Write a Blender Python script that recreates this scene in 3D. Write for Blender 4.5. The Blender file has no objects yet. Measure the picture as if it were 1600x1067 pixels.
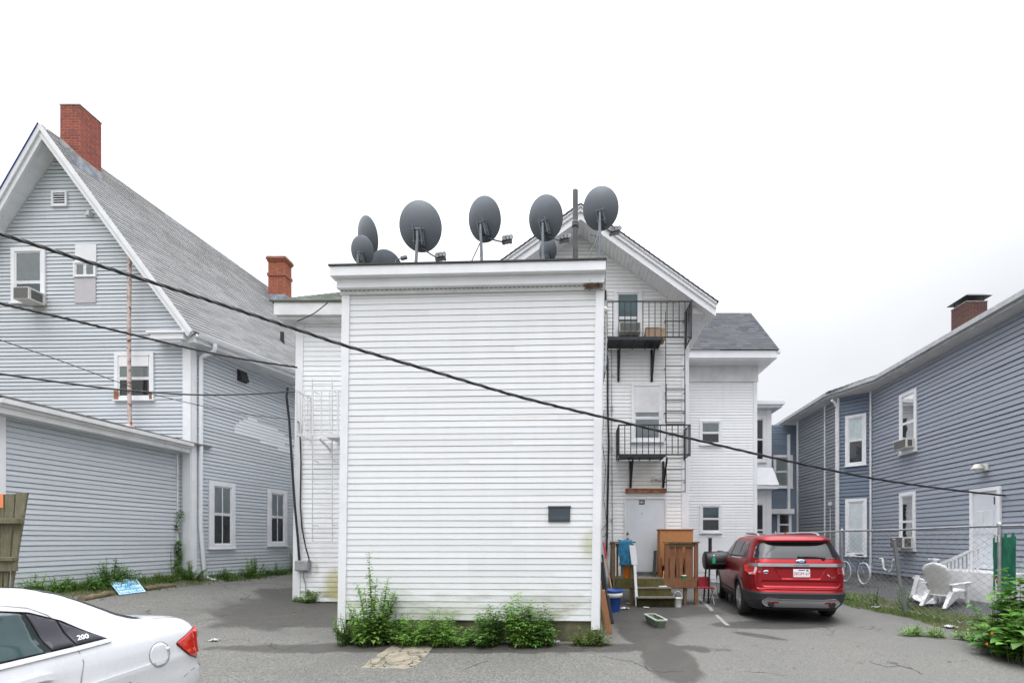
import bpy, bmesh, math, random
from mathutils import Vector, Matrix
V = Vector
R = random.Random(7)
col = bpy.context.scene.collection
F, CX, CY, CZ = 720.0, 900.0, 843.0, 1.64      # lens and eye height, measured from the photograph
PI = math.pi

def at(px, py, Y):
    return V(((px - CX) / F * Y, Y, CZ + (CY - py) / F * Y))
def lerp(a, b, t): return a + (b - a) * t
def sstep(a, b, x):
    t = min(1, max(0, (x - a) / (b - a))); return t * t * (3 - 2 * t)
def interp(pts, x):                            # smooth interpolation through control points
    if x <= pts[0][0]: return pts[0][1]
    for (a, u), (b, v) in zip(pts, pts[1:]):
        if x <= b: return u + (v - u) * (x - a) / (b - a)
    return pts[-1][1]

# ------------------------------------------------------------------ materials
class NT:
    def __init__(s, name):
        s.m = bpy.data.materials.new(name); s.m.use_nodes = True
        s.t = s.m.node_tree; s.t.nodes.clear()
        s.out = s.t.nodes.new('ShaderNodeOutputMaterial')
    def n(s, kind, **kw):
        nd = s.t.nodes.new(kind)
        for k, v in kw.items(): setattr(nd, k, v)
        return nd
    def set(s, sock, v):
        if v is None: return
        if isinstance(v, bpy.types.NodeSocket): s.t.links.new(v, sock)
        else:
            if hasattr(sock.default_value, '__len__'):
                if not hasattr(v, '__len__'): v = (v,) * len(sock.default_value)
                if len(sock.default_value) == 4 and len(v) == 3: v = (*v, 1)
            sock.default_value = v
    def math(s, op, a, b=None, c=None, clamp=False):
        nd = s.n('ShaderNodeMath', operation=op, use_clamp=clamp)
        for i, v in enumerate((a, b, c)): s.set(nd.inputs[i], v)
        return nd.outputs[0]
    def vmath(s, op, a, b=None):
        nd = s.n('ShaderNodeVectorMath', operation=op)
        s.set(nd.inputs[0], a); s.set(nd.inputs[1], b)
        return nd.outputs['Value'] if op in ('LENGTH', 'DISTANCE', 'DOT_PRODUCT') else nd.outputs[0]
    def mix(s, f, a, b, bt='MIX'):
        nd = s.n('ShaderNodeMix', data_type='RGBA', blend_type=bt)
        s.set(nd.inputs[0], f); s.set(nd.inputs[6], a); s.set(nd.inputs[7], b)
        return nd.outputs[2]
    def noise(s, vec, scale, detail=4, rough=.55, dist=0):
        nd = s.n('ShaderNodeTexNoise')
        s.set(nd.inputs['Vector'], vec); nd.inputs['Scale'].default_value = scale
        nd.inputs['Detail'].default_value = detail; nd.inputs['Roughness'].default_value = rough
        nd.inputs['Distortion'].default_value = dist
        return nd.outputs['Fac']
    def voro(s, vec, scale, feature='F1'):
        nd = s.n('ShaderNodeTexVoronoi', feature=feature)
        s.set(nd.inputs['Vector'], vec); nd.inputs['Scale'].default_value = scale
        return nd.outputs['Distance']
    def step(s, x, a, b):
        nd = s.n('ShaderNodeMapRange', interpolation_type='SMOOTHSTEP')
        s.set(nd.inputs[0], x); nd.inputs[1].default_value = a; nd.inputs[2].default_value = b
        return nd.outputs[0]
    def pos(s): return s.n('ShaderNodeNewGeometry').outputs['Position']
    def obj(s): return s.n('ShaderNodeTexCoord').outputs['Object']
    def uv(s): return s.n('ShaderNodeTexCoord').outputs['UV']
    def tint(s):
        a = s.n('ShaderNodeAttribute'); a.attribute_name = 'tint'; return a.outputs['Color']
    def scale(s, vec, k):
        return s.vmath('MULTIPLY', vec, k)
    def sep(s, v):
        nd = s.n('ShaderNodeSeparateXYZ'); s.set(nd.inputs[0], v); return nd.outputs
    def bump(s, h, dist, strength=1):
        nd = s.n('ShaderNodeBump'); s.set(nd.inputs['Height'], h)
        nd.inputs['Distance'].default_value = dist; nd.inputs['Strength'].default_value = strength
        return nd.outputs[0]
    def bsdf(s, c, rough=.6, metal=0, normal=None, spec=.5, coat=0, trans=0):
        p = s.n('ShaderNodeBsdfPrincipled')
        s.set(p.inputs['Base Color'], c); s.set(p.inputs['Roughness'], rough); s.set(p.inputs['Metallic'], metal)
        p.inputs['Specular IOR Level'].default_value = spec; p.inputs['Coat Weight'].default_value = coat
        p.inputs['Coat Roughness'].default_value = .04
        if normal is not None: s.set(p.inputs['Normal'], normal)
        return p.outputs[0]
    def done(s, sh): s.t.links.new(sh, s.out.inputs[0]); return s.m

def plain(name, c, rough=.6, metal=0, var=.18, scale=6, bump=.0, bscale=60, coat=0, spec=.5, tint=False, stretch=None):
    t = NT(name); o = t.obj()
    if stretch: o = t.scale(o, stretch)
    n1 = t.noise(o, scale, 5)
    dark = tuple(x * (1 - var) for x in c); lite = tuple(min(1, x * (1 + var)) for x in c)
    cc = t.mix(t.step(n1, .3, .7), dark, lite)
    if tint: cc = t.mix(1, cc, t.tint(), 'MULTIPLY')
    nm = t.bump(t.noise(o, bscale, 3), bump) if bump else None
    rr = t.math('ADD', t.math('MULTIPLY', n1, .2), rough - .1, clamp=True) if rough > .15 else rough
    return t.done(t.bsdf(cc, rr, metal, nm, spec, coat))

def siding_mat(name, c, algae=0, stain=None, grime=.12, rough=.5):
    t = NT(name); p = t.pos(); x, y, z = t.sep(p)
    base = t.mix(1, c, t.tint(), 'MULTIPLY')
    streak = t.noise(t.scale(p, (3, 3, .25)), 2.2, 5, .6)
    blot = t.noise(p, .9, 5, .6)
    g = t.math('MULTIPLY', t.step(t.math('ADD', t.math('MULTIPLY', streak, .6), t.math('MULTIPLY', blot, .5)), .45, .85), grime)
    base = t.mix(g, base, (.30, .29, .25))
    if algae:
        h = t.step(z, .3 + algae, .25)
        m = t.math('MULTIPLY', h, t.step(t.noise(t.scale(p, (.8, 1, 3.2)), 2.4, 6, .65), .42, .68))
        base = t.mix(t.math('MULTIPLY', m, .8), base, (.20, .23, .09))
        sp = t.math('MULTIPLY', t.step(z, .95, .3), t.step(t.noise(p, 14, 4, .7), .60, .74))
        base = t.mix(t.math('MULTIPLY', sp, .6), base, (.13, .13, .08))
    if stain:
        for (c0, r0, k, cc) in stain:
            d = t.vmath('LENGTH', t.vmath('DIVIDE', t.vmath('SUBTRACT', p, c0), r0))
            d = t.math('ADD', d, t.math('MULTIPLY', t.math('SUBTRACT', t.noise(p, 3.5, 5, .65), .5), 1.3))
            base = t.mix(t.math('MULTIPLY', t.step(d, 1.15, .0), k), base, cc)
    nm = t.bump(t.noise(t.scale(p, (1, 1, 6)), 9, 4), .0012)
    return t.done(t.bsdf(base, rough, 0, nm, .35))

def shingle_mat(name, c):
    t = NT(name); p = t.pos()
    cc = t.mix(1, c, t.tint(), 'MULTIPLY')
    gr = t.noise(p, 90, 3, .7); bl = t.noise(p, .7, 5, .6)
    cc = t.mix(t.step(gr, .35, .7), t.mix(1, cc, (.62, .62, .62), 'MULTIPLY'), t.mix(1, cc, (1.25, 1.25, 1.22), 'MULTIPLY'))
    cc = t.mix(t.math('MULTIPLY', t.step(bl, .4, .75), .35), cc, (.12, .12, .10))
    return t.done(t.bsdf(cc, .9, 0, t.bump(gr, .003), .2))

def brick_mat(name, c1, c2, mortar):
    t = NT(name); b = t.n('ShaderNodeTexBrick'); t.set(b.inputs['Vector'], t.uv())
    for k, v in (('Scale', 1.0), ('Mortar Size', .006), ('Mortar Smooth', .2), ('Brick Width', .21), ('Row Height', .072), ('Bias', -.1)):
        b.inputs[k].default_value = v
    t.set(b.inputs['Color1'], c1); t.set(b.inputs['Color2'], c2); t.set(b.inputs['Mortar'], mortar)
    n1 = t.noise(t.pos(), 5, 5)
    cc = t.mix(t.math('MULTIPLY', t.step(n1, .45, .75), .5), b.outputs[0], (.10, .06, .05))
    h = t.math('ADD', t.math('MULTIPLY', b.outputs['Fac'], -1), t.math('MULTIPLY', t.noise(t.pos(), 60, 3), .3))
    return t.done(t.bsdf(cc, .9, 0, t.bump(h, .006), .2))

def glass_mat(name, tintc=(.92, .95, .95), rough=.02, boost=0.0):
    t = NT(name)
    tr = t.n('ShaderNodeBsdfTransparent'); t.set(tr.inputs[0], tintc)
    gl = t.n('ShaderNodeBsdfGlossy'); gl.inputs['Roughness'].default_value = rough
    t.set(gl.inputs['Normal'], t.bump(t.noise(t.pos(), 3, 2), .002))
    fr = t.n('ShaderNodeFresnel'); fr.inputs[0].default_value = 1.52
    mx = t.n('ShaderNodeMixShader')
    t.set(mx.inputs[0], t.math('ADD', t.math('MULTIPLY', fr.outputs[0], 1.6), boost, clamp=True))
    t.t.links.new(tr.outputs[0], mx.inputs[1]); t.t.links.new(gl.outputs[0], mx.inputs[2])
    return t.done(mx.outputs[0])

def leaf_mat(name, c, trans=.35):
    t = NT(name)
    cc = t.mix(1, c, t.tint(), 'MULTIPLY')
    p = t.n('ShaderNodeBsdfPrincipled'); t.set(p.inputs['Base Color'], cc); p.inputs['Roughness'].default_value = .5
    tl = t.n('ShaderNodeBsdfTranslucent'); t.set(tl.inputs[0], t.mix(1, cc, (1.25, 1.35, .6), 'MULTIPLY'))
    mx = t.n('ShaderNodeMixShader'); mx.inputs[0].default_value = trans
    t.t.links.new(p.outputs[0], mx.inputs[1]); t.t.links.new(tl.outputs[0], mx.inputs[2])
    return t.done(mx.outputs[0])

def wood_mat(name, c, c2, moss=None, mossk=.5, rough=.8, axis=(9, 9, 1.2)):
    t = NT(name); p = t.pos()
    g = t.noise(t.scale(p, axis), 5, 6, .65, .6)
    cc = t.mix(t.step(g, .3, .7), c, c2)
    cc = t.mix(1, cc, t.tint(), 'MULTIPLY')
    if moss:
        cc = t.mix(t.math('MULTIPLY', t.step(t.noise(p, 4.5, 6, .7), .42, .66), mossk), cc, moss)
    return t.done(t.bsdf(cc, rough, 0, t.bump(g, .004), .25))

def rust_mat(name, base, amt=.5, rough=.55, metal=.0):
    t = NT(name); p = t.pos(); n = t.noise(p, 9, 6, .7)
    cc = t.mix(t.step(n, .62 - .3 * amt, .72 - .2 * amt), base, t.mix(t.noise(p, 40, 3), (.30, .09, .03), (.12, .05, .03)))
    return t.done(t.bsdf(cc, rough, metal, t.bump(n, .002), .3))

M = {}
M['box'] = siding_mat('white_vinyl', (.72, .73, .74), algae=.75, grime=.10,
      stain=[((.2, 7.4, 1.55), (.16, .5, .42), .55, (.30, .33, .10)), ((-2.2, 7.5, .45), (1.0, .5, .25), .45, (.30, .31, .20)), ((-.4, 7.5, .62), (.9, .5, .2), .4, (.25, .26, .15)), ((-.9, 7.5, 3.62), (.9, .5, .018), .45, (.50, .36, .22)), ((-2.6, 7.5, 4.13), (.6, .5, .016), .35, (.45, .35, .25)), ((-2.9, 7.5, 1.33), (1.1, .5, .02), .3, (.40, .38, .33)), ((-1.2, 7.5, 2.65), (1.3, .5, .014), .3, (.42, .38, .30))])
M['white'] = siding_mat('white_aged_vinyl', (.80, .81, .825), algae=.35, grime=.12,
      stain=[((-6.15, 11.9, .42), (.5, .6, .62), .8, (.42, .38, .12)), ((-6.7, 11.9, .9), (.12, .5, .25), .5, (.3, .28, .1)), ((1.6, 12.7, 2.95), (.6, .5, .12), .5, (.45, .28, .12))])
M['door_wall'] = siding_mat('cream_white_vinyl', (.82, .825, .82), grime=.14, stain=[((1.9, 12.67, 3.3), (.8, .6, .5), .35, (.55, .47, .34))])
M['gray'] = siding_mat('pale_gray_clapboard', (.535, .57, .605), algae=.0, grime=.10)
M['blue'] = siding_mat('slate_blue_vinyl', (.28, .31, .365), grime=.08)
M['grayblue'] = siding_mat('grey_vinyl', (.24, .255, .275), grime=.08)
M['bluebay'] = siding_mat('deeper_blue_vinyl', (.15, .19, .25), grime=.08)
M['trim'] = plain('white_trim_paint', (.74, .75, .77), .45, var=.04, scale=3)
M['trimold'] = plain('weathered_white_trim', (.66, .66, .66), .55, var=.10, scale=2.5)
M['grayboard'] = plain('grey_painted_board', (.42, .43, .44), .6, var=.12)
M['soffit'] = siding_mat('soffit_vinyl', (.84, .85, .87), grime=.08)
M['roofgray'] = shingle_mat('light_gray_shingle', (.28, .28, .285))
M['roofdark'] = shingle_mat('charcoal_shingle', (.105, .11, .125))
M['roofgreen'] = shingle_mat('green_gray_shingle', (.17, .19, .16))
M['flatroof'] = plain('black_roll_roofing', (.05, .05, .05), .8)
M['brick'] = brick_mat('red_brick', (.34, .085, .055), (.26, .06, .045), (.30, .24, .21))
M['brickor'] = brick_mat('orange_brick', (.36, .10, .05), (.28, .075, .04), (.33, .23, .18))
M['brickdk'] = brick_mat('dark_brick', (.12, .055, .045), (.075, .04, .04), (.14, .12, .11))
M['mortar'] = plain('grey_mortar', (.33, .31, .29), .9, var=.3, bump=.004)
M['lead'] = plain('lead_flashing', (.26, .29, .33), .5, .3, var=.3)
M['concrete'] = plain('mossy_concrete', (.12, .115, .065), .9, var=.45, scale=3, bump=.006, bscale=25)
M['foundation'] = plain('grey_foundation', (.20, .20, .20), .9, var=.25, scale=2, bump=.004)
M['glass'] = glass_mat('window_glass')
M['glassdk'] = glass_mat('car_glass', (.28, .36, .36), .02, .03)
M['room'] = plain('dark_room', (.045, .045, .05), .8, var=.4, scale=2)
M['roomteal'] = plain('teal_room', (.10, .22, .26), .7, var=.3, scale=2)
M['blind'] = plain('pale_window_shade', (.66, .72, .74), .7, var=.06)
M['shade'] = plain('white_window_shade', (.78, .80, .82), .7, var=.05)
M['screen'] = plain('insect_screen', (.10, .10, .11), .75, var=.15, scale=20)
M['panelgray'] = plain('grey_plywood_panel', (.47, .45, .48), .75, var=.05)
M['black'] = plain('black_iron', (.018, .02, .023), .45, .2, var=.4)
M['cable'] = plain('black_cable_jacket', (.015, .015, .017), .5, var=.3)
M['whiteiron'] = rust_mat('white_painted_iron', (.66, .66, .66), .08)
M['rustpipe'] = rust_mat('rusty_pipe', (.56, .46, .42), .42)
M['rust'] = rust_mat('rusted_steel', (.34, .17, .08), .7)
M['dish'] = plain('grey_dish_paint', (.115, .132, .152), .42, .1, var=.06, scale=3)
M['galv'] = plain('galvanised_steel', (.33, .35, .37), .42, .6, var=.15)
M['galvdk'] = plain('dull_zinc', (.16, .18, .20), .5, .4, var=.25)
M['pipe'] = plain('grey_iron_pipe', (.09, .09, .095), .6, .2, var=.3)
M['acwhite'] = plain('beige_plastic', (.58, .57, .53), .5, var=.06)
M['acgrille'] = plain('dark_grille', (.10, .10, .095), .6, var=.4, scale=50)
M['utility'] = plain('grey_utility_box', (.30, .31, .32), .5, .2)
M['red'] = plain('red_car_paint', (.29, .0045, .010), .33, .58, var=.02, coat=.35, spec=.3)
M['whitecar'] = plain('white_car_paint', (.69, .70, .725), .28, 0, var=.01, coat=.8)
M['cladding'] = plain('dark_plastic_cladding', (.022, .024, .027), .55, var=.15, scale=30)
M['gloss'] = plain('gloss_black', (.012, .012, .014), .12, var=.1)
M['applique'] = plain('dark_grey_panel', (.055, .055, .065), .25, var=.05)
M['silver'] = plain('satin_silver_plastic', (.42, .43, .45), .35, .5, var=.04)
M['carglass'] = plain('tinted_car_window', (.03, .06, .065), .05, var=.3, scale=2, coat=1)
M['doorgap'] = plain('panel_gap', (.26, .26, .27), .7, var=.05)
M['handledk'] = plain('handle_recess', (.62, .63, .65), .4, var=.02)
M['brightmetal'] = plain('polished_aluminium', (.78, .79, .80), .25, .6, var=.02)
M['dullchrome'] = plain('brushed_chrome', (.42, .43, .44), .15, 1, var=.05)
M['wire'] = plain('zinc_wire', (.42, .43, .45), .5, .1, var=.1)
M['darkred'] = plain('dark_red_canvas', (.30, .012, .03), .7, var=.15)
M['chrome'] = plain('chrome', (.75, .76, .77), .08, 1, var=.02)
M['rubber'] = plain('tyre_rubber', (.018, .018, .019), .8, var=.25, scale=20)
M['lamp'] = plain('red_lamp_lens', (.62, .012, .012), .1, 0, var=.12, scale=9, coat=1)
M['lampdk'] = plain('dark_red_lamp_lens', (.30, .006, .010), .1, 0, var=.12, scale=9, coat=1)
M['lampwhite'] = plain('clear_lamp_lens', (.70, .68, .68), .1, 0, var=.08, coat=1)
M['plate'] = plain('white_plate', (.78, .78, .80), .4, var=.03)
M['redink'] = plain('red_ink', (.50, .03, .05), .5, var=.05)
M['blueink'] = plain('blue_ink', (.04, .07, .30), .4, var=.05)
M['whiteink'] = plain('white_ink', (.82, .84, .86), .5, var=.04)
M['emblem'] = plain('blue_emblem', (.02, .04, .16), .2, var=.05, coat=1)
M['blueplastic'] = plain('blue_plastic', (.02, .07, .30), .4, var=.12)
M['bluesign'] = plain('faded_blue_sign', (.10, .36, .58), .5, var=.2, scale=6)
M['towel'] = plain('blue_towel', (.03, .17, .30), .95, var=.25, scale=12, bump=.006, bscale=90)
M['orange'] = plain('orange_plastic', (.78, .22, .01), .45, var=.1)
M['redplastic'] = plain('red_plastic', (.55, .02, .04), .4, var=.1)
M['greenplastic'] = plain('green_plastic', (.02, .28, .10), .45, var=.15)
M['greenslat'] = plain('green_privacy_slat', (.012, .125, .075), .5, var=.25, scale=5)
M['planter'] = plain('weathered_green_planter', (.16, .20, .14), .7, var=.3, scale=12)
M['rim'] = plain('pale_rim', (.40, .44, .39), .6, var=.1)
M['litter'] = plain('crumpled_paper', (.52, .52, .51), .8, var=.1, scale=20)
M['whiteplastic'] = plain('white_chair_plastic', (.68, .68, .69), .45, var=.06)
M['whitebin'] = plain('white_bucket_plastic', (.66, .66, .64), .5, var=.1)
M['stoop'] = wood_mat('mossy_stoop_wood', (.085, .075, .028), (.13, .115, .05), (.06, .065, .012), .7)
M['stoopred'] = wood_mat('reddish_stoop_wood', (.19, .085, .045), (.27, .13, .075), (.09, .08, .03), .3)
M['stooprail'] = wood_mat('weathered_rail_wood', (.15, .105, .055), (.21, .15, .09), (.08, .08, .025), .5)
M['deck'] = wood_mat('grey_deck_wood', (.15, .135, .11), (.22, .20, .17), (.09, .09, .04), .5, axis=(1.2, 9, 9))
M['cabinet'] = wood_mat('orange_fibreboard', (.42, .185, .075), (.47, .215, .09), None, axis=(2, 2, 2))
M['cabinetdk'] = wood_mat('brown_cabinet_wood', (.22, .08, .035), (.30, .12, .05))
M['lightwood'] = wood_mat('raw_pine', (.50, .32, .17), (.60, .40, .24))
M['orangeboard'] = wood_mat('orange_brown_board', (.42, .20, .10), (.50, .27, .15))
M['fencewood'] = wood_mat('old_grey_fence_wood', (.115, .105, .075), (.20, .18, .125), (.11, .12, .04), .5)
M['curblog'] = wood_mat('rotting_timber', (.12, .09, .055), (.20, .155, .10), (.07, .085, .025), .6, axis=(2, 9, 9))
M['card'] = plain('cardboard', (.36, .25, .17), .85, var=.12)
M['leafA'] = leaf_mat('weed_leaf', (.17, .33, .07))
M['leafB'] = leaf_mat('dark_weed_leaf', (.115, .24, .055))
M['leafC'] = leaf_mat('broad_leaf', (.11, .26, .05))
M['leafY'] = leaf_mat('yellow_green_leaf', (.12, .19, .035))
M['grass'] = leaf_mat('grass_blade', (.105, .19, .04))
M['stem'] = plain('green_stem', (.10, .13, .05), .7, var=.3)
M['drystem'] = plain('dry_stem', (.22, .14, .08), .8, var=.3)
M['flower'] = plain('orange_flower', (.65, .12, .02), .6, var=.2)
M['paint'] = plain('worn_white_paint', (.27, .27, .265), .8, var=.35, scale=12)

# ------------------------------------------------------------------ mesh builder
OFF = {}
class MB:
    def __init__(s): s.v = []; s.f = []; s.m = []; s.c = []; s.sm = []
    def face(s, pts, m=0, c=1.0, smooth=False):
        b = len(s.v); s.v.extend([tuple(p) for p in pts]); s.f.append(list(range(b, b + len(pts)))); s.m.append(m); s.c.append(c); s.sm.append(smooth)
    def grid(s, rows, m=0, c=1.0, closed=False, smooth=True, skip=None):
        b = len(s.v); n = len(rows[0])
        for r in rows: s.v.extend([tuple(p) for p in r])
        for i in range(len(rows) - 1):
            for j in range(n if closed else n - 1):
                k = (j + 1) % n
                f = [b + i * n + j, b + i * n + k, b + (i + 1) * n + k, b + (i + 1) * n + j]
                if skip and skip([s.v[q] for q in f]): continue
                s.f.append(f); s.m.append(m); s.c.append(c); s.sm.append(smooth)
    def hexa(s, p, m=0, c=1.0):                # 8 corners: bottom 0-3, top 4-7
        b = len(s.v); s.v.extend([tuple(q) for q in p])
        for f in ((3, 2, 1, 0), (4, 5, 6, 7), (0, 1, 5, 4), (1, 2, 6, 5), (2, 3, 7, 6), (3, 0, 4, 7)):
            s.f.append([b + i for i in f]); s.m.append(m); s.c.append(c); s.sm.append(False)
    def box(s, lo, hi, m=0, c=1.0):
        (a, b_, c0), (d, e, f) = lo, hi
        s.hexa([(a, b_, c0), (d, b_, c0), (d, e, c0), (a, e, c0), (a, b_, f), (d, b_, f), (d, e, f), (a, e, f)], m, c)
    def bar(s, p0, p1, a, b, m=0, c=1.0):      # prism from p0 to p1, half extents a and b (vectors)
        p0, p1, a, b = V(p0), V(p1), V(a), V(b)
        s.hexa([p0 - a - b, p0 + a - b, p0 + a + b, p0 - a + b, p1 - a - b, p1 + a - b, p1 + a + b, p1 - a + b], m, c)
    def stick(s, p0, p1, w, d=None, m=0, c=1.0):
        p0, p1 = V(p0), V(p1); t = (p1 - p0).normalized()
        a = t.cross(V((0, 1, 0)) if abs(t.y) < .9 else V((1, 0, 0))).normalized(); b = t.cross(a)
        s.bar(p0, p1, a * w / 2, b * (d or w) / 2, m, c)
    def tube(s, pts, r, n=8, m=0, c=1.0, caps=True, r1=None):
        pts = [V(p) for p in pts]; rows = []; up = None
        for i, p in enumerate(pts):
            t = (pts[min(i + 1, len(pts) - 1)] - pts[max(i - 1, 0)]).normalized()
            if up is None: up = t.orthogonal().normalized()
            a = (up - t * up.dot(t)).normalized(); up = a; b = t.cross(a)
            rr = r if r1 is None else lerp(r, r1, i / (len(pts) - 1))
            rows.append([p + (a * math.cos(2 * PI * k / n) + b * math.sin(2 * PI * k / n)) * rr for k in range(n)])
        s.grid(rows, m, c, closed=True)
        if caps: s.face(rows[0][::-1], m, c); s.face(rows[-1], m, c)
    def lathe(s, prof, M4, n=20, m=0, c=1.0, smooth=True):
        rows = [[M4 @ V((r * math.cos(2 * PI * k / n), r * math.sin(2 * PI * k / n), h)) for k in range(n)] for r, h in prof]
        s.grid(rows, m, c, closed=True, smooth=smooth)
        if prof[0][0] > 1e-4: s.face(rows[0][::-1], m, c)
        if prof[-1][0] > 1e-4: s.face(rows[-1], m, c)
    def build(s, name, mats, parent=None, local=False, bevel=0, shadow=True):
        if not isinstance(mats, (list, tuple)): mats = [mats]
        off = OFF.get(parent, V((0, 0, 0))) if parent else V((0, 0, 0))
        me = bpy.data.meshes.new(name)
        vs = s.v if local or off.length == 0 else [(x - off.x, y - off.y, z - off.z) for x, y, z in s.v]
        me.from_pydata(vs, [], s.f)
        for mm in mats: me.materials.append(M[mm] if isinstance(mm, str) else mm)
        me.polygons.foreach_set('material_index', s.m); me.polygons.foreach_set('use_smooth', s.sm)
        ca = me.color_attributes.new('tint', 'FLOAT_COLOR', 'CORNER'); uv = me.uv_layers.new(name='UVMap')
        cols = []; uvs = []
        for p, c in zip(me.polygons, s.c):
            nrm = p.normal; t = V((0, 0, 1)).cross(nrm)
            t = t.normalized() if t.length > .05 else V((1, 0, 0)); b = nrm.cross(t)
            cc = (c, c, c, 1) if not hasattr(c, '__len__') else (*c, 1)
            for vi in p.vertices:
                cols.extend(cc); q = V(vs[vi]); uvs.extend((q.dot(t), q.dot(b)))
        ca.data.foreach_set('color', cols); uv.data.foreach_set('uv', uvs)
        me.update()
        o = bpy.data.objects.new(name, me); col.objects.link(o)
        if parent: o.parent = parent; OFF[o] = off
        if bevel:
            md = o.modifiers.new('bevel', 'BEVEL'); md.width = bevel; md.segments = 2; md.limit_method = 'ANGLE'; md.angle_limit = .7
        return o

def tag(o, label=None, cat=None, group=None, kind=None):
    if label: o['label'] = label
    if cat: o['category'] = cat
    if group: o['group'] = group
    if kind: o['kind'] = kind
    return o
def thing(name, label, cat, loc=(0, 0, 0), group=None, rot=None):
    o = bpy.data.objects.new(name, None); col.objects.link(o); o.location = loc; o.empty_display_size = .2
    if rot is not None: o.rotation_euler = (0, 0, rot); OFF[o] = V((0, 0, 0))
    else: OFF[o] = V(loc)
    return tag(o, label, cat, group)
def copy_tree(o, parent=None):
    c = o.copy(); col.objects.link(c)
    if parent: c.parent = parent; c.matrix_parent_inverse = o.matrix_parent_inverse
    for ch in list(o.children): copy_tree(ch, c)
    return c
def text(parent, name, body, size, mtx, mat, extrude=.002, local=True, shear=0, align='CENTER'):
    cu = bpy.data.curves.new(name, 'FONT'); cu.body = body; cu.size = size; cu.extrude = extrude; cu.align_x = align; cu.align_y = 'CENTER'; cu.shear = shear
    ob = bpy.data.objects.new('tmp', cu); col.objects.link(ob)
    dg = bpy.context.evaluated_depsgraph_get(); me = bpy.data.meshes.new_from_object(ob.evaluated_get(dg))
    bpy.data.objects.remove(ob); me.transform(mtx); me.materials.clear(); me.materials.append(M[mat]); me.name = name
    o = bpy.data.objects.new(name, me); col.objects.link(o); o.parent = parent; OFF[o] = OFF.get(parent, V((0, 0, 0)))
    if not local: me.transform(Matrix.Translation(-OFF[o]))
    return o

class Frame:                                   # a wall plane: origin, along, up, outward
    def __init__(s, O, e, n, v=(0, 0, 1)):
        s.O, s.e, s.n, s.v = V(O), V(e).normalized(), V(n).normalized(), V(v)
    def p(s, a, z, d=0): return s.O + s.e * a + s.v * z + s.n * d
    def hit(s, px, py):                        # where a sight line meets the plane, as (along, up)
        d = V(((px - CX) / F, 1, (CY - py) / F)); o = V((0, 0, CZ)); nn = s.e.cross(s.v)
        q = o + d * ((s.O - o).dot(nn) / d.dot(nn)) - s.O
        return (q.dot(s.e) - (s.v.dot(s.e)) * (q.z / s.v.z if s.v.z else 0), q.z / s.v.z if s.v.z else 0)
    def rect(s, x0, y0, x1, y1):
        a, b = s.hit(x0, y0), s.hit(x1, y1); c, d = s.hit(x0, y1), s.hit(x1, y0)
        return (a[0] + c[0]) / 2, (b[1] + c[1]) / 2, (b[0] + d[0]) / 2, (a[1] + d[1]) / 2
    def box(s, mb, a0, a1, z0, z1, d0, d1, m=0, c=1.0):
        mb.hexa([s.p(a0, z0, d1), s.p(a1, z0, d1), s.p(a1, z0, d0), s.p(a0, z0, d0), s.p(a0, z1, d1), s.p(a1, z1, d1), s.p(a1, z1, d0), s.p(a0, z1, d0)], m, c)

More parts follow.
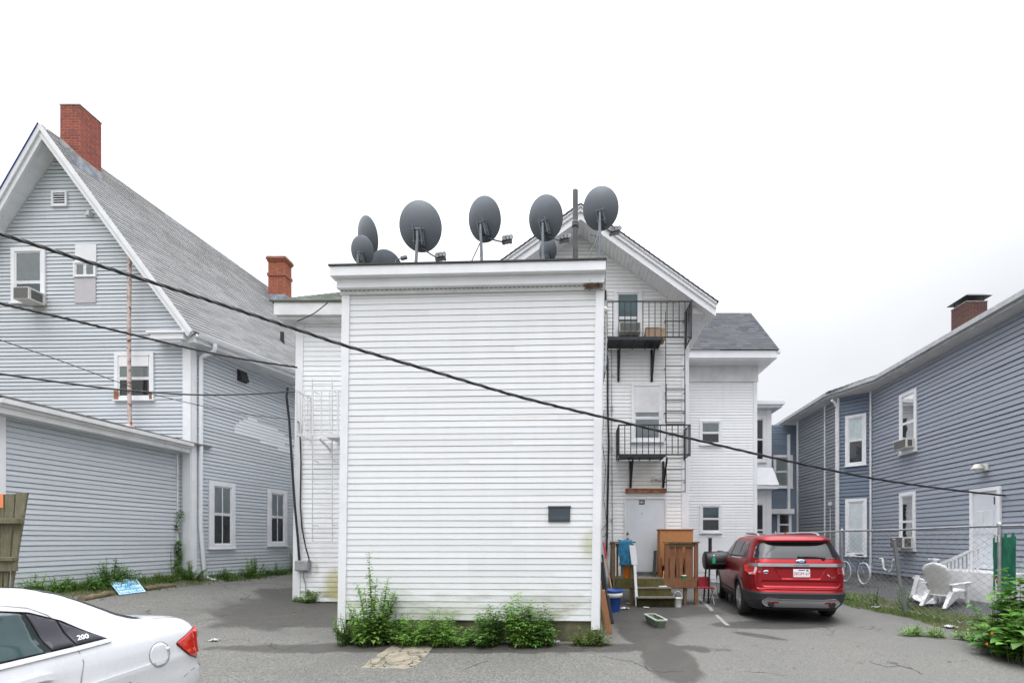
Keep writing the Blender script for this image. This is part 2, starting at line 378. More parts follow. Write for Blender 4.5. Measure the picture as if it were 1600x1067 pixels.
def srange(poly, z):
    xs = []
    for (a, b), (c, d) in zip(poly, poly[1:] + poly[:1]):
        if (b - z) * (d - z) <= 0 and b != d: xs.append(a + (c - a) * (z - b) / (d - b))
    return (min(xs), max(xs)) if xs else None
def siding(mb, fr, poly, ex, lip=.014, slot=.009, amp=.003, step=.7, piece=3.6, var=.035, m=0, seed=1, back=.03, tab=False):
    rg = random.Random(seed)
    z0 = min(p[1] for p in poly); z1 = max(p[1] for p in poly); n = max(1, round((z1 - z0) / ex)); ex = (z1 - z0) / n
    ph = [(rg.uniform(0, 6.3), rg.uniform(.5, 1.6), rg.uniform(-.5, 1) * amp * .6) for _ in range(n + 2)]
    def W(k, a): return 0 if k in (0, n) else amp * math.sin(a * ph[k][1] + ph[k][0]) * .7 + ph[k][2]
    for k in range(n):
        zb, zt = z0 + k * ex, z0 + (k + 1) * ex
        ra, rb = srange(poly, zb + 1e-4), srange(poly, zt - 1e-4)
        if not ra or not rb: continue
        L = max(ra[1], rb[1]) - min(ra[0], rb[0])
        if tab:
            cuts = [0.0]; o = rg.uniform(.05, .3)
            while o < L: cuts.append(o / L); o += rg.choice((.22, .3, .3, .36))
            cuts.append(1.0)
        else:
            ns = max(2, int(L / step)); cuts = [i / ns for i in range(ns + 1)]
        nj = rg.uniform(.5, piece); tint = 1 + rg.uniform(-var, var); dd = 0; sl = slot * rg.uniform(.45, 1.75)
        for i in range(len(cuts) - 1):
            f0, f1 = cuts[i], cuts[i + 1]
            if tab: tint = 1 + rg.uniform(-var, var)
            elif f0 * L > nj: nj += piece * rg.uniform(.7, 1.1); tint = 1 + rg.uniform(-var, var); dd = rg.choice((0, .0015))
            b0, b1 = lerp(*ra, f0), lerp(*ra, f1); t0, t1 = lerp(*rb, f0), lerp(*rb, f1)
            w0, w1, u0, u1 = W(k, b0), W(k, b1), W(k + 1, t0), W(k + 1, t1)
            l = lip + dd + (rg.uniform(-.002, .002) if tab else 0)
            A0, A1 = fr.p(b0, zb + w0, l), fr.p(b1, zb + w1, l)
            B0, B1 = fr.p(b0, zb + w0, -back), fr.p(b1, zb + w1, -back)
            C0, C1 = fr.p(t0, zt + u0 - sl, .002), fr.p(t1, zt + u1 - sl, .002)
            D0, D1 = fr.p(t0, zt + u0 - sl, -back), fr.p(t1, zt + u1 - sl, -back)
            E0, E1 = fr.p(t0, zt + u0, -back), fr.p(t1, zt + u1, -back)
            mb.face((A0, A1, C1, C0), m, tint); mb.face((B0, B1, A1, A0), m, tint)
            if slot > 0: mb.face((C0, C1, D1, D0), m, tint); mb.face((D0, D1, E1, E0), m, tint)
            if tab:
                mb.face((A1, C1, D1, B1), m, tint * .8)

def window(parent, fr, r, casing=.10, kind='sash', up='blind', low='room', out=.05, split=.5, muntin=0, sill=True, dep=0, casmat='trim', upfrac=1.0, sash='trim', name='window'):
    a0, z0, a1, z1 = r; a0, a1 = min(a0, a1), max(a0, a1)
    mb = MB(); b = .008 + dep
    fr.box(mb, a0, a0 + casing, z0, z1, b, out + dep); fr.box(mb, a1 - casing, a1, z0, z1, b, out + dep)
    fr.box(mb, a0 + casing, a1 - casing, z1 - casing, z1, b, out + dep + .004); fr.box(mb, a0 + casing, a1 - casing, z0, z0 + casing * .8, b, out + dep + .003)
    if sill: fr.box(mb, a0 - .02, a1 + .02, z0 - .035, z0 - .001, b, out + dep + .03)
    w = mb.build(name, casmat, parent, bevel=.004)
    i0, i1, j0, j1 = a0 + casing, a1 - casing, z0 + casing * .8, z1 - casing
    mid = lerp(j0, j1, split); s = .035
    k = MB()
    def ring(x0, x1, y0, y1, d0, d1):
        fr.box(k, x0, x0 + s, y0, y1, d0, d1); fr.box(k, x1 - s, x1, y0, y1, d0, d1)
        fr.box(k, x0 + s, x1 - s, y0, y0 + s, d0, d1); fr.box(k, x0 + s, x1 - s, y1 - s, y1, d0, d1)
    if kind == 'sash':
        ring(i0, i1, mid, j1, .016 + dep, .034 + dep); ring(i0, i1, j0, mid - .002, .016 + dep, .030 + dep)
        cells = [(j0, mid, low), (mid, j1, up)]
    elif kind == 'slider':
        h = (i0 + i1) / 2; ring(i0, h, j0, j1, .016 + dep, .034 + dep); ring(h + .002, i1, j0, j1, .016 + dep, .030 + dep); cells = [(j0, j1, up)]
    else:
        ring(i0, i1, j0, j1, .016 + dep, .034 + dep); cells = [(j0, j1, up)]
    if muntin:
        for q in range(muntin):
            x = lerp(i0, i1, (q + 1) / (muntin + 1)); fr.box(k, x - .011, x + .011, j0 + s, mid - s, .017 + dep, .0305 + dep); fr.box(k, x - .011, x + .011, mid + s, j1 - s, .017 + dep, .0345 + dep)
    k.build('sash', sash, w)
    for y0, y1, mm in cells:
        q = MB(); fr.box(q, i0 + .01, i1 - .01, y0 + .01, y1 - .01, .0165 + dep, .0185 + dep)
        q.build('interior' if mm.startswith('room') else 'screen' if mm == 'screen' else 'shade', mm, w)
        g = MB(); g.face([fr.p(i0 + .01, y0 + .01, .0245 + dep), fr.p(i1 - .01, y0 + .01, .0245 + dep), fr.p(i1 - .01, y1 - .01, .0245 + dep), fr.p(i0 + .01, y1 - .01, .0245 + dep)])
        g.build('pane', 'glass', w)
    return w

def ground_z(x, y):
    z = -.18 * (1 - sstep(4.2, 7.4, y))
    z += (.48 * sstep(-6.2, -10.0, x) + .13 * sstep(-9.75, -10.1, x)) * sstep(4.5, 8.8, y)
    z += .12 * sstep(13, 17, y) * sstep(-6.5, -9, x)
    z += .30 * sstep(7.5, 9.6, x) * sstep(5, 9, y)
    return z
# ------------------------------------------------------------------ sky, sun, camera
sc = bpy.context.scene
w = bpy.data.worlds.new('World'); sc.world = w; w.use_nodes = True
nt = w.node_tree; nt.nodes.clear()
def wn(k): return nt.nodes.new(k)
sky = wn('ShaderNodeTexSky'); sky.sky_type = 'NISHITA'; sky.sun_disc = False
sky.sun_elevation = math.radians(52); sky.sun_rotation = math.radians(200); sky.air_density = 1.5; sky.dust_density = 4
tc = wn('ShaderNodeTexCoord'); sx = wn('ShaderNodeSeparateXYZ'); nt.links.new(tc.outputs['Generated'], sx.inputs[0])
def wm(op, a, b):
    n = wn('ShaderNodeMath'); n.operation = op
    for i, v in enumerate((a, b)):
        if isinstance(v, bpy.types.NodeSocket): nt.links.new(v, n.inputs[i])
        else: n.inputs[i].default_value = v
    return n.outputs[0]
up = wm('MAXIMUM', sx.outputs[2], 0)
nz = wn('ShaderNodeTexNoise'); nt.links.new(tc.outputs['Generated'], nz.inputs['Vector']); nz.inputs['Scale'].default_value = 2.2; nz.inputs['Detail'].default_value = 4
cl = wm('ADD', wm('MULTIPLY', nz.outputs['Fac'], 3.0), wm('ADD', wm('MULTIPLY', sx.outputs[0], -.7), 5.3))
lum = wm('ADD', cl, wm('MULTIPLY', wm('POWER', up, 4.0), 55.0))                 # an overcast sky: brighter overhead than at the horizon
cc = wn('ShaderNodeCombineColor')
nt.links.new(wm('MULTIPLY', lum, .985), cc.inputs[0]); nt.links.new(wm('MULTIPLY', lum, 1.0), cc.inputs[1]); nt.links.new(wm('MULTIPLY', lum, 1.04), cc.inputs[2])
mx = wn('ShaderNodeMix'); mx.data_type = 'RGBA'; mx.inputs[0].default_value = .94
nt.links.new(sky.outputs[0], mx.inputs[6]); nt.links.new(cc.outputs[0], mx.inputs[7])
bg = wn('ShaderNodeBackground'); bg.inputs[1].default_value = .132; nt.links.new(mx.outputs[2], bg.inputs[0])
ow = wn('ShaderNodeOutputWorld'); nt.links.new(bg.outputs[0], ow.inputs[0])
ld = bpy.data.lights.new('sun', 'SUN'); ld.energy = .5; ld.angle = math.radians(25); ld.color = (1, .97, .93)
lo = bpy.data.objects.new('sun', ld); col.objects.link(lo)
lo.rotation_euler = (math.radians(26), 0, math.radians(-20))
cam = bpy.data.cameras.new('camera'); co = bpy.data.objects.new('camera', cam); col.objects.link(co)
co.location = (0, 0, CZ); co.rotation_euler = (PI / 2, 0, 0); cam.sensor_width = 36; cam.lens = 36 * F / 1600
cam.shift_x = -(CX - 800) / 1600; cam.shift_y = (CY - 533.5) / 1600; cam.clip_end = 3000; cam.clip_start = .05
sc.camera = co
sc.view_settings.view_transform = 'Standard'; sc.view_settings.look = 'None'; sc.view_settings.gamma = 1; sc.view_settings.exposure = 0
sc.cycles.max_bounces = 6; sc.cycles.transparent_max_bounces = 12; sc.cycles.caustics_reflective = False; sc.cycles.caustics_refractive = False
sc.cycles.use_denoising = True

# ------------------------------------------------------------------ ground
t = NT('asphalt_ground'); p = t.pos(); gx, gy, gz = t.sep(p)
def ell(cx, cy, rx, ry, wob=.9, sc_=1.3, lo_=1.02, hi_=.80, rot=0):
    d = t.vmath('SUBTRACT', p, (cx, cy, 0)); x_, y_, _ = t.sep(d)
    c_, s_ = math.cos(rot), math.sin(rot)
    u_ = t.math('DIVIDE', t.math('ADD', t.math('MULTIPLY', x_, c_), t.math('MULTIPLY', y_, s_)), rx)
    v_ = t.math('DIVIDE', t.math('SUBTRACT', t.math('MULTIPLY', y_, c_), t.math('MULTIPLY', x_, s_)), ry)
    r_ = t.math('SQRT', t.math('ADD', t.math('MULTIPLY', u_, u_), t.math('MULTIPLY', v_, v_)))
    r_ = t.math('ADD', r_, t.math('MULTIPLY', t.math('SUBTRACT', WOB[sc_], .5), wob))
    return t.step(r_, lo_, hi_)
WOB = {1.3: t.noise(p, 1.3, 6, .6), 3.0: t.noise(p, 3.0, 5, .6)}
def big(*a):
    r = a[0]
    for b in a[1:]: r = t.math('MAXIMUM', r, b)
    return r
wet_shade = big(ell(-5.7, 10.6, 2.6, 2.3, .9), ell(-7.0, 12.5, 1.6, 1.6, .8), ell(-1.7, 7.05, 4.3, .34, .9, 3.0), ell(1.35, 9.4, .75, 2.2, .5), ell(1.15, 7.9, .42, 1.1, .55, 3.0, rot=.1), ell(1.30, 6.5, .42, 1.1, .5, 3.0),
          ell(1.0, 10.8, 2.6, 1.5, .6), ell(1.9, 6.95, .14, .17, .3, 3.0), ell(3.1, 7.9, .5, .16, .8, 3.0, rot=-.8), ell(3.75, 8.9, 1.3, .5, .7, 3.0), ell(4.6, 11.6, 1.4, 3.0, .4), ell(-7.2, 13.5, 1.2, 3.0, .5))  # ellipses under the SUV paint its shadow in with the wet patches
damp = t.step(t.noise(p, .55, 5, .6), .50, .66)
agg = t.voro(p, 85); fine = t.noise(p, 210, 2, .7); mid = t.noise(p, 14, 5, .65); bigb = t.noise(p, .8, 5, .6)
c = t.mix(t.step(agg, .15, .75), (.235, .231, .214), (.120, .118, .109))
c = t.mix(t.step(fine, .35, .7), t.mix(1, c, (.66, .66, .66), 'MULTIPLY'), t.mix(1, c, (1.3, 1.3, 1.3), 'MULTIPLY'))
gr2 = t.noise(p, 34, 4, .8); gr3 = t.noise(t.scale(p, (1, .55, 1)), 19, 3, .75)
c = t.mix(t.step(gr2, .36, .64), t.mix(1, c, (.58, .58, .575), 'MULTIPLY'), t.mix(1, c, (1.34, 1.335, 1.31), 'MULTIPLY'))
c = t.mix(t.math('MULTIPLY', t.step(gr3, .55, .70), .45), c, (.10, .098, .092))
c = t.mix(t.math('MULTIPLY', t.step(gr3, .38, .30), .35), c, (.27, .265, .25))
c = t.mix(t.math('MULTIPLY', t.step(mid, .3, .75), .30), c, (.095, .093, .088))
c = t.mix(t.math('MULTIPLY', t.step(bigb, .4, .7), .5), c, (.115, .113, .106))
c = t.mix(t.math('MULTIPLY', damp, .42), c, (.10, .098, .095))
smooth_r = t.math('MULTIPLY', t.step(gx, -.4, 1.6), .45)                     # finer, darker surface course on the right
c = t.mix(smooth_r, c, (.145, .142, .133))
warm = t.step(t.noise(p, 2.0, 4, .6), .45, .7)
wet_shade_c = t.mix(warm, (.042, .040, .037), (.060, .053, .044))
c = t.mix(t.math('MULTIPLY', wet_shade, .80), c, wet_shade_c)
crk_v = t.vmath('ADD', p, t.scale(t.n('ShaderNodeTexNoise').outputs['Color'], 0))
wn1 = t.n('ShaderNodeTexNoise'); t.set(wn1.inputs['Vector'], p); wn1.inputs['Scale'].default_value = 1.6; wn1.inputs['Detail'].default_value = 6
crk = t.voro(t.vmath('ADD', p, t.scale(wn1.outputs['Color'], 1.1)), .42, 'DISTANCE_TO_EDGE')
cm = t.math('MULTIPLY', t.step(crk, .0065, .002), t.step(t.noise(p, .9, 3), .51, .58))
c = t.mix(t.math('MULTIPLY', t.math('MULTIPLY', cm, t.step(gr2, .3, .55)), .8), c, (.045, .044, .04))
soil = big(t.math('MULTIPLY', t.step(t.math('ADD', gx, t.math('MULTIPLY', t.math('SUBTRACT', WOB[1.3], .5), 1.6)), -9.7, -9.9), 1.0),
           t.math('MULTIPLY', t.math('MULTIPLY', t.step(t.math('ADD', gx, t.math('MULTIPLY', t.math('SUBTRACT', WOB[1.3], .5), .8)), 6.85, 7.0), t.step(gx, 8.3, 8.1)), t.step(gy, 17, 15)))
soilc = t.mix(t.step(mid, .35, .65), (.060, .050, .032), (.085, .095, .035))
c = t.mix(soil, c, soilc)
c = t.mix(t.math('MULTIPLY', t.step(gx, 8.1, 8.3), .75), c, (.055, .056, .062))
rough = t.math('SUBTRACT', .93, t.math('MULTIPLY', wet_shade, .33))
hh = t.math('ADD', t.math('MULTIPLY', agg, -.6), t.math('ADD', t.math('MULTIPLY', fine, .4), t.math('MULTIPLY', cm, -3)))
M['ground'] = t.done(t.bsdf(c, rough, 0, t.bump(hh, .006), .35))
def spread(a, b, st): return [a + i * st for i in range(int(round((b - a) / st)) + 1)]
xs = [-900, -300, -120, -60, -30, -20] + spread(-14, 14, .25) + [20, 30, 60, 120, 300, 900]
ys = [-60, -20, -8] + spread(-4, 24, .25) + [32, 50, 90, 200, 500, 1500]
g = MB(); g.grid([[(x, y, ground_z(x, y) + (.012 * math.sin(x * 1.3 + y * .7) * math.sin(y * .9 - x * .4) if abs(x) < 14 and 0 < y < 24 else 0)) for x in xs] for y in ys])
tag(g.build('asphalt_ground', 'ground'), kind='structure')
def gz(x, y): return ground_z(x, y) + (.012 * math.sin(x * 1.3 + y * .7) * math.sin(y * .9 - x * .4))

# cracked concrete pad and painted lines, thin sheets on the asphalt
def sheet(name, poly, mat, dz=.006, nseg=8, rag=.05, seed=1, th=0):
    rg = random.Random(seed); edge = []
    for (a, b) in zip(poly, poly[1:] + poly[:1]):
        for i in range(nseg):
            f = i / nseg; edge.append((lerp(a[0], b[0], f) + rg.uniform(-rag, rag), lerp(a[1], b[1], f) + rg.uniform(-rag, rag)))
    cx = sum(q[0] for q in edge) / len(edge); cy = sum(q[1] for q in edge) / len(edge)
    mb = MB(); n = 8; rows = []
    for k in range(n + 1):
        f = k / n; rows.append([(lerp(cx, x, f), lerp(cy, y, f), gz(lerp(cx, x, f), lerp(cy, y, f)) + dz + (0 if k < n else -dz * .9)) for x, y in edge])
    mb.grid(rows, closed=True, smooth=False)
    return tag(mb.build(name, mat), kind='structure')
t = NT('broken_concrete'); p = t.pos(); n1 = t.noise(p, 5, 6, .7)
c = t.mix(t.step(n1, .4, .65), (.29, .255, .195), (.18, .165, .135))
vv = t.voro(t.vmath('ADD', p, t.scale(t.n('ShaderNodeTexNoise').outputs['Color'], .3)), 2.4, 'DISTANCE_TO_EDGE')
c = t.mix(t.step(vv, .03, .012), c, (.05, .055, .03)); c = t.mix(t.math('MULTIPLY', t.step(t.noise(p, 2.3, 5, .7), .56, .7), .8), c, (.12, .12, .11))
M['pad'] = t.done(t.bsdf(c, .95, 0, t.bump(n1, .01), .2))
def gp(px, py, z=0):                            # ground point under a pixel, z above datum
    Y = 5.0
    for _ in range(120):
        Y = .8 * Y + .2 * (CZ - z - ground_z((px - CX) / F * Y, Y)) * F / (py - CY)
    return (px - CX) / F * Y, Y
sheet('concrete_pad', [gp(566, 1043), gp(648, 1044), gp(683, 1003), gp(618, 1003)], 'pad', .012, 9, .035, 3)
def line_strip(name, a, b, wd, seed):
    d = (V(b) - V(a)).normalized(); q = V((-d.y, d.x)) * wd / 2
    return sheet(name, [tuple(V(a) + q), tuple(V(a) - q), tuple(V(b) - q), tuple(V(b) + q)], 'paint', .004, 10, .012, seed)
line_strip('painted_line', gp(1093, 934), gp(1113, 953), .10, 4)
line_strip('painted_line', gp(1119, 959), gp(1137, 976), .08, 5)
line_strip('painted_line', gp(1090, 931.5), gp(1122, 933), .16, 6)

# ------------------------------------------------------------------ the white house with its box-like rear addition
LEAN = (.0135, 0, 1)
house = thing('white_house', 'white vinyl-sided house with a tall windowless box addition in front', 'house', (-1.75, 9.5, 0))
# front of the box
fb = Frame((-3.90, 7.58, 0), (4.255, -.16, 0), (-.0376, -1, 0), LEAN); WB = 4.258
mb = MB(); siding(mb, fb, [(.0, .335), (WB, .335), (WB, 5.70), (.0, 5.70)], .1016, .009, .0045, .004, seed=4, var=.04)
mb.build('addition_front_wall', 'box', house)
fl = Frame(fb.p(0, 0), (0, 1, 0), (-1, 0, 0), LEAN); frr = Frame(fb.p(WB, 0), (0, 1, 0), (1, 0, 0), LEAN)
mb = MB(); fb.box(mb, -.012, .115, .12, 5.70, .003, .030); fl.box(mb, .0, .12, .12, 5.70, .003, .028); mb.build('corner_board', 'trim', house)
mb = MB(); fb.box(mb, WB - .115, WB + .012, .20, 5.70, .003, .030); frr.box(mb, .0, .12, .20, 5.70, .003, .028); mb.build('corner_board', 'trim', house)
mb = MB(); siding(mb, fl, [(.12, .34), (4.3, .34), (4.3, 5.70), (.12, 5.70)], .1016, seed=5)
siding(mb, frr, [(.12, .34), (5.05, .34), (5.05, 5.70), (.12, 5.70)], .1016, seed=6); mb.build('addition_side_wall', 'box', house)
mb = MB(); fb.box(mb, .03, WB - .10, -.15, .333, -.5, -.035); fl.box(mb, .05, 4.3, -.15, .333, -.5, -.035); frr.box(mb, .05, 5.0, -.15, .333, -.5, -.035)
mb.build('foundation', 'concrete', house)
# cornice: frieze, slotted soffit strip, two stepped fascia boards, drip edge, flat roof
mb = MB(); fb.box(mb, -.05, WB + .02, 5.71, 5.855, .05, .125); fb.box(mb, -.11, WB + .04, 5.855, 6.01, .05, .215)
fl.box(mb, .0, 4.3, 5.71, 5.855, .03, .05); fl.box(mb, .0, 4.3, 5.855, 6.01, .03, .11); frr.box(mb, .0, 5.0, 5.71, 5.855, .0, .02); frr.box(mb, .0, 5.0, 5.855, 6.01, .0, .04)
mb.build('fascia', 'trim', house, bevel=.006)
mb = MB(); fb.box(mb, -.03, WB + .03, 5.645, 5.73, .016, .045)
for i in range(58):
    a = -.02 + i * WB / 57; fb.box(mb, a, a + .03, 5.70, 5.7095, .045, .0465, m=1)
mb.build('frieze', ['trimold', 'black'], house)
mb = MB(); fb.box(mb, -.13, WB + .05, 6.012, 6.035, -4.6, .235); mb.build('flat_roof', 'flatroof', house)
# little vent flap on the box front
r = fb.rect(857, 791, 891, 815); mb = MB(); fb.box(mb, r[0], r[2], r[1], r[3], .012, .03); fb.box(mb, r[0] + .02, r[2] - .02, r[1] + .02, r[1] + .075, .0301, .036)
fb.box(mb, r[0] - .01, r[2] + .01, r[3] - .02, r[3] + .006, .0, .042)
M['vent'] = plain('dark_slate_plastic', (.045, .06, .075), .45, var=.1); mb.build('vent_cover', 'vent', house, bevel=.006)
# torn gutter stub full of nest straw at the right end of the cornice
mb = MB()
for i in range(90):
    q = fb.p(WB - .12 + R.uniform(-.16, .10), 5.67 + R.uniform(-.02, .06), .05 + R.uniform(0, .07)); d = V((R.uniform(-1, 1), R.uniform(-.4, .4), R.uniform(-.9, .5))) * .07
    mb.stick(q - d, q + d, .004)
M['straw'] = plain('nest_straw', (.16, .10, .06), .9, var=.4); tag(mb.build('bird_nest', 'straw'), 'brown straw bird nest wedged under the right end of the box cornice', 'nest')
# boarded chase beside the box, its shade painted in as grey
fc = Frame((.42, 9.0, 0), (1, 0, 0), (0, -1, 0)); mb = MB()
siding(mb, fc, [(-.05, 5.05), (.155, 5.05), (.155, 6.3), (-.05, 6.3)], .1, seed=8); fc.box(mb, .155, .185, 5.05, 6.3, -1.6, .02); fc.box(mb, -.05, .16, 5.02, 5.05, -1.6, .02)
for q in (.06, .11): fc.box(mb, q, q + .012, 5.2, 6.0, .014, .03)
M['chase'] = siding_mat('shaded_grimy_vinyl', (.36, .37, .38), grime=.3); mb.build('side_chase', 'chase', house)

# left white wall
fw = Frame((-7.29, 11.9, 0), (1, 0, 0), (0, -1, 0), LEAN)
mb = MB(); siding(mb, fw, [(.17, .05), (3.6, .05), (3.6, 7.26), (.17, 7.26)], .127, .011, .006, seed=11); 
fwl = Frame((-7.29, 11.9, 0), (0, 1, 0), (-1, 0, 0), LEAN)
siding(mb, fwl, [(.15, .5), (13, .5), (13, 7.26), (.15, 7.26)], .127, seed=12); mb.build('left_wing_wall', 'white', house)
mb = MB(); fw.box(mb, -.02, .17, .02, 7.26, .003, .03); fwl.box(mb, .003, .15, .02, 7.26, .003, .02); mb.build('corner_board', 'trim', house, bevel=.004)
mb = MB(); fw.box(mb, -.38, 3.7, 7.27, 7.60, -.2, .36); fw.box(mb, -.30, 3.7, 7.20, 7.27, -.2, .28); fwl.box(mb, .0, 13, 7.27, 7.60, .0, .38); mb.build('fascia', 'trimold', house, bevel=.006)
mb = MB(); e0, e1 = V((-7.66, 11.5, 7.61)), V((-3.2, 11.5, 7.61)); r0, r1 = V((-5.9, 13.6, 9.05)), V((-3.0, 13.6, 9.05))
fs = Frame(e0, (1, 0, 0), (0, -.4, .92), (0, (13.6 - 11.5), 1.44)); siding(mb, fs, [(0, 0), (4.5, 0), (4.5, 1), (1.76, 1)], .06, .012, 0, .001, tab=True, var=.2, seed=13)
mb.face([e0, r0, r0 + V((0, 8, 0)), e0 + V((0, 10, 0))]); mb.build('left_roof', 'roofgreen', house)

# gabled main block with the back door
fd = Frame((.2, 12.67, 0), (1, 0, 0), (0, -1, 0)); AP = 10.12
mb = MB(); siding(mb, fd, [(-3.2, .3), (2.76, .3), (2.76, 8.03), (-.08, AP + .06), (-3.2, 7.8)], .1016, .010, .006, .004, seed=14)
mb.build('rear_gable_wall', 'door_wall', house)
mb = MB(); fd.box(mb, 2.70, 2.89, .3, 8.0, .004, .03); frd = Frame((3.09, 12.67, 0), (0, 1, 0), (1, 0, 0)); frd.box(mb, .0, .15, .3, 8.0, .002, .02); mb.build('corner_board', 'trim', house, bevel=.004)
mb = MB(); siding(mb, frd, [(.15, .3), (4.2, .3), (4.2, 8.0), (.15, 8.0)], .1016, seed=15); mb.build('side_wall', 'white', house)
apex = V((.12, 12.0, 10.30)); slope = .715
def rk(dx, dy=0, dz=0): return apex + V((dx, dy, -abs(dx) * slope + dz))
nR = V((slope, 0, 1)).normalized(); nL = V((-slope, 0, 1)).normalized()
mb = MB()
for sg, L in ((1, 3.52), (-1, 3.3)):
    a, b = rk(0), rk(sg * L); dn = V((0, 0, -1))
    mb.hexa([a + V((0, -.02, -.34)), b + V((0, -.02, -.34)), b + V((0, .02, -.34)), a + V((0, .02, -.34)), a + V((0, -.02, -.0)), b + V((0, -.02, -.0)), b + V((0, .02, 0)), a + V((0, .02, 0))])
    mb.hexa([a + V((0, -.06, -.15)), b + V((0, -.06, -.15)), b + V((0, -.021, -.15)), a + V((0, -.021, -.15)), a + V((0, -.06, .0)), b + V((0, -.06, .0)), b + V((0, -.021, 0)), a + V((0, -.021, 0))])
    mb.hexa([a + V((0, -.09, -.05)), b + V((0, -.09, -.05)), b + V((0, -.061, -.05)), a + V((0, -.061, -.05)), a + V((0, -.09, .01)), b + V((0, -.09, .01)), b + V((0, -.061, .01)), a + V((0, -.061, .01))])
mb.build('rake_board', 'trim', house, bevel=.004)
mb = MB()
for sg, L in ((1, 3.5), (-1, 3.3)):
    d = V((sg, 0, -slope)); fsf = Frame(apex + V((0, .02, -.32)), (0, 1, 0), (-sg * slope, 0, -1), d)
    siding(mb, fsf, [(0, 0.0), (.64, 0.0), (.64, L), (0, L)], .10, .006, .010, 0, seed=17, back=.01)
mb.build('soffit', 'soffit', house)
mb = MB()
for sg, L in ((1, 3.56), (-1, 3.4)):
    d = V((sg, 0, -slope)); f_ = Frame(apex + V((0, -.12, .02)) + d * L, (0, 1, 0), (sg * slope, 0, 1), -d * L)
    siding(mb, f_, [(0, 0), (8, 0), (8, 1), (0, 1)], .036, .014, 0, 0, tab=True, var=.18, seed=18)
mb.build('main_roof', 'roofdark', house)
# eave return on the right
mb = MB(); mb.hexa([(3.1, 12.2, 7.62), (3.62, 12.2, 7.62), (3.62, 17, 7.62), (3.1, 17, 7.62), (3.1, 12.2, 7.78), (3.62, 12.2, 7.78), (3.62, 17, 7.78), (3.1, 17, 7.78)]); mb.build('eave', 'trim', house)

# side wing on the right, with dark hipped roof
fv = Frame((3.9, 16.85, 0), (1, 0, 0), (0, -1, 0)); WV = 6.60 - 3.9
mb = MB(); siding(mb, fv, [(-1, .1), (WV - .12, .1), (WV - .12, 7.42), (-1, 7.42)], .1016, .011, .0075, seed=21, var=.02)
fvr = Frame((6.60, 16.85, 0), (0, 1, 0), (1, 0, 0)); siding(mb, fvr, [(.1, .1), (2.1, .1), (2.1, 7.42), (.1, 7.42)], .1016, seed=22); mb.build('side_wing_wall', 'white', house)
mb = MB(); fv.box(mb, WV - .12, WV + .02, .1, 7.42, .003, .028); fvr.box(mb, .003, .1, .1, 7.42, .003, .018); mb.build('corner_board', 'trim', house, bevel=.004)
mb = MB(); fv.box(mb, -1, WV + .05, 7.42, 8.0, .0, .035); fvr.box(mb, .0, 2.1, 7.42, 8.0, .0, .05); fv.box(mb, -1, WV + .06, 7.40, 7.44, .036, .055); mb.build('frieze', 'trimold', house, bevel=.005)
mb = MB(); mb.box((3.0, 16.25, 7.98), (7.02, 19, 8.03)); mb.box((3.0, 16.20, 8.03), (7.08, 16.26, 8.30)); mb.box((7.02, 16.26, 8.03), (7.08, 20, 8.30)); mb.box((7.05, 16.2, 8.2), (7.20, 16.32, 8.32)); mb.build('fascia', 'trim', house, bevel=.006)
mb = MB(); ez = 8.31; fh = Frame((3.0, 16.15, ez), (1, 0, 0), (0, -.8, .6), (0, 1.75, 2.13))
siding(mb, fh, [(0, 0), (4.12, 0), (3.79, 1), (0, 1)], .055, .014, 0, .0, tab=True, var=.22, seed=23)
hr = V((6.79, 17.9, 10.44)); mb.face([(7.12, 16.15, ez), (7.12, 21, ez), (6.5, 21, 10.44), hr]); mb.face([hr, (6.5, 21, 10.44), (3, 21, 10.44), (3, 17.9, 10.44)])
mb.build('wing_roof', 'roofdark', house)
# two-storey bay beyond the wing
mb = MB(); fy = Frame((6.55, 19.0, 0), (1, 0, 0), (0, -1, 0)); siding(mb, fy, [(0, .1), (1.5, .1), (1.5, 7.0), (0, 7.0)], .1016, seed=24); mb.box((6.5, 19.03, .1), (8.05, 21, 7.0))
fyr = Frame((8.05, 19.0, 0), (0, 1, 0), (1, 0, 0)); siding(mb, fyr, [(0, .1), (2, .1), (2, 7), (0, 7)], .1016, seed=25); mb.build('bay_wall', 'white', house)
mb = MB(); mb.box((6.5, 18.65, 7.0), (8.35, 21, 7.1)); mb.box((6.5, 18.58, 7.1), (8.42, 21, 7.26)); fy.box(mb, 1.28, 1.5, .1, 7.0, .016, .04)
mb.hexa([(6.5, 18.6, 3.85), (8.22, 18.6, 3.85), (8.22, 21, 3.85), (6.5, 21, 3.85), (6.5, 18.95, 4.6), (8.08, 18.95, 4.6), (8.08, 21, 4.6), (6.5, 21, 4.6)]); mb.box((6.5, 18.63, 3.7), (8.19, 21, 3.849))
mb.build('bay_trim', 'trim', house, bevel=.008)
window(house, fy, (.45, 4.85, 1.27, 6.7), .10, low='room', up='room', name='bay_window'); window(house, fy, (.45, .9, 1.27, 3.2), .10, low='room', up='room', name='bay_window')
window(house, fv, fv.rect(1093, 657, 1127, 695), .07, low='screen', up='blind')
window(house, fv, fv.rect(1093.5, 788, 1127, 832), .07, low='room', up='roomteal')
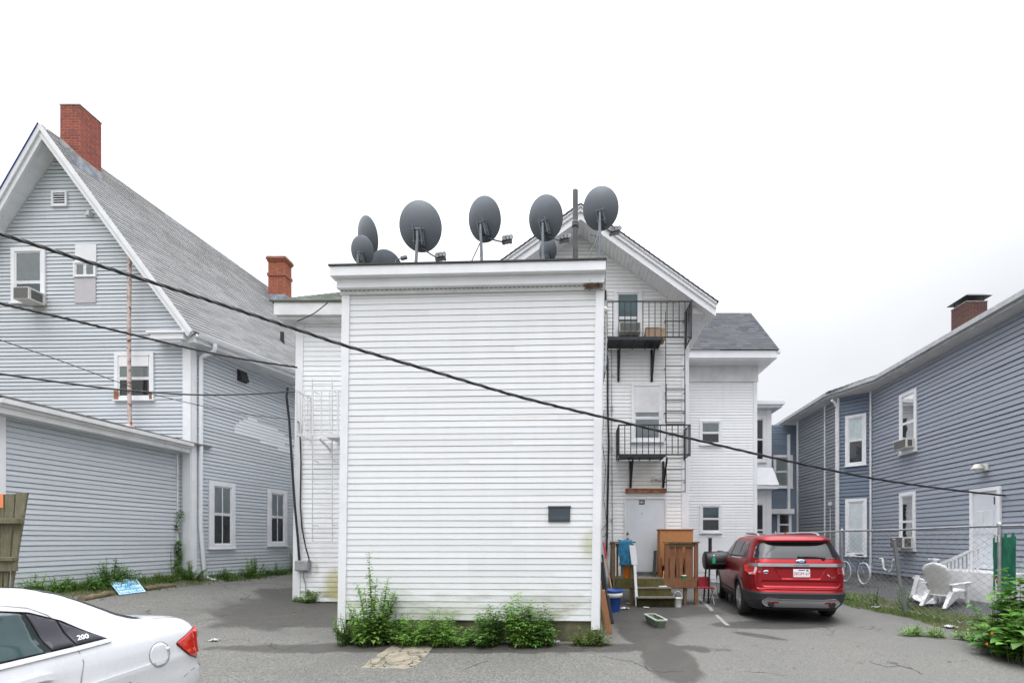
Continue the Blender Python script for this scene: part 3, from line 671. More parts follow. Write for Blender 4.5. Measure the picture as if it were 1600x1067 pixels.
# door-wall openings
window(house, fd, fd.rect(959, 454, 1003, 533), .09, low='roomteal', up='roomteal', split=.45)
wp = window(house, fd, fd.rect(986, 599, 1036, 690), .085, low='blind', up='shade', split=.40, kind='sash')
r = fd.rect(990, 604, 1031, 645); mb = MB(); fd.box(mb, r[0] + .03, r[2] - .03, r[1], r[3] - .03, .03, .042); mb.build('window_panel', 'trimold', wp, bevel=.003)
r = fd.rect(975, 777, 1041, 893)
mb = MB(); fd.box(mb, r[0], r[0] + .05, r[1], r[3], .008, .05); fd.box(mb, r[2] - .05, r[2], r[1], r[3], .008, .05); fd.box(mb, r[0] + .05, r[2] - .05, r[3] - .05, r[3], .008, .052)
dr = mb.build('back_door', 'trimold', house, bevel=.004)
mb = MB(); fd.box(mb, r[0] + .052, r[2] - .052, r[1] + .01, r[3] - .052, .008, .032)
M['doorpaint'] = plain('pale_grey_door_paint', (.60, .63, .67), .5, var=.05, scale=2); mb.build('door_leaf', 'doorpaint', dr, bevel=.003)
M['brass'] = plain('worn_brass', (.45, .36, .20), .3, .9, var=.2); a = r[0] + .10; zk = fd.hit(980, 833)[1]
for dz in (0, -.14):
    mb = MB(); mb.lathe([(.0, .0), (.035, 0), (.035, .012), (.018, .02), (.03, .05), (.0, .06)], Matrix.Translation(fd.p(a, zk + dz, .033)) @ Matrix.Rotation(PI / 2, 4, 'X'), 14)
    mb.build('handle' if dz else 'deadbolt', 'brass', dr)
rp = fd.rect(998, 781, 1007, 788); mb = MB(); fd.box(mb, rp[0], rp[2], rp[1], rp[3], .033, .037); mb.build('number_plate', 'black', dr)
mb = MB()
for i in range(3): fd.box(mb, rp[0] + .02 + i * .04, rp[0] + .04 + i * .04, rp[1] + .03, rp[3] - .03, .0375, .0385)
mb.build('plate_mark', 'trimold', dr); 
mb = MB(); q = fd.hit(1003, 802); mb.lathe([(0, 0), (.012, 0), (.012, .006), (0, .008)], Matrix.Translation(fd.p(q[0], q[1], .033)) @ Matrix.Rotation(PI / 2, 4, 'X'), 10); mb.build('peephole', 'black', dr)
mb = MB(); fd.box(mb, r[0] - .02, r[2] + .02, r[1] - .04, r[1], .008, .10); mb.build('threshold', 'galvdk', dr)
# rusted angle under the lower fire escape
r = fd.rect(977, 764, 1040, 770); mb = MB(); fd.box(mb, r[0], r[2], r[1], r[3], .012, .10); fd.box(mb, r[0] + .02, r[2] - .02, r[3] - .012, r[3] + .006, .02, .12); mb.build('door_canopy', 'rust', house)
# thin conduit and vertical feed cables on the door wall
mb = MB(); q0, q1 = fd.hit(955, 545), fd.hit(957, 870)
mb.tube([fd.p(q0[0], q0[1], .03), fd.p(q1[0], q1[1], .03)], .011, 6)
for y in (587, 635, 640, 700, 752, 812): q = fd.hit(956, y); fd.box(mb, q[0] - .03, q[0] + .03, q[1] - .02, q[1] + .02, .012, .045)
mb.build('conduit', 'galv', house)
mb = MB(); mb.tube([fd.p(*fd.hit(x, y), d) for x, y, d in ((946, 455, .05), (946.5, 552, .05), (949, 562, .04), (949.5, 640, .05), (951, 690, .07), (950, 745, .05), (949, 800, .05), (948.5, 835, .06), (947, 868, .08))], .028, 7)
tag(mb.build('service_cable', 'cable'), 'thick black cable running down the wall beside the back door', 'cable')
mb = MB(); mb.tube([fd.p(*fd.hit(x, y), .05 + .05 * math.sin(y)) for x, y in ((944, 640), (941, 690), (946, 730), (943, 780), (948, 818), (940, 828), (938, 836), (944, 838), (949, 830))], .007, 5)
tag(mb.build('loose_wire', 'cable'), 'thin loose looping wire beside the thick black wall cable', 'wire')
# ------------------------------------------------------------------ grey house on the left
lh = thing('gray_house', 'pale grey clapboard house with a steep gable and shingle roof', 'house', (-10.24, 12.25, .5))
fg = Frame((-10.24, 12.25, 0), (1, -.03, 0), (-.03, -1, 0)); GE = 6.95
sdir = V((.155, 1, 0)).normalized(); fsd = Frame((-10.24, 12.25, 0), sdir, (sdir.y, -sdir.x, 0))
mb = MB(); siding(mb, fg, [(-7.2, .3), (-.13, .3), (-.13, 7.45), (-3.58, 12.07), (-7.2, 6.98)], .1016, .014, .015, .005, seed=31, var=.05)
mb.build('gable_wall', 'gray', lh)
mb = MB(); siding(mb, fsd, [(.13, .35), (11, .35), (11, 6.9), (.13, 6.9)], .1016, .014, .014, .004, seed=32, var=.05); mb.build('side_wall', 'gray', lh)
mb = MB(); fg.box(mb, -.20, .02, .45, 6.8, .003, .032); fsd.box(mb, .003, .14, .45, 6.8, .003, .026); mb.build('corner_board', 'trim', lh, bevel=.004)
# roof, rakes and soffits
rA = at(66, 197, 11.95); rB = at(303, 519, 11.95); gF = at(463, 580, 15.05); gF2 = rB + (gF - rB) * 2.2
kF = at(447, 469, 19.2); kF2 = rA + (kF - rA) * 1.35
e = (rB - rA); ek = (gF2 - rB).normalized()
mb = MB(); fr_ = Frame(rB + V((-.02, -.06, .05)), ek, V((0, 0, 1)), rA - rB)
nrm = (gF2 - rB).cross(rA - rB).normalized(); fr_.n = nrm if nrm.z > 0 else -nrm
fr_.p = lambda a, z, d=0, L=(gF2 - rB).length: lerp(lerp(rB, gF2, a / L), lerp(rA, kF2, a / L), z) + fr_.n * (d + .03) + V((-.02, -.06, 0))
siding(mb, fr_, [(0, 0), ((gF2 - rB).length, 0), ((gF2 - rB).length, 1), (0, 1)], .0185, .016, 0, .0, tab=True, var=.16, seed=33, back=.02)
lB = V((rA.x * 2 - rB.x, rB.y + .4, rB.z - .3)); fl_ = Frame(lB, (0, 1, 0), (-.8, 0, .6), rA - lB)
siding(mb, fl_, [(0, 0), (8, 0), (8, 1), (0, 1)], .03, .016, 0, 0, tab=True, var=.16, seed=34)
mb.build('main_roof', 'roofgray', lh)
mb = MB()
def rake(p0, p1, lo, hi, y0, y1):
    d = (p1 - p0); q = V((0, 0, 1)); nn = V((-d.z, 0, d.x)).normalized(); nn = nn if nn.z > 0 else -nn
    mb.hexa([p0 + V((0, y0, 0)) + nn * lo, p1 + V((0, y0, 0)) + nn * lo, p1 + V((0, y1, 0)) + nn * lo, p0 + V((0, y1, 0)) + nn * lo, p0 + V((0, y0, 0)) + nn * hi, p1 + V((0, y0, 0)) + nn * hi, p1 + V((0, y1, 0)) + nn * hi, p0 + V((0, y1, 0)) + nn * hi])
for p1 in (rB, lB):
    rake(rA, p1, -.20, .0, -.03, .03); rake(rA, p1, -.09, .02, -.07, -.031)
mb.build('rake_board', 'trim', lh, bevel=.005)
mb = MB(); M['dripedge'] = plain('blue_drip_edge', (.03, .06, .30), .4, var=.1)
rake(rA, lB, .021, .032, -.09, .03); mb.build('drip_edge', 'dripedge', lh)
mb = MB()
for p1, sg in ((rB, 1), (lB, -1)):
    d = p1 - rA; L = d.length; f_ = Frame(rA + V((0, .03, -.25)), (0, 1, 0), V((-d.z * -1, 0, d.x * -1)) if False else V((d.z, 0, -d.x)).normalized() * (1 if sg > 0 else -1), d.normalized())
    siding(mb, f_, [(0, 0), (.46, 0), (.46, L), (0, L)], .085, .006, .011, 0, seed=35, back=.012)
mb.build('soffit', 'soffit', lh)
# eave: return at the corner, soffit, gutter and downspout
mb = MB(); fg.box(mb, -.78, .10, 6.83, 6.98, .0, .34); fg.box(mb, -.86, .14, 6.98, 7.03, .0, .38); fg.box(mb, -.5, .0, 6.77, 6.83, .0, .30); mb.build('eave_return', 'trim', lh, bevel=.006)
s0, s1 = rB + V((.0, .05, -.13)), gF2 + V((0, 0, -.13)); inn = V((-sdir.y, sdir.x, 0))
mb = MB(); mb.hexa([s0 + inn * .75 + V((0, 0, -.10)), s0 + V((0, 0, -.10)), s1 + V((0, 0, -.10)), s1 + inn * .9 + V((0, 0, -.10)), s0 + inn * .75 + V((0, 0, -.06)), s0 + V((0, 0, .10)), s1 + V((0, 0, .10)), s1 + inn * .9 + V((0, 0, -.06))]); mb.build('eave', 'trimold', lh)
mb = MB(); o_ = -inn
prof = [(.0, .11), (.0, .0), (.07, .0), (.09, .03), (.12, .09), (.125, .115), (.112, .115), (.105, .09), (.06, .02), (.012, .02), (.012, .11)]
mb.grid([[b + o_ * x + V((0, 0, z - .12)) for x, z in prof] for b in (s0 + V((0, 0, .13)), s1 + V((0, 0, .13)))], smooth=False); mb.build('gutter', 'trim', lh)
mb = MB(); c0 = s0 + (s1 - s0).normalized() * .45 + o_ * .06 + V((0, 0, .0))
w0 = fsd.p(.22, 6.55, .07); w1 = fsd.p(.22, 2.0, .06); w2 = fsd.p(.33, .62, .06); w3 = fsd.p(.42, .52, .28)
mb.tube([c0, c0 + V((0, 0, -.12)), c0 + V((0, 0, -.16)) + (w0 - c0) * .12, w0 + (c0 - w0) * .12, w0, w0 + V((0, 0, -.2)), w1, w2 + V((0, 0, .1)), w2, w3], .052, 8); mb.build('downspout', 'trim', lh)
# low wing along the left edge
wd = V((.0486, 1, 0)).normalized(); fwg = Frame((-10.5 - .0486 * 4.0, 12.2 - 4.0, 0), wd, (wd.y, -wd.x, 0))
qa = fwg.hit(5, 780)[0]
zt0, zt1 = fwg.hit(8, 650)[1], fwg.hit(282, 700)[1]
mb = MB(); siding(mb, fwg, [(qa, .3), (4.0, .3), (4.0, 3.98), (qa, 3.98)], .1016, .014, .013, .005, seed=36, var=.05); 
fwe = Frame(fwg.p(qa - .12, 0), (1, 0, 0), (0, -1, 0)); siding(mb, fwe, [(-4, .3), (0, .3), (0, 3.98), (-4, 3.98)], .1016, seed=37); mb.build('low_wing_wall', 'gray', lh)
mb = MB(); fwg.box(mb, qa - .14, qa + .02, .3, 3.95, .003, .03); fwe.box(mb, -.15, .0, .3, 3.95, .003, .02); mb.build('corner_board', 'trim', lh, bevel=.004)
mb = MB(); fwg.box(mb, 3.90, 3.94, .8, 3.9, .016, .03); mb.build('conduit', 'trimold', lh)
zf0, zf1 = fwg.hit(60, 640)[1], fwg.hit(296, 692)[1]
mb = MB(); fwg.box(mb, qa - .3, 4.0, 3.93, 4.04, .0, .30); fwg.box(mb, qa - .3, 4.0, 4.04, 4.17, .20, .33); fwg.box(mb, qa - .3, 4.02, 4.10, 4.19, .331, .40); mb.build('wing_fascia', 'trimold', lh, bevel=.008)
mb = MB(); f_ = Frame(fwg.p(qa - .3, 4.20, .40), wd, V((.25, 0, 1)), V((-3.0, 0, .75))); siding(mb, f_, [(0, 0), (4.5, 0), (4.5, 1), (0, 1)], .05, .012, 0, 0, tab=True, var=.16, seed=38); mb.build('low_wing_roof', 'roofgray', lh)
# windows on the gable
window(lh, fg, fg.rect(20, 388, 73, 474), .11, low='roomteal', up='blind', split=.36, dep=.002)
rw = fg.rect(117, 410, 152, 434); window(lh, fg, rw, .045, kind='slider', up='blind', sill=False)
r = fg.rect(119, 383, 152, 410); mb = MB(); fg.box(mb, r[0], r[2], r[1] + .01, r[3], .01, .03); mb.build('window_panel', 'trim', lh, bevel=.003)
r = fg.rect(118, 435, 151, 474); mb = MB(); fg.box(mb, r[0], r[2], r[1], r[3] - .01, .01, .028); mb.build('plywood_panel', 'panelgray', lh, bevel=.003)
w3_ = window(lh, fg, fg.rect(181, 551, 242, 625), .10, low='room', up='blind', split=.45)
r = fg.rect(189, 554, 234, 573); mb = MB(); fg.box(mb, r[0], r[2], r[1], r[3], .02, .042); mb.build('window_panel', 'trim', lh)
mb = MB(); r = fg.rect(181, 611, 188, 626); fg.box(mb, r[0], r[2], r[1], r[3], .052, .057); mb.build('rust_patch', 'rust', w3_)
mb = MB(); r = fg.rect(236, 613, 240, 625); fg.box(mb, r[0], r[2], r[1], r[3], .052, .057); mb.build('rust_patch', 'rust', w3_)
window(lh, fsd, fsd.rect(325, 753, 366, 856), .13, low='screen', up='blind', muntin=1, split=.52); window(lh, fsd, fsd.rect(417, 765, 447, 852), .13, low='screen', up='blind', muntin=1, split=.52)
# gable louvre, dryer vent, bare siding patch
r = fg.rect(83, 300, 107, 324); mb = MB(); fr4 = .05
fg.box(mb, r[0], r[0] + fr4, r[1], r[3], .01, .05); fg.box(mb, r[2] - fr4, r[2], r[1], r[3], .01, .05); fg.box(mb, r[0] + fr4, r[2] - fr4, r[3] - fr4, r[3], .01, .05); fg.box(mb, r[0] + fr4, r[2] - fr4, r[1], r[1] + fr4, .01, .05)
lv = mb.build('gable_vent', 'trim', lh)
mb = MB(); fg.box(mb, r[0] + fr4, r[2] - fr4, r[1] + fr4, r[3] - fr4, .009, .016); mb.build('vent_back', 'black', lv)
mb = MB()
for i in range(5):
    z = lerp(r[1] + fr4, r[3] - fr4, (i + .3) / 5); a = fg.p(r[0] + fr4, z + .02, .018); b = fg.p(r[2] - fr4, z + .02, .018); mb.hexa([fg.p(r[0] + fr4, z - .018, .048), fg.p(r[2] - fr4, z - .018, .048), b, a, fg.p(r[0] + fr4, z - .008, .048), fg.p(r[2] - fr4, z - .008, .048), fg.p(r[2] - fr4, z + .03, .018), fg.p(r[0] + fr4, z + .03, .018)])
mb.build('louvre', 'trim', lv)
r = fsd.rect(370, 580, 384, 597); mb = MB(); fsd.box(mb, r[0], r[2], r[1], r[3], .01, .05)
mb.hexa([fsd.p(r[0] + .03, r[1] + .02, .16), fsd.p(r[2] - .03, r[1] + .02, .16), fsd.p(r[2] - .03, r[1] + .02, .05), fsd.p(r[0] + .03, r[1] + .02, .05), fsd.p(r[0] + .03, r[3] - .08, .09), fsd.p(r[2] - .03, r[3] - .08, .09), fsd.p(r[2] - .03, r[3] - .02, .05), fsd.p(r[0] + .03, r[3] - .02, .05)])
mb.build('dryer_vent', 'cladding', lh)
M['patch'] = siding_mat('white_repair_siding', (.80, .82, .85), grime=.05); mb = MB()
for k, (z0, a0, a1) in enumerate(((5.26, 1.75, 2.1), (5.16, 1.6, 2.9), (5.06, 1.45, 3.2), (4.96, 1.35, 3.6), (4.86, 1.3, 4.2), (4.76, 1.3, 3.2), (4.66, 2.2, 4.6), (4.56, 2.9, 5.0))):
    z0 = .35 + round((z0 - .35) / .1008) * .1008; mb.face([fsd.p(a0, z0 + .001, .0175), fsd.p(a1, z0 + .001, .0175), fsd.p(a1, z0 + .088, .006), fsd.p(a0, z0 + .088, .006)]); mb.face([fsd.p(a0, z0 + .001, .01), fsd.p(a1, z0 + .001, .01), fsd.p(a1, z0 + .001, .0175), fsd.p(a0, z0 + .001, .0175)])
mb.build('siding_patch', 'patch', lh)
# roof stub vent
q = at(441, 532, 15.6); mb = MB(); mb.tube([q + V((0, .1, -.35)), q + V((0, 0, .05)), q + V((0, 0, .28))], .06, 8); mb.build('vent_pipe', 'cladding', lh)
# chimneys
def chimney(parent, x0, x1, y0, y1, zb, zt, mat, cap=0, flash=.3, name='chimney', step=0):
    mb = MB(); mb.box((x0, y0, zb), (x1, y1, zt)); c_ = mb.build(name, mat, parent)
    mb = MB()
    if step:
        mb.box((x0 - .03, y0 - .03, zt - .55), (x1 + .03, y1 + .03, zt - .44)); mb.build('band_course', mat, c_); mb = MB(); mb.box((x0 - .03, y0 - .03, zt + .001), (x1 + .03, y1 + .03, zt + .07)); mb.box((x0 - .06, y0 - .06, zt + .071), (x1 + .06, y1 + .06, zt + .14)); mb.build('corbel', mat, c_)
        mb = MB(); mb.box((x0 - .05, y0 - .05, zt + .141), (x1 + .05, y1 + .05, zt + .20)); mb.build('crown_mortar', 'mortar', c_, bevel=.03)
    else:
        mb.box((x0 - .012, y0 - .012, zt + .001), (x1 + .012, y1 + .012, zt + .03)); mb.build('crown_mortar', 'mortar', c_)
    return c_
c1 = chimney(lh, -13.58, -13.06, 12.13, 12.68, 11.95, 13.07, 'brick')
def slant(x0, x1, y0, y1, zl, zr, zt): mb.hexa([(x0, y0, zl), (x1, y0, zr), (x1, y1, zr), (x0, y1, zl), (x0, y0, zt), (x1, y0, zt), (x1, y1, zt), (x0, y1, zt)])
mb = MB(); slant(-13.58, -13.06, 12.13, 12.68, 11.95, 11.42, 11.951); mb.build('chimney_base', 'brick', c1)
mb = MB(); x0, x1, y0, y1 = -13.595, -13.045, 12.115, 12.695; mb.hexa([(x0, y0, 11.95), (x1, y0, 11.30), (x1, y1, 11.30), (x0, y1, 11.95), (x0, y0, 12.14), (x1, y0, 11.62), (x1, y1, 11.62), (x0, y1, 12.14)]); mb.build('flashing', 'lead', c1)
mb = MB(); x0, x1, y0, y1 = -13.588, -13.052, 12.122, 12.688; mb.hexa([(x0, y0, 12.0), (x1, y0, 11.55), (x1, y1, 11.55), (x0, y1, 12.0), (x0, y0, 12.23), (x1, y0, 11.72), (x1, y1, 11.72), (x0, y1, 12.23)]); mb.build('mortar_coat', 'mortar', c1)
q = at(433, 470, 17.6); chimney(lh, q.x - .34, q.x + .30, 17.6, 18.0, 9.8, at(434, 402, 17.6).z - .16, 'brickor', step=1)
mb = MB(); mb.box((q.x - .36, 17.58, 9.8), (q.x + .32, 18.02, at(434, 460, 17.6).z)); mb.build('flashing', 'lead', lh)
# rusty vertical pipe standing on the low roof
mb = MB(); mb.tube([fg.p(*fg.hit(x, y), .24) for x, y in ((216.5, 402), (216, 470), (215.5, 540), (216, 600), (217, 668))], .042, 8)
q = fg.hit(217, 668); mb.lathe([(.13, -.12), (.09, 0), (.06, .03)], Matrix.Translation(fg.p(q[0], q[1], .24)), 10)
tag(mb.build('rusty_pipe', 'rustpipe'), 'tall thin rusty pipe standing upright in front of the grey gable', 'pipe')

def ac(label, fr, r, dep, group=None, side=0):
    t_ = thing('air_conditioner', label, 'air conditioner', fr.p((r[0] + r[2]) / 2, r[1], dep), group)
    mb = MB(); fr.box(mb, r[0], r[2], r[1], r[3], .05, dep); mb.build('case', 'acwhite', t_, bevel=.01)
    mb = MB(); n = 9
    for i in range(n):
        z = lerp(r[1] + .03, r[3] - .03, i / (n - 1)); fr.box(mb, r[0] + .03, r[2] - .03, z - .006, z + .006, dep + .001, dep + .008)
    mb2 = MB(); fr.box(mb2, r[0] + .025, r[2] - .025, r[1] + .02, r[3] - .02, dep - .01, dep + .003); mb2.build('grille', 'acgrille', t_)
    mb2 = MB(); ed = r[2] if side >= 0 else r[0]; e_ = .003 if side >= 0 else -.003
    lo_, hi_ = (ed - .004, ed + e_) if side >= 0 else (ed + e_, ed + .004)
    fr.box(mb2, lo_, hi_, r[1] + .04, r[3] - .05, .12, dep - .05); mb2.build('side_louvre', 'acgrille', t_)
    return t_
fga = Frame(fg.p(0, 0, .42), fg.e, fg.n); r = fga.rect(20, 448, 45, 467); ac('beige box air conditioner jutting out of the upper left gable window', fg, r, .42, 'window air conditioners')
# small lamp bracket near the gable top
q = fg.hit(141, 337); mb = MB(); fg.box(mb, q[0] - .10, q[0] + .03, q[1] - .02, q[1] + .03, .012, .06); fg.box(mb, q[0] + .031, q[0] + .10, q[1] - .05, q[1] + .06, .012, .12)
tag(mb.build('cable_bracket', 'trimold', bevel=.004), 'small white bracket high on the grey gable wall', 'bracket')

# ------------------------------------------------------------------ blue-grey house on the right
rh = thing('blue_house', 'slate blue vinyl-sided house with white window trim on the right', 'house', (10, 13, .3))
bd = V((.0375, 1, 0)).normalized(); fb2 = Frame((9.6, 0, 0), bd, (-bd.y, bd.x, 0)); YJ = 15.94
mb = MB(); siding(mb, fb2, [(4.0, .52), (YJ, .52), (YJ, 6.75), (4.0, 6.75)], .127, .016, .023, .004, seed=41, var=.04); mb.build('long_wall', 'blue', rh)
mb = MB(); fb2.box(mb, 4.0, YJ, -.2, .515, -.3, -.03); mb.build('foundation', 'foundation', rh)
jx = fb2.p(YJ, 0); bdir = V((-.707, .707, 0)); fba = Frame(jx, bdir, (-.707, -.707, 0))
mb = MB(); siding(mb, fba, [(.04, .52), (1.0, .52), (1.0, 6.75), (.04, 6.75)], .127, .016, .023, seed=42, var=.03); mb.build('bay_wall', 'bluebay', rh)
mb = MB(); fba.box(mb, -.03, .04, .5, 6.75, .0, .03); fba.box(mb, .98, 1.06, .5, 6.75, .0, .03); mb.build('corner_board', 'trim', rh, bevel=.003)
k1 = fba.p(1.02, 0); fbf = Frame(k1, bd, (-bd.y, bd.x, 0))
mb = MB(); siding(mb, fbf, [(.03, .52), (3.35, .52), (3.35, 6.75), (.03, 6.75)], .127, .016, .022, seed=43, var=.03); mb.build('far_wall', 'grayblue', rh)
q1, q2 = fbf.hit(1290, 800)[0], fbf.hit(1296, 800)[0]
mb = MB(); fbf.box(mb, q1, q1 + .07, .5, 6.75, .0, .03); fbf.box(mb, 3.22, 3.36, .5, 6.75, .0, .03); mb.build('corner_board', 'trim', rh, bevel=.003)
mb = MB(); fbf.box(mb, -.08, .02, .5, 6.4, .02, .10); c_ = fbf.p(-.03, 6.4, .06); mb.tube([c_, c_ + V((-.1, -.02, .18)), c_ + V((-.22, -.05, .25))], .045, 7); mb.build('downspout', 'trim', rh, bevel=.004)
k2 = fbf.p(3.36, 0); ff = Frame((k2.x - 2.2, k2.y + .5, 0), (1, 0, 0), (0, -1, 0))
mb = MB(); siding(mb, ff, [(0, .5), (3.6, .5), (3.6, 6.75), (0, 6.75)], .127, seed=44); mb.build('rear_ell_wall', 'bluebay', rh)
mb = MB(); ff.box(mb, 1.98, 2.08, 3.0, 6.3, .0, .12); ff.box(mb, 0, 2.2, 2.78, 3.0, .02, .25); ff.box(mb, .95, 1.05, .3, 2.78, .02, .12); mb.build('porch_trim', 'trim', rh, bevel=.004)
window(rh, ff, ff.rect(1208, 711, 1238, 762), .09, low='blind', up='blind'); window(rh, ff, ff.rect(1214, 800, 1236, 838), .08, low='screen', up='room')
# eave, soffit and roof
ez = 6.95
def bp(s, d, z): return fb2.p(s, z, d)
k3 = fbf.p(3.6, 0); sE = (k3 - fb2.O).dot(fb2.e); dE = (k3 - fb2.O).dot(fb2.n)
mb = MB()
pts = [(3.5, .32), (YJ - .9, .32), (YJ + .9, dE + .32), (sE + 5, dE + .32)]
for (a, b) in zip(pts, pts[1:]):
    mb.hexa([bp(a[0], a[1], 6.80), bp(b[0], b[1], 6.80), bp(b[0], -1.2, 6.80), bp(a[0], -1.2, 6.80), bp(a[0], a[1], 6.83), bp(b[0], b[1], 6.83), bp(b[0], -1.2, 6.83), bp(a[0], -1.2, 6.83)])
mb.build('soffit', 'trimold', rh)
mb = MB()
for (a, b) in zip(pts, pts[1:]):
    for (d0, d1, z0, z1) in ((0, .03, 6.78, 6.92), (.03, .11, 6.86, 6.98)):
        mb.hexa([bp(a[0], a[1] + d1, z0), bp(b[0], b[1] + d1, z0), bp(b[0], b[1] + d0, z0), bp(a[0], a[1] + d0, z0), bp(a[0], a[1] + d1, z1), bp(b[0], b[1] + d1, z1), bp(b[0], b[1] + d0, z1), bp(a[0], a[1] + d0, z1)])
mb.build('gutter', 'grayboard', rh)
mb = MB(); f_ = Frame(bp(3.4, .40, 6.97), bd, V((-.36, 0, 1)), (bp(0, -5, 8.85) - bp(0, .40, 6.97)))
siding(mb, f_, [(0, 0), (YJ - 4.2, 0), (YJ - 4.2, 1), (0, 1)], .03, .013, 0, 0, tab=True, var=.2, seed=45)
f_ = Frame(bp(YJ + .6, dE + .40, 6.97), bd, V((-.36, 0, 1)), (bp(0, -5, 8.85) - bp(0, dE + .40, 6.97))); siding(mb, f_, [(0, 0), (9, 0), (9, 1), (-1.3, 1)], .03, .013, 0, 0, tab=True, var=.2, seed=46)
mb.face([bp(YJ - .8, .40, 6.972), bp(YJ + .6, dE + .40, 6.972), bp(YJ + .0, -5, 8.85), bp(YJ - .8, -5, 8.85)]); mb.build('roof', 'roofgray', rh)
q = at(1518, 500, 15.1); ch = chimney(rh, q.x - .34, q.x + .34, 14.9, 15.5, 7.8, at(1518, 474, 15).z, 'brickdk')
mb = MB()
for sx_ in (-.28, .28):
    for sy_ in (.06, .54): mb.tube([(q.x + sx_, 14.9 + sy_, at(1518, 474, 15).z), (q.x + sx_, 14.9 + sy_, at(1518, 466, 15).z + .02)], .012, 5)
zc = at(1518, 466, 15).z; mb.hexa([(q.x - .43, 14.8, zc), (q.x + .43, 14.8, zc), (q.x + .43, 15.6, zc), (q.x - .43, 15.6, zc), (q.x - .22, 15.0, zc + .14), (q.x + .30, 15.0, zc + .14), (q.x + .30, 15.4, zc + .14), (q.x - .22, 15.4, zc + .14)]); mb.build('chimney_cap', 'cladding', ch)
# windows and door
window(rh, fba, fba.rect(1321, 648, 1354, 727), .10, low='room', up='blind', split=.5); window(rh, fba, fba.rect(1321, 779, 1355, 868), .10, low='blind', up='shade', split=.45)
wA = fb2.rect(1407, 612, 1434, 707); window(rh, fb2, (min(wA[0], wA[2]), wA[1], max(wA[0], wA[2]), wA[3]), .10, low='screen', up='blind', muntin=0)
wB = fb2.rect(1407, 769, 1432, 859); window(rh, fb2, (min(wB[0], wB[2]), wB[1], max(wB[0], wB[2]), wB[3]), .10, low='blind', up='shade')
wD = fb2.rect(1518, 762, 1566, 889); d0, d1 = min(wD[0], wD[2]), max(wD[0], wD[2])
mb = MB(); z0, z1 = wD[1], wD[3]
fb2.box(mb, d0, d0 + .09, z0, z1, .008, .06); fb2.box(mb, d1 - .09, d1, z0, z1, .008, .06); fb2.box(mb, d0 + .09, d1 - .09, z1 - .09, z1, .008, .062); sd = mb.build('side_door', 'trim', rh, bevel=.004)
mb = MB(); fb2.box(mb, d0 + .092, d1 - .092, z0 + .01, z1 - .092, .008, .03)
for (u0, u1) in ((.14, .44), (.56, .86)):
    for (v0, v1) in ((.08, .36), (.43, .72)): a_, b_ = lerp(d0 + .1, d1 - .1, u0), lerp(d0 + .1, d1 - .1, u1); fb2.box(mb, a_, b_, lerp(z0, z1, v0), lerp(z0, z1, v1), .03, .040)
dl = mb.build('door_leaf', 'doorpaint', sd, bevel=.005)
mb = MB(); fb2.box(mb, d0 + .16, d0 + .19, z1 - .42, z1 - .24, .0305, .036); mb.build('house_number', 'cladding', sd)
ac('white air conditioner in the upper window of the blue house', fb2, (min(wA[0], wA[2]) + .06, wA[1] + .10, max(wA[0], wA[2]) - .12, wA[1] + .38), .30, 'window air conditioners', -1)
ac('grey air conditioner in the lower window of the blue house', fb2, (min(wB[0], wB[2]) + .06, wB[1] + .06, max(wB[0], wB[2]) - .05, wB[1] + .40), .36, 'window air conditioners', -1)
# porch steps and white railing below the side door
ps = thing('side_porch', 'small white porch with a sloping railing under the blue house door', 'porch', fb2.p(d0, .3, .5))
mb = MB(); fb2.box(mb, d0 - .9, d1 + .1, .2, z0 - .02, .03, .9); mb.build('platform', 'trimold', ps)
mb = MB(); zt_ = z0 + .55
fb2.box(mb, d1 + .05, d1 + .15, .3, z0 + .20, .82, .90); mb.build('post', 'trim', ps, bevel=.005); mb = MB(); fb2.box(mb, d1 + .01, d1 + .19, z0 + .201, z0 + .24, .78, .94); mb.build('post_cap', 'trim', ps)
mb = MB(); mb.bar(fb2.p(d1 + .1, z0 + .02, .86), fb2.p(d0 - .6, z0 + .62, .86), V((.02, 0, 0)), V((0, 0, .035))); mb.build('rail', 'trim', ps)
mb = MB()
for i in range(12):
    f = i / 12; s_ = lerp(d1 + .05, d0 - .5, f); fb2.box(mb, s_, s_ + .035, z0 - .55, z0 + .03 + .58 * f, .84, .875)
mb.build('baluster', 'trim', ps)
# flood lamp over the side door
q = fb2.hit(1541, 731); fl_ = thing('wall_lamp', 'dirty white wall lamp above the side door of the blue house', 'wall lamp', fb2.p(q[0], q[1], 0))
mb = MB(); fb2.box(mb, q[0] - .09, q[0] + .09, q[1] - .07, q[1] + .10, .012, .05); mb.build('back_plate', 'acwhite', fl_, bevel=.006)
mb = MB(); mb.lathe([(.05, .10), (.07, .08), (.10, .02), (.15, -.03), (.14, -.035), (.06, .01), (.0, .02)], Matrix.Translation(fb2.p(q[0] + .02, q[1], .20)), 16); mb.tube([fb2.p(q[0], q[1] + .05, .05), fb2.p(q[0] + .02, q[1] + .09, .2)], .02, 6); mb.build('shade', 'acwhite', fl_)
mb = MB(); mb.lathe([(0, -.10), (.045, -.08), (.055, -.02), (.03, .0)], Matrix.Translation(fb2.p(q[0] + .02, q[1], .20)), 12); mb.build('bulb', 'lampwhite', fl_)
q = fbf.hit(1299, 786); mb = MB(); fbf.box(mb, q[0] - .06, q[0] + .06, q[1] - .08, q[1] + .05, .015, .09); mb.tube([fbf.p(q[0], q[1] - .08, .04), fbf.p(q[0], .6, .04)], .012, 5)
tag(mb.build('cable_outlet', 'trim'), 'small white outlet box with a thin conduit on the far blue wall', 'outlet')
mb = MB(); q = fba.p(.0, 0, .06); mb.tube([(q.x - .02, q.y - .05, .85), (q.x - .02, q.y - .05, 6.6)], .02, 6); mb.build('drain_pipe', 'trim', rh)
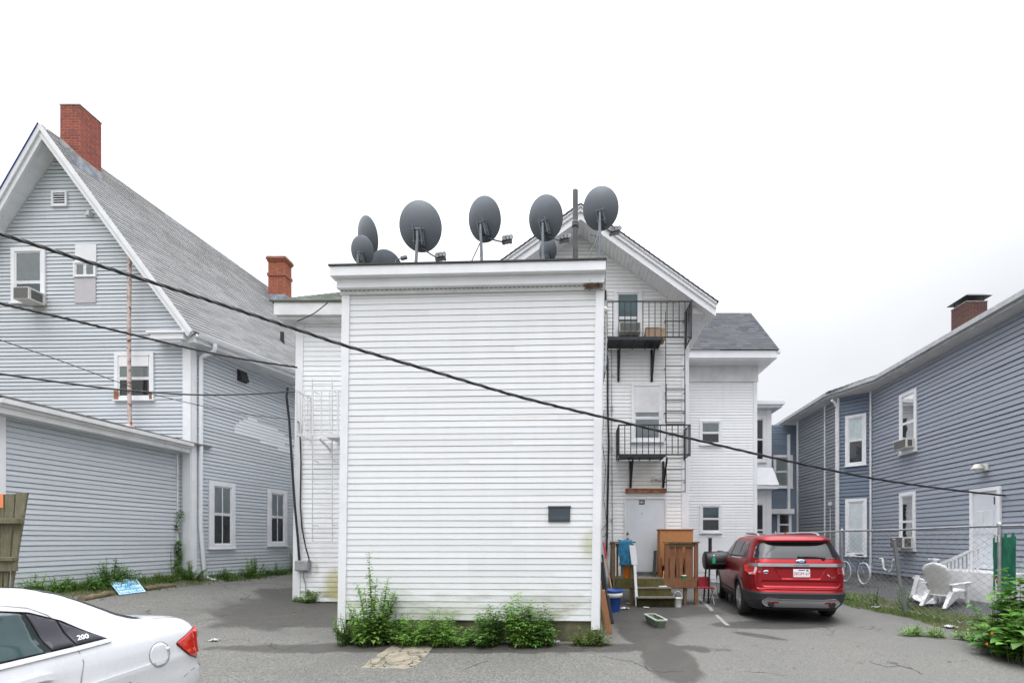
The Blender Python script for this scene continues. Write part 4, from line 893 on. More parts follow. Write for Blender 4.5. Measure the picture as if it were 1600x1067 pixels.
# ------------------------------------------------------------------ satellite dishes on the flat roof
RZ = 6.036
def dish(px, py, Y, wpx, hpx, yaw, pitch, label, mast_px=None, arm=1, roll=0, tall=1.0, brace=None):
    """grey reflector seen from behind; yaw turns it, pitch tips it back"""
    c = at(px, py, Y); t_ = thing('satellite_dish', label, 'satellite dish', (c.x, c.y, RZ), 'satellite dishes on the flat roof')
    rz = hpx / 2 / F * Y * tall; rx = rz * .92
    MX = Matrix.Translation(c) @ Matrix.Rotation(yaw, 4, 'Z') @ Matrix.Rotation(pitch, 4, 'X') @ Matrix.Rotation(roll, 4, 'Y')
    mb = MB(); n = 40; rows = []; dp = .085 * rz / .35               # local +y is where the dish looks
    for k in range(9):
        f = k / 8; rows.append([MX @ V((rx * f * math.cos(2 * PI * j / n), -dp * (1 - f * f), rz * f * math.sin(2 * PI * j / n))) for j in range(n)])
    mb.grid(rows, closed=True)
    rows2 = [[MX @ V((rx * f * math.cos(2 * PI * j / n), .006 - dp * (1 - f * f), rz * f * math.sin(2 * PI * j / n))) for j in range(n)] for f in (1.0, .75, .5, .25, .02)]
    mb.grid([rows[-1]] + [[MX @ V((rx * 1.012 * math.cos(2 * PI * j / n), .004, rz * 1.012 * math.sin(2 * PI * j / n))) for j in range(n)]] + rows2, closed=True)
    mb.build('reflector', 'dish', t_)
    mb = MB(); P = lambda x, y, z: MX @ V((x, y, z)); by = -dp
    k = rz / .35 * 1.25
    mb.bar(P(0, by - .015, -.05 * k), P(0, by - .015, -.24 * k), MX.to_3x3() @ V((.06 * k, 0, 0)), MX.to_3x3() @ V((0, .022, 0)))
    for s in (-1, 1): mb.bar(P(s * .045 * k, by - .07, -.04 * k), P(s * .045 * k, by - .07, -.24 * k), MX.to_3x3() @ V((.006, 0, 0)), MX.to_3x3() @ V((0, .05, 0)))
    for z in (-.07, -.2): mb.tube([P(-.07 * k, by - .07, z * k), P(.07 * k, by - .07, z * k)], .014, 6)
    mb.build('bracket', 'galvdk', t_, bevel=.003)
    top = P(0, by - .09, -.10 * k); foot = V((top.x + (mast_px or 0) / F * Y, top.y + .02, RZ))
    if top.z > RZ + .1:
        mb = MB(); mb.tube([top, V((top.x, top.y, top.z - .12)), V((lerp(top.x, foot.x, .5), foot.y, lerp(top.z - .1, RZ, .5))), foot], .026 if k > .8 else .02, 9); mb.build('mast', 'galvdk', t_)
        mb = MB(); mb.box((foot.x - .09, foot.y - .09, RZ), (foot.x + .09, foot.y + .09, RZ + .012)); mb.lathe([(.045, 0), (.04, .05), (.028, .07)], Matrix.Translation(foot), 10); mb.build('foot', 'galvdk', t_)
    if brace:
        mb = MB()
        for dx, dy in brace: mb.tube([V((top.x, top.y, lerp(RZ, top.z, .75))), V((foot.x + dx, foot.y + dy, RZ))], .010, 6)
        mb.build('brace', 'galvdk', t_)
    if arm:
        rxp, rzp = arm; a0 = P(.02, by + .02, -rz * .90); a1 = c + V((rxp / F * Y, .16, rzp / F * Y))
        mb = MB(); mb.tube([P(0, by - .03, -.22 * k), a0, lerp(a0, a1, .5) + V((0, 0, -.012)), a1], .014, 6); mb.build('feed_arm', 'galvdk', t_)
        mb = MB()
        for dx, dz in ((-.06, .03), (.0, .045), (.065, .05)): q = a1 + V((dx, 0, dz)); mb.tube([q + V((-.01, .09, .01)), q, q - V((-.02, .06, -.01))], .032, 9); mb.tube([q - V((-.02, .06, -.01)), q - V((-.02, .075, -.01))], .042, 9)
        mb.bar(a1 + V((-.09, 0, 0)), a1 + V((.09, 0, .03)), V((0, .03, 0)), V((0, 0, .028))); mb.build('receiver', 'utility', t_, bevel=.004)
    return t_
dish(574.5, 371, 8.9, 26, 58, -.66, .30, 'narrow tilted grey satellite dish at the left end, tallest of the left cluster', arm=0)
dish(566, 392, 8.2, 34, 42, -.2, .32, 'small grey satellite dish overlapping the narrow one at the far left', arm=0)
dish(604, 420, 8.7, 52, 52, .15, .45, 'dark satellite dish lying low behind the roof edge, only its rim showing', arm=0)
dish(657, 354, 8.2, 66, 72, -.02, .24, 'largest satellite dish, nearly face-on, third mast from the left of the roof', arm=(27, -43), mast_px=-6)
dish(757, 343, 8.3, 48, 63, -.40, .30, 'satellite dish on a braced pole in the middle of the roof', arm=(33, -27), mast_px=2, brace=[(-.42, -.05), (-.1, .3)], roll=-.10)
dish(852.5, 341, 8.3, 52, 63, -.40, .30, 'satellite dish on a thin pole just left of the tall dark vent pipe', arm=(29, -27), mast_px=0, roll=-.10)
dish(856, 391, 9.4, 26, 36, -.6, .30, 'small satellite dish low behind the one left of the vent pipe', arm=0)
dish(938.5, 326, 8.3, 58, 61, -.25, .26, 'satellite dish at the right end of the roof, right of the vent pipe', arm=(23, -30), mast_px=-2, roll=-.12, brace=[(-.45, -.02)])
q = at(899, 403, 8.6); mb = MB(); zt_ = at(899, 298, 8.6).z
mb.tube([(q.x, 8.6, RZ - .01), (q.x, 8.6, zt_ - .02), (q.x, 8.6, zt_)], .05, 14); zc = at(899, 351, 8.6).z
mb.lathe([(.05, -.06), (.062, -.055), (.065, -.01), (.058, 0), (.065, .01), (.062, .05), (.05, .055)], Matrix.Translation((q.x, 8.6, zc)), 14)
tag(mb.build('vent_pipe', 'pipe'), 'tall dark grey vent pipe with a collar standing on the flat roof', 'pipe')
# spare feed arm poking up beside the low dish, and thin coax loops
q = at(622, 405, 8.3); mb = MB(); mb.tube([(q.x - .05, 8.3, RZ), (q.x - .04, 8.3, q.z - .02), (q.x + .06, 8.3, q.z + .02)], .010, 6); mb.bar((q.x + .05, 8.3, q.z + .01), (q.x + .16, 8.3, q.z + .035), V((0, .03, 0)), V((0, 0, .022)))
tag(mb.build('receiver_arm', 'galvdk', bevel=.003), 'short grey receiver arm poking up between the low dish and the largest dish', 'antenna arm')
mb = MB(); q = at(752, 385, 8.25)
mb.tube([q + V((.0, 0, .1)), q + V((.08, 0, .02)), q + V((.10, 0, -.1)), q + V((.05, 0, -.17)), q + V((-.02, 0, -.12)), q + V((-.03, 0, -.2))], .004, 5); tag(mb.build('coax_loop', 'cable'), 'thin loop of coax hanging under the middle satellite dish', 'wire')
q = at(922, 372, 8.25); mb = MB()
mb.tube([q + V((.0, 0, .06)), q + V((.10, 0, .04)), q + V((.12, 0, -.06)), q + V((.04, 0, -.11)), q + V((-.03, 0, -.2))], .004, 5); tag(mb.build('coax_loop', 'cable'), 'thin loop of coax hanging under the rightmost satellite dish', 'wire')

# ------------------------------------------------------------------ fire escapes
def fire_escape(label, wall, Yf, x0, x1, ytop, ybot, xw, plat, nb, mat, brk, ladder=None, platmat='black', depth_right=True):
    W = wall.O.y; f2 = Frame((0, Yf, 0), (1, 0, 0), (0, -1, 0))
    a0, zt = f2.hit(x0, ytop); a1, zb = f2.hit(x1, ybot); zt = f2.hit(x0, ytop)[1]
    t_ = thing('fire_escape', label, 'fire escape', ((a0 + a1) / 2, Yf, zb)); W2 = W - .02
    mb = MB(); s = .017
    for z in (zt, zb): mb.bar((a0, Yf, z), (a1, Yf, z), V((0, s * .5, 0)), V((0, 0, s)))
    for a in (a0, a1):
        for z in (zt, zb): mb.bar((a, Yf + .006, z), (a, W2, z), V((s * .5, 0, 0)), V((0, 0, s)))
        for y in (Yf, W2 - .02): mb.bar((a, y, zb - .04), (a, y, zt + .015), V((s, 0, 0)), V((0, s, 0)))
    mb.build('rail', mat, t_)
    for i in range(1, nb):
        a = lerp(a0, a1, i / nb); mb = MB(); mb.bar((a, Yf, zb + .02), (a, Yf, zt - .018), V((.010, 0, 0)), V((0, .010, 0))); mb.build('baluster', mat, t_)
    for a in (a0, a1):
        for i in range(1, 4): y = lerp(Yf, W2, i / 4); mb = MB(); mb.bar((a, y, zb + .02), (a, y, zt - .018), V((.010, 0, 0)), V((0, .010, 0))); mb.build('baluster', mat, t_)
    p0, p1 = f2.hit(plat[0], ybot)[0], f2.hit(plat[1], ybot)[0]; mb = MB(); n = 13
    for i in range(n): y = lerp(Yf + .02, W2 - .02, i / (n - 1)); mb.bar((p0, y, zb - .02), (p1, y, zb - .02), V((0, .019, 0)), V((0, 0, .006)))
    for i in range(5): x = lerp(p0 + .03, p1 - .03, i / 4); mb.bar((x, Yf, zb - .042), (x, W2, zb - .042), V((.012, 0, 0)), V((0, 0, .015)))
    mb.bar((p0, Yf, zb - .04), (p1, Yf, zb - .04), V((0, .008, 0)), V((0, 0, .03))); mb.build('platform', platmat, t_)
    for bx, yb in brk:
        x = wall.hit(bx, 700)[0] + wall.O.x; z = wall.hit(bx, yb)[1]; mb = MB()
        mb.bar((x, W2 - .012, z), (x, W2 - .012, zb - .06), V((.032, 0, 0)), V((0, .012, 0))); mb.bar((x, W2 - .03, z + .05), (x, Yf + .12, zb - .06), V((.022, 0, 0)), V((0, .008, .02))); mb.build('bracket', mat, t_)
    if ladder:
        lx0, lx1, ly0, ly1, Yl = ladder; fL = Frame((0, Yl, 0), (1, 0, 0), (0, -1, 0)); b0, z1 = fL.hit(lx0, ly0); b1, z0 = fL.hit(lx1, ly1)
        mb = MB()
        for b in (b0, b1): mb.bar((b, Yl, z0), (b, Yl, z1), V((.007, 0, 0)), V((0, .02, 0)))
        for z in (lerp(z0, z1, .1), lerp(z0, z1, .5), lerp(z0, z1, .93)):
            for b in (b0, b1): mb.bar((b, Yl + .02, z), (b, W2, z), V((.006, 0, 0)), V((0, 0, .012)))
        ld_ = mb.build('ladder', mat, t_); z = z0 + .02
        while z < z1: mb = MB(); mb.tube([(b0, Yl, z), (b1, Yl, z)], .011, 6); mb.build('rung', mat, ld_); z += .304
    return t_
fire_escape('upper black iron fire escape balcony with the long ladder', fd, 12.0, 948, 1080, 471, 527, 1072, (950, 1036), 14, 'black', [(966, 597), (1018, 597)], (1040, 1070, 487, 661, 12.45))
fire_escape('lower black iron fire escape balcony above the back door', fd, 12.0, 967, 1078, 664, 710, 1072, (968, 1040), 12, 'black', [(985, 762), (1036, 762)], (1041, 1070.5, 600, 769, 12.46))
fire_escape('white painted fire escape with ladder on the narrow left wall', fw, 11.25, 463, 528, 610, 679, 530, (505, 534), 5, 'whiteiron', [(520, 705)], (488, 519, 592, 846, 11.6), platmat='whiteiron')
# things left on the upper balcony
f2 = Frame((0, 12.3, 0), (1, 0, 0), (0, -1, 0)); r = f2.rect(1008, 515, 1038, 527); mb = MB(); mb.box((r[0], 12.15, 6.93), (r[2], 12.5, r[3] - .02)); b_ = thing('cardboard_box', 'flat brown cardboard box on the upper fire escape balcony', 'box', ((r[0] + r[2]) / 2, 12.3, 6.93))
mb.build('carton', 'card', b_, bevel=.004); mb = MB(); mb.box((r[0] - .01, 12.14, r[3] - .02), (r[0] + .36, 12.33, r[3] - .012)); mb.build('flap', 'card', b_)
r = fd.rect(966, 511, 999, 527); ac('grey air conditioner behind the bars of the upper fire escape balcony', fd, (r[0], r[1] + .02, r[2], r[3]), .30, 'window air conditioners')
# twin flood lamp between the brackets
q = fd.hit(1024, 747); fl_ = thing('flood_lamp', 'small twin-headed flood lamp above the back door', 'wall lamp', fd.p(q[0], q[1], 0))
mb = MB(); mb.lathe([(.06, 0), (.06, .03), (.03, .045)], Matrix.Translation(fd.p(q[0], q[1], .012)) @ Matrix.Rotation(PI / 2, 4, 'X'), 14); mb.build('back_plate', 'acwhite', fl_)
for s in (-1, 1):
    mb = MB(); c_ = fd.p(q[0] + s * .05, q[1] - .03, .06); d_ = V((s * .5, -.75, -.35)).normalized(); mt = Matrix.Translation(c_) @ d_.to_track_quat('Z', 'Y').to_matrix().to_4x4()
    mb.lathe([(.02, -.02), (.03, .03), (.055, .10), (.05, .11), (.0, .10)], mt, 12); mb.build('lamp_head', 'acwhite', fl_)
# round electric fitting high on the box side
q = fb.p(WB + .01, 5.38, -.1); mb = MB(); mb.lathe([(.06, 0), (.06, .04), (.04, .07), (0, .08)], Matrix.Translation(q) @ Matrix.Rotation(PI / 2, 4, 'Y'), 12); mb.tube([q + V((.04, 0, 0)), q + V((.05, 0, -.5)), q + V((.03, 0, -1.0))], .008, 5)
tag(mb.build('security_light', 'acwhite'), 'small round white fitting on the right side of the box addition, under its cornice', 'fitting')

# ------------------------------------------------------------------ utility box and cables
r = fw.rect(466, 875, 487, 891); ub = thing('utility_box', 'grey metal utility box on the white corner wall with a hanging wire', 'utility box', fw.p(r[0], r[1], 0))
mb = MB(); fw.box(mb, r[0], r[2], r[1], r[3], .02, .16); mb.build('case', 'utility', ub, bevel=.015)
mb = MB(); fw.box(mb, r[0] + .02, r[2] - .02, r[1] + .02, r[3] - .03, .161, .17); mb.build('cover', 'utility', ub, bevel=.004)
mb = MB(); mb.tube([fw.p(r[0] + .2, r[1] + .01, .1), fw.p(r[0] + .17, r[1] - .15, .06), fw.p(r[0] + .22, r[1] - .35, .05), fw.p(r[0] + .24, .15, .05)], .012, 5); mb.build('ground_wire', 'utility', ub)
def wall_cable(label, pts, rad, fr=fw):
    mb = MB(); mb.tube([fr.p(*fr.hit(x, y), d) for x, y, d in pts], rad, 7); tag(mb.build('wall_cable', 'cable'), label, 'cable', 'cables down the white corner')
wall_cable('thick black cable hanging down the white corner board into the utility box', [(463, 612, .35), (459, 624, .3), (459.5, 660, .2), (461, 720, .14), (465, 790, .12), (469, 840, .10), (471, 878, .09)], .028)
wall_cable('thin black cable beside the corner board, bulging out and looping under the utility box', [(466, 657, .10), (471, 663, .08), (472, 720, .05), (471, 790, .05), (474, 825, .06), (482, 855, .12), (487, 872, .12), (485, 884, .10), (478, 891, .09)], .017)
def cable(label, pts, rad, n=60, twist=0):
    """overhead line through points given as pixel, pixel, distance - then smoothed into one hanging curve"""
    P = [at(*q) for q in pts]; t_ = [q[0] for q in pts]; out_ = []
    for i in range(n + 1):
        x = lerp(t_[0], t_[-1], i / n); j = max(0, min(len(P) - 2, next((k for k in range(len(P) - 1) if x <= t_[k + 1]), len(P) - 2)))
        f = (x - t_[j]) / (t_[j + 1] - t_[j]); p0, p1, p2, p3 = P[max(0, j - 1)], P[j], P[j + 1], P[min(len(P) - 1, j + 2)]
        out_.append(.5 * (2 * p1 + (p2 - p0) * f + (2 * p0 - 5 * p1 + 4 * p2 - p3) * f * f + (3 * p1 - p0 - 3 * p2 + p3) * f ** 3))
    mb = MB()
    if twist:
        for s in range(3): mb.tube([q + V((0, math.cos(i * .9 + s * 2.09) * rad * .75, math.sin(i * .9 + s * 2.09) * rad * .75)) for i, q in enumerate(out_)], rad * .72, 6)
    else: mb.tube(out_, rad, 7)
    tag(mb.build('overhead_cable', 'cable'), label, 'cable', 'overhead cables')
cable('thickest overhead cable sweeping across the whole scene in front of the white box', [(-120, 328, 4.6), (0, 365, 4.8), (100, 397, 5.0), (200, 429, 5.2), (320, 467, 5.4), (465, 515, 5.7), (540, 540, 5.9), (680, 581, 6.2), (820, 622, 6.6), (960, 656, 7.2), (1100, 690, 7.9), (1240, 722, 8.7), (1380, 750, 9.6), (1520, 769, 10.4), (1640, 779, 11.3)], .0165, 150, 1)
cable('double overhead cable running from the left edge down to the white corner under the eave', [(-120, 445, 6.5), (0, 474, 7), (100, 497, 7.8), (200, 521, 8.6), (300, 545, 9.6), (380, 561, 10.5), (464, 574, 11.75)], .017, 90, 1)
cable('overhead cable crossing the lowest gable window, ending at the white fire escape', [(-120, 568, 7), (0, 584, 7.4), (100, 598, 8), (190, 609, 8.8), (300, 616.5, 9.8), (380, 616, 10.6), (440, 612.5, 11.3), (463, 612, 11.55)], .017, 70)
cable('thinnest overhead wire slanting past the gable window toward the white corner', [(-120, 488, 7), (0, 531, 7.5), (90, 562, 8.2), (185, 597, 9), (240, 616, 9.6), (330, 637, 10.5), (400, 649, 11.1), (464, 656, 11.7)], .008, 70)
cable('short black wire drooping from the white eave to the corner', [(464, 502, 11.45), (490, 490, 11.4), (512, 473, 11.4)], .012, 14)
q = fw
# ------------------------------------------------------------------ cars: one lofted body surface, panels and lamps laid on it
class CarBody:
    def __init__(s, wp, rp, fp, n=((0, 7), (9, 7))): s.wp, s.rp, s.fp, s.np = wp, rp, fp, n
    def dims(s, z):
        w, r, f = interp(s.wp, z), interp(s.rp, z), interp(s.fp, z); return w, (r + f) / 2, (f - r) / 2
    def side(s, y, z, sg=1):
        w, yc, L = s.dims(z); q = min(1, abs((y - yc) / L)); n = interp(s.np, z); return sg * w * (1 - q ** n) ** (1 / n)
    def rear(s, x, z):
        w, yc, L = s.dims(z); q = min(1, abs(x / w)); n = interp(s.np, z); return yc - L * (1 - q ** n) ** (1 / n)
    def loop(s, z, M_=70, K=24, off=0):
        w, yc, L = s.dims(z); w += off; L += off; n = interp(s.np, z); v0 = .955; a = (1 - v0 ** n) ** (1 / n); pts = []
        for i in range(M_): v = lerp(-v0, v0, i / (M_ - 1)); pts.append((w * (1 - abs(v) ** n) ** (1 / n), yc + v * L))
        for i in range(1, K): h = lerp(a, -a, i / K); pts.append((w * h, yc + L * (1 - abs(h) ** n) ** (1 / n)))
        for i in range(M_): v = lerp(v0, -v0, i / (M_ - 1)); pts.append((-w * (1 - abs(v) ** n) ** (1 / n), yc + v * L))
        for i in range(1, K): h = lerp(-a, a, i / K); pts.append((w * h, yc - L * (1 - abs(h) ** n) ** (1 / n)))
        return [V((x, y, z)) for x, y in pts]
    def pt(s, mode, a, z, off):
        if mode == 'rear':
            q = lambda aa, zz: V((aa, s.rear(aa, zz), zz))
        else:
            sg = 1 if mode == 'right' else -1; q = lambda aa, zz: V((s.side(aa, zz, sg), aa, zz))
        p = q(a, z); h = .004; da = q(a + h, z) - q(a - h, z); dz = q(a, z + h) - q(a, z - h)
        n = da.cross(dz).normalized(); want = V((0, -1, 0)) if mode == 'rear' else V((1 if mode == 'right' else -1, 0, 0))
        if n.dot(want) < 0: n = -n
        return p + n * off
    def patch(s, mode, poly, off=.004, th=.006, step=.05, curve=True):
        bm = bmesh.new(); f = bm.faces.new([bm.verts.new((a, z, 0)) for a, z in poly])
        for ax in (0, 1):
            lo_, hi_ = min(p[ax] for p in poly), max(p[ax] for p in poly); k = math.floor(lo_ / step) + 1
            while k * step < hi_:
                nrm = V((1, 0, 0)) if ax == 0 else V((0, 1, 0)); bmesh.ops.bisect_plane(bm, geom=bm.verts[:] + bm.edges[:] + bm.faces[:], plane_co=nrm * (k * step), plane_no=nrm, dist=1e-5); k += 1
        mb = MB(); bm.verts.ensure_lookup_table(); bm.verts.index_update()
        top = [s.pt(mode, v.co.x, v.co.y, off) for v in bm.verts]; bot = [s.pt(mode, v.co.x, v.co.y, off - th) for v in bm.verts]
        flip = mode == 'left' or False; nv = len(top); mb.v = [tuple(p) for p in top + bot]
        for f in bm.faces:
            ids = [v.index for v in f.verts]; nn = (top[ids[1]] - top[ids[0]]).cross(top[ids[2]] - top[ids[1]])
            want = V((0, -1, 0)) if mode == 'rear' else V((1 if mode == 'right' else -1, 0, 0))
            if nn.dot(want) < 0: ids = ids[::-1]
            mb.f.append(ids); mb.m.append(0); mb.c.append(1); mb.sm.append(True)
        for e_ in bm.edges:
            if len(e_.link_faces) == 1:
                i, j = e_.verts[0].index, e_.verts[1].index; mb.f.append([i, j, nv + j, nv + i]); mb.m.append(0); mb.c.append(1); mb.sm.append(False)
        bm.free(); return mb
    def strip(s, mode, pts, wd, off=.006, th=.006):
        """thin band following a polyline on the surface"""
        poly = []
        P = [V(p) for p in pts]
        L_, R_ = [], []
        for i, p in enumerate(P):
            t_ = (P[min(i + 1, len(P) - 1)] - P[max(i - 1, 0)]).normalized(); q = V((-t_.y, t_.x)) * wd / 2; L_.append(p + q); R_.append(p - q)
        mb = MB(); rows = []
        for l, r in zip(L_, R_): rows.append([s.pt(mode, r.x, r.y, off - th), s.pt(mode, r.x, r.y, off), s.pt(mode, l.x, l.y, off), s.pt(mode, l.x, l.y, off - th)])
        mb.grid(rows, smooth=False); return mb
def rounded(poly, r=.04, k=5):
    out_ = []; n = len(poly)
    for i in range(n):
        p = V(poly[i]); a = V(poly[i - 1]) - p; b = V(poly[(i + 1) % n]) - p; rr = min(r, a.length * .45, b.length * .45); a = p + a.normalized() * rr; b = p + b.normalized() * rr
        for j in range(k + 1): f = j / k; out_.append(tuple(a * (1 - f) ** 2 + p * 2 * f * (1 - f) + b * f * f))
    return out_
def wheel(parent, x, y, r, sg, wd=.24, rim=.255):
    mt = Matrix.Translation((x, y, r)) @ Matrix.Rotation(PI / 2 * sg, 4, 'Y'); h = wd / 2
    mb = MB(); mb.lathe([(rim - .01, -h), (r - .05, -h), (r - .012, -h + .03), (r, -h + .06), (r, h - .06), (r - .012, h - .03), (r - .05, h), (rim, h), (rim - .01, h - .02)], mt, 36)
    w_ = mb.build('wheel', 'rubber', parent, local=True)
    mb = MB(); mb.lathe([(rim, h), (rim - .02, h - .005), (rim - .03, h - .03), (rim - .035, -h)], mt, 36); mb.lathe([(.0, h - .02), (.05, h - .02), (.06, h - .04), (.02, h - .05)], mt, 16)
    for k in range(10):
        a = 2 * PI * k / 10 + (.12 if k % 2 else -.12); d = V((math.cos(a), math.sin(a), 0)); q = V((-d.y, d.x, 0))
        mb.bar(mt @ (d * .04 + V((0, 0, h - .035))), mt @ (d * (rim - .02) + V((0, 0, h - .02))), mt.to_3x3() @ (q * .016), mt.to_3x3() @ V((0, 0, .012)))
    mb.build('rim', 'chrome', w_, local=True)
    mb = MB(); mb.lathe([(0, h - .10), (rim - .03, h - .10)], mt, 24); mb.build('brake_disc', 'galvdk', w_, local=True)
    return w_

# ---- red SUV, seen from behind
suv = thing('parked_suv', 'shiny red SUV parked nose-in beside the wooden stoop, rear facing out', 'car', (4.40, 9.0, 0), rot=-math.atan2(.15, 1))
S = CarBody([(.26, .86), (.36, .93), (.55, .965), (.75, .985), (.95, .985), (1.10, .97), (1.20, .945), (1.26, .915), (1.35, .875), (1.5, .815), (1.62, .765), (1.69, .72), (1.735, .62), (1.755, .40), (1.765, .02)],
            [(.26, .18), (.36, .06), (.46, .01), (.60, .0), (.64, .035), (.80, .055), (1.0, .07), (1.15, .075), (1.20, .10), (1.27, .135), (1.4, .22), (1.55, .33), (1.60, .36), (1.655, .40), (1.70, .47), (1.735, .62), (1.755, .95), (1.765, 1.7)],
            [(.26, 4.8), (.40, 4.95), (.60, 5.0), (.80, 4.98), (.95, 4.9), (1.03, 4.6), (1.08, 4.2), (1.13, 3.78), (1.25, 3.55), (1.45, 3.2), (1.6, 2.9), (1.7, 2.6), (1.755, 2.2), (1.765, 1.8)])
WR, YA, YB = .385, 1.10, 3.96
zs = [.26 + i * .03 for i in range(50)]; zs = [z for z in zs if z < 1.68] + [1.68, 1.695, 1.71, 1.72, 1.73, 1.74, 1.748, 1.755, 1.76, 1.764, 1.765]
def arch(vs):
    c = [sum(v[i] for v in vs) / 4 for i in range(3)]
    return abs(c[0]) > .55 and min(math.hypot(c[1] - YA, c[2] - WR), math.hypot(c[1] - YB, c[2] - WR)) < .435
mb = MB(); rows = [S.loop(z) for z in zs]; mb.grid(rows, closed=True, skip=arch); mb.face(rows[-1], smooth=True); mb.build('body', 'red', suv, local=True)
mb = MB()                                       # dark lower cladding all round, with arches
rows = [S.loop(z, off=.012) for z in (.24, .30, .36, .40)]; mb.grid([S.loop(.24, off=-.3)] + rows + [S.loop(.402, off=.0)], closed=True, skip=arch, smooth=False)
for yw in (YA, YB):
    for sg in (1, -1):
        rr = []
        for i in range(25):
            a = lerp(-.22, PI + .22, i / 24); rr.append([V((S.side(yw + math.cos(a) * r_, max(.26, WR + math.sin(a) * r_), sg) + sg * o_, yw + math.cos(a) * r_, WR + math.sin(a) * r_)) for r_, o_ in ((.405, -.25), (.405, .012), (.42, .02), (.475, .018), (.48, -.004))])
        mb.grid(rr, smooth=False)
mb.build('wheel_arch_cladding', 'cladding', suv, local=True)
mb = MB(); mb.box((-.84, .45, .30), (.84, 4.7, .45)); mb.box((-.62, .3, .45), (.62, 4.6, .9)); mb.build('underbody', 'cladding', suv, local=True)
for y in (YA, YB):
    for sg in (1, -1): wheel(suv, sg * .845, y, WR, sg)
zb = [(-.99, .62), (-.80, .66), (.80, .66), (.99, .62)]
mb = MB(); rows = []                           # rear bumper: dark, wrapping the corners
for z, o_ in ((.30, -.02), (.31, .014), (.44, .022), (.58, .020), (.605, .012), (.607, -.004)):
    lp = [p for p in S.loop(z, off=o_) if p.y < .66]; lp.sort(key=lambda p: math.atan2(p.x, .8 - p.y)); rows.append(lp)
m_ = min(len(r) for r in rows); rows = [[r[round(i * (len(r) - 1) / (m_ - 1))] for i in range(m_)] for r in rows]; mb.grid(rows, smooth=False); bmp = mb.build('rear_bumper', 'cladding', suv, local=True)
S.patch('rear', rounded([(-.66, .36), (-.45, .345), (.45, .345), (.66, .36), (.72, .44), (.62, .50), (.40, .475), (-.40, .475), (-.62, .50), (-.72, .44)], .03), .045, .04).build('skid_plate', 'silver', bmp, local=True)
for sg in (-1, 1):
    S.patch('rear', rounded([(sg * .42, .405), (sg * .63, .41), (sg * .60, .455), (sg * .42, .445)][::sg], .012), .05, .02).build('reflector', 'lampdk', bmp, local=True)
    mb = MB(); mb.lathe([(.045, .0), (.055, .0), (.055, .25), (.045, .25)], Matrix.Translation((sg * .56, -.03, .375)) @ Matrix.Rotation(-PI / 2, 4, 'X'), 18); mb.lathe([(0, .05), (.05, .05)], Matrix.Translation((sg * .56, -.03, .375)) @ Matrix.Rotation(-PI / 2, 4, 'X'), 18); mb.build('exhaust_tip', 'gloss', bmp, local=True)
# tailgate
tgp = rounded([(-.80, .66), (.80, .66), (.83, .92), (.80, 1.255), (-.80, 1.255), (-.83, .92)], .05)
S.patch('rear', [(x * 1.008, .96 + (z - .96) * 1.02) for x, z in tgp], .0025, .004).build('tailgate_gap', 'gloss', suv, local=True)
tg = S.patch('rear', tgp, .009, .008).build('tailgate', 'red', suv, local=True)
S.patch('rear', rounded([(-.68, .70), (.68, .70), (.74, .79), (.70, .84), (-.70, .84), (-.74, .79)], .04), .022, .014).build('lower_crease', 'red', tg, local=True)
S.patch('rear', rounded([(-.36, .86), (.36, .86), (.50, 1.10), (-.50, 1.10)], .03), .015, .008).build('plate_recess', 'red', tg, local=True)
S.strip('rear', [(x / 20 * .90, 1.137) for x in range(-20, 21)], .05, .03, .03).build('chrome_strip', 'dullchrome', tg, local=True)
S.strip('rear', [(x / 20 * .42, 1.100) for x in range(-20, 21)], .016, .022, .03).build('handle_shadow_gap', 'gloss', tg, local=True)
def rear_m(x, z, off): p = S.pt('rear', x, z, off); return Matrix.Translation(p) @ Matrix.Rotation(PI / 2 - .02, 4, 'X')
text(tg, 'strip_lettering', 'E X P L O R E R', .040, rear_m(.02, 1.137, .0315), 'cladding')
mb = MB(); mt = rear_m(.02, 1.21, .0)
def oval(mb, mt, a, b, h): mb.lathe([(0, h), (.92, h), (1, h * .6), (1, 0)], mt @ Matrix.Diagonal((a, b, 1, 1)), 28)
oval(mb, mt, .105, .045, .034); em = mb.build('emblem', 'dullchrome', tg, local=True)
mb = MB(); oval(mb, mt, .094, .037, .037); mb.build('emblem_field', 'emblem', em, local=True); text(em, 'emblem_lettering', 'Ford', .052, mt @ Matrix.Translation((0, 0, .038)), 'whiteink', shear=.25)
text(tg, 'badge', 'XLT', .045, rear_m(.60, .90, .013), 'chrome'); S.strip('rear', [(.54, .925), (.50, .965)], .016, .012, .006).build('badge_mark', 'chrome', tg, local=True)
S.strip('rear', [(.70, .985), (.80, .985)], .014, .013, .006).build('badge_mark', 'silver', tg, local=True)
mb = MB(); mt = rear_m(-.63, 1.005, .010); oval(mb, mt, .055, .036, .004); st = mb.build('sticker', 'whiteink', tg, local=True)
mb = MB(); mb.lathe([(0, .0), (1, .0)], mt @ Matrix.Translation((0, -.006, .0046)) @ Matrix.Diagonal((.048, .016, 1, 1)), 20); mb.build('sticker_print', 'blueink', st, local=True)
mt = rear_m(.02, .985, .02); mb = MB(); mb.hexa([mt @ V(p) for p in ((-.155, -.078, 0), (.155, -.078, 0), (.155, .078, 0), (-.155, .078, 0), (-.155, -.078, .012), (.155, -.078, .012), (.155, .078, .012), (-.155, .078, .012))]); lp_ = mb.build('licence_plate', 'plate', tg, local=True, bevel=.004)
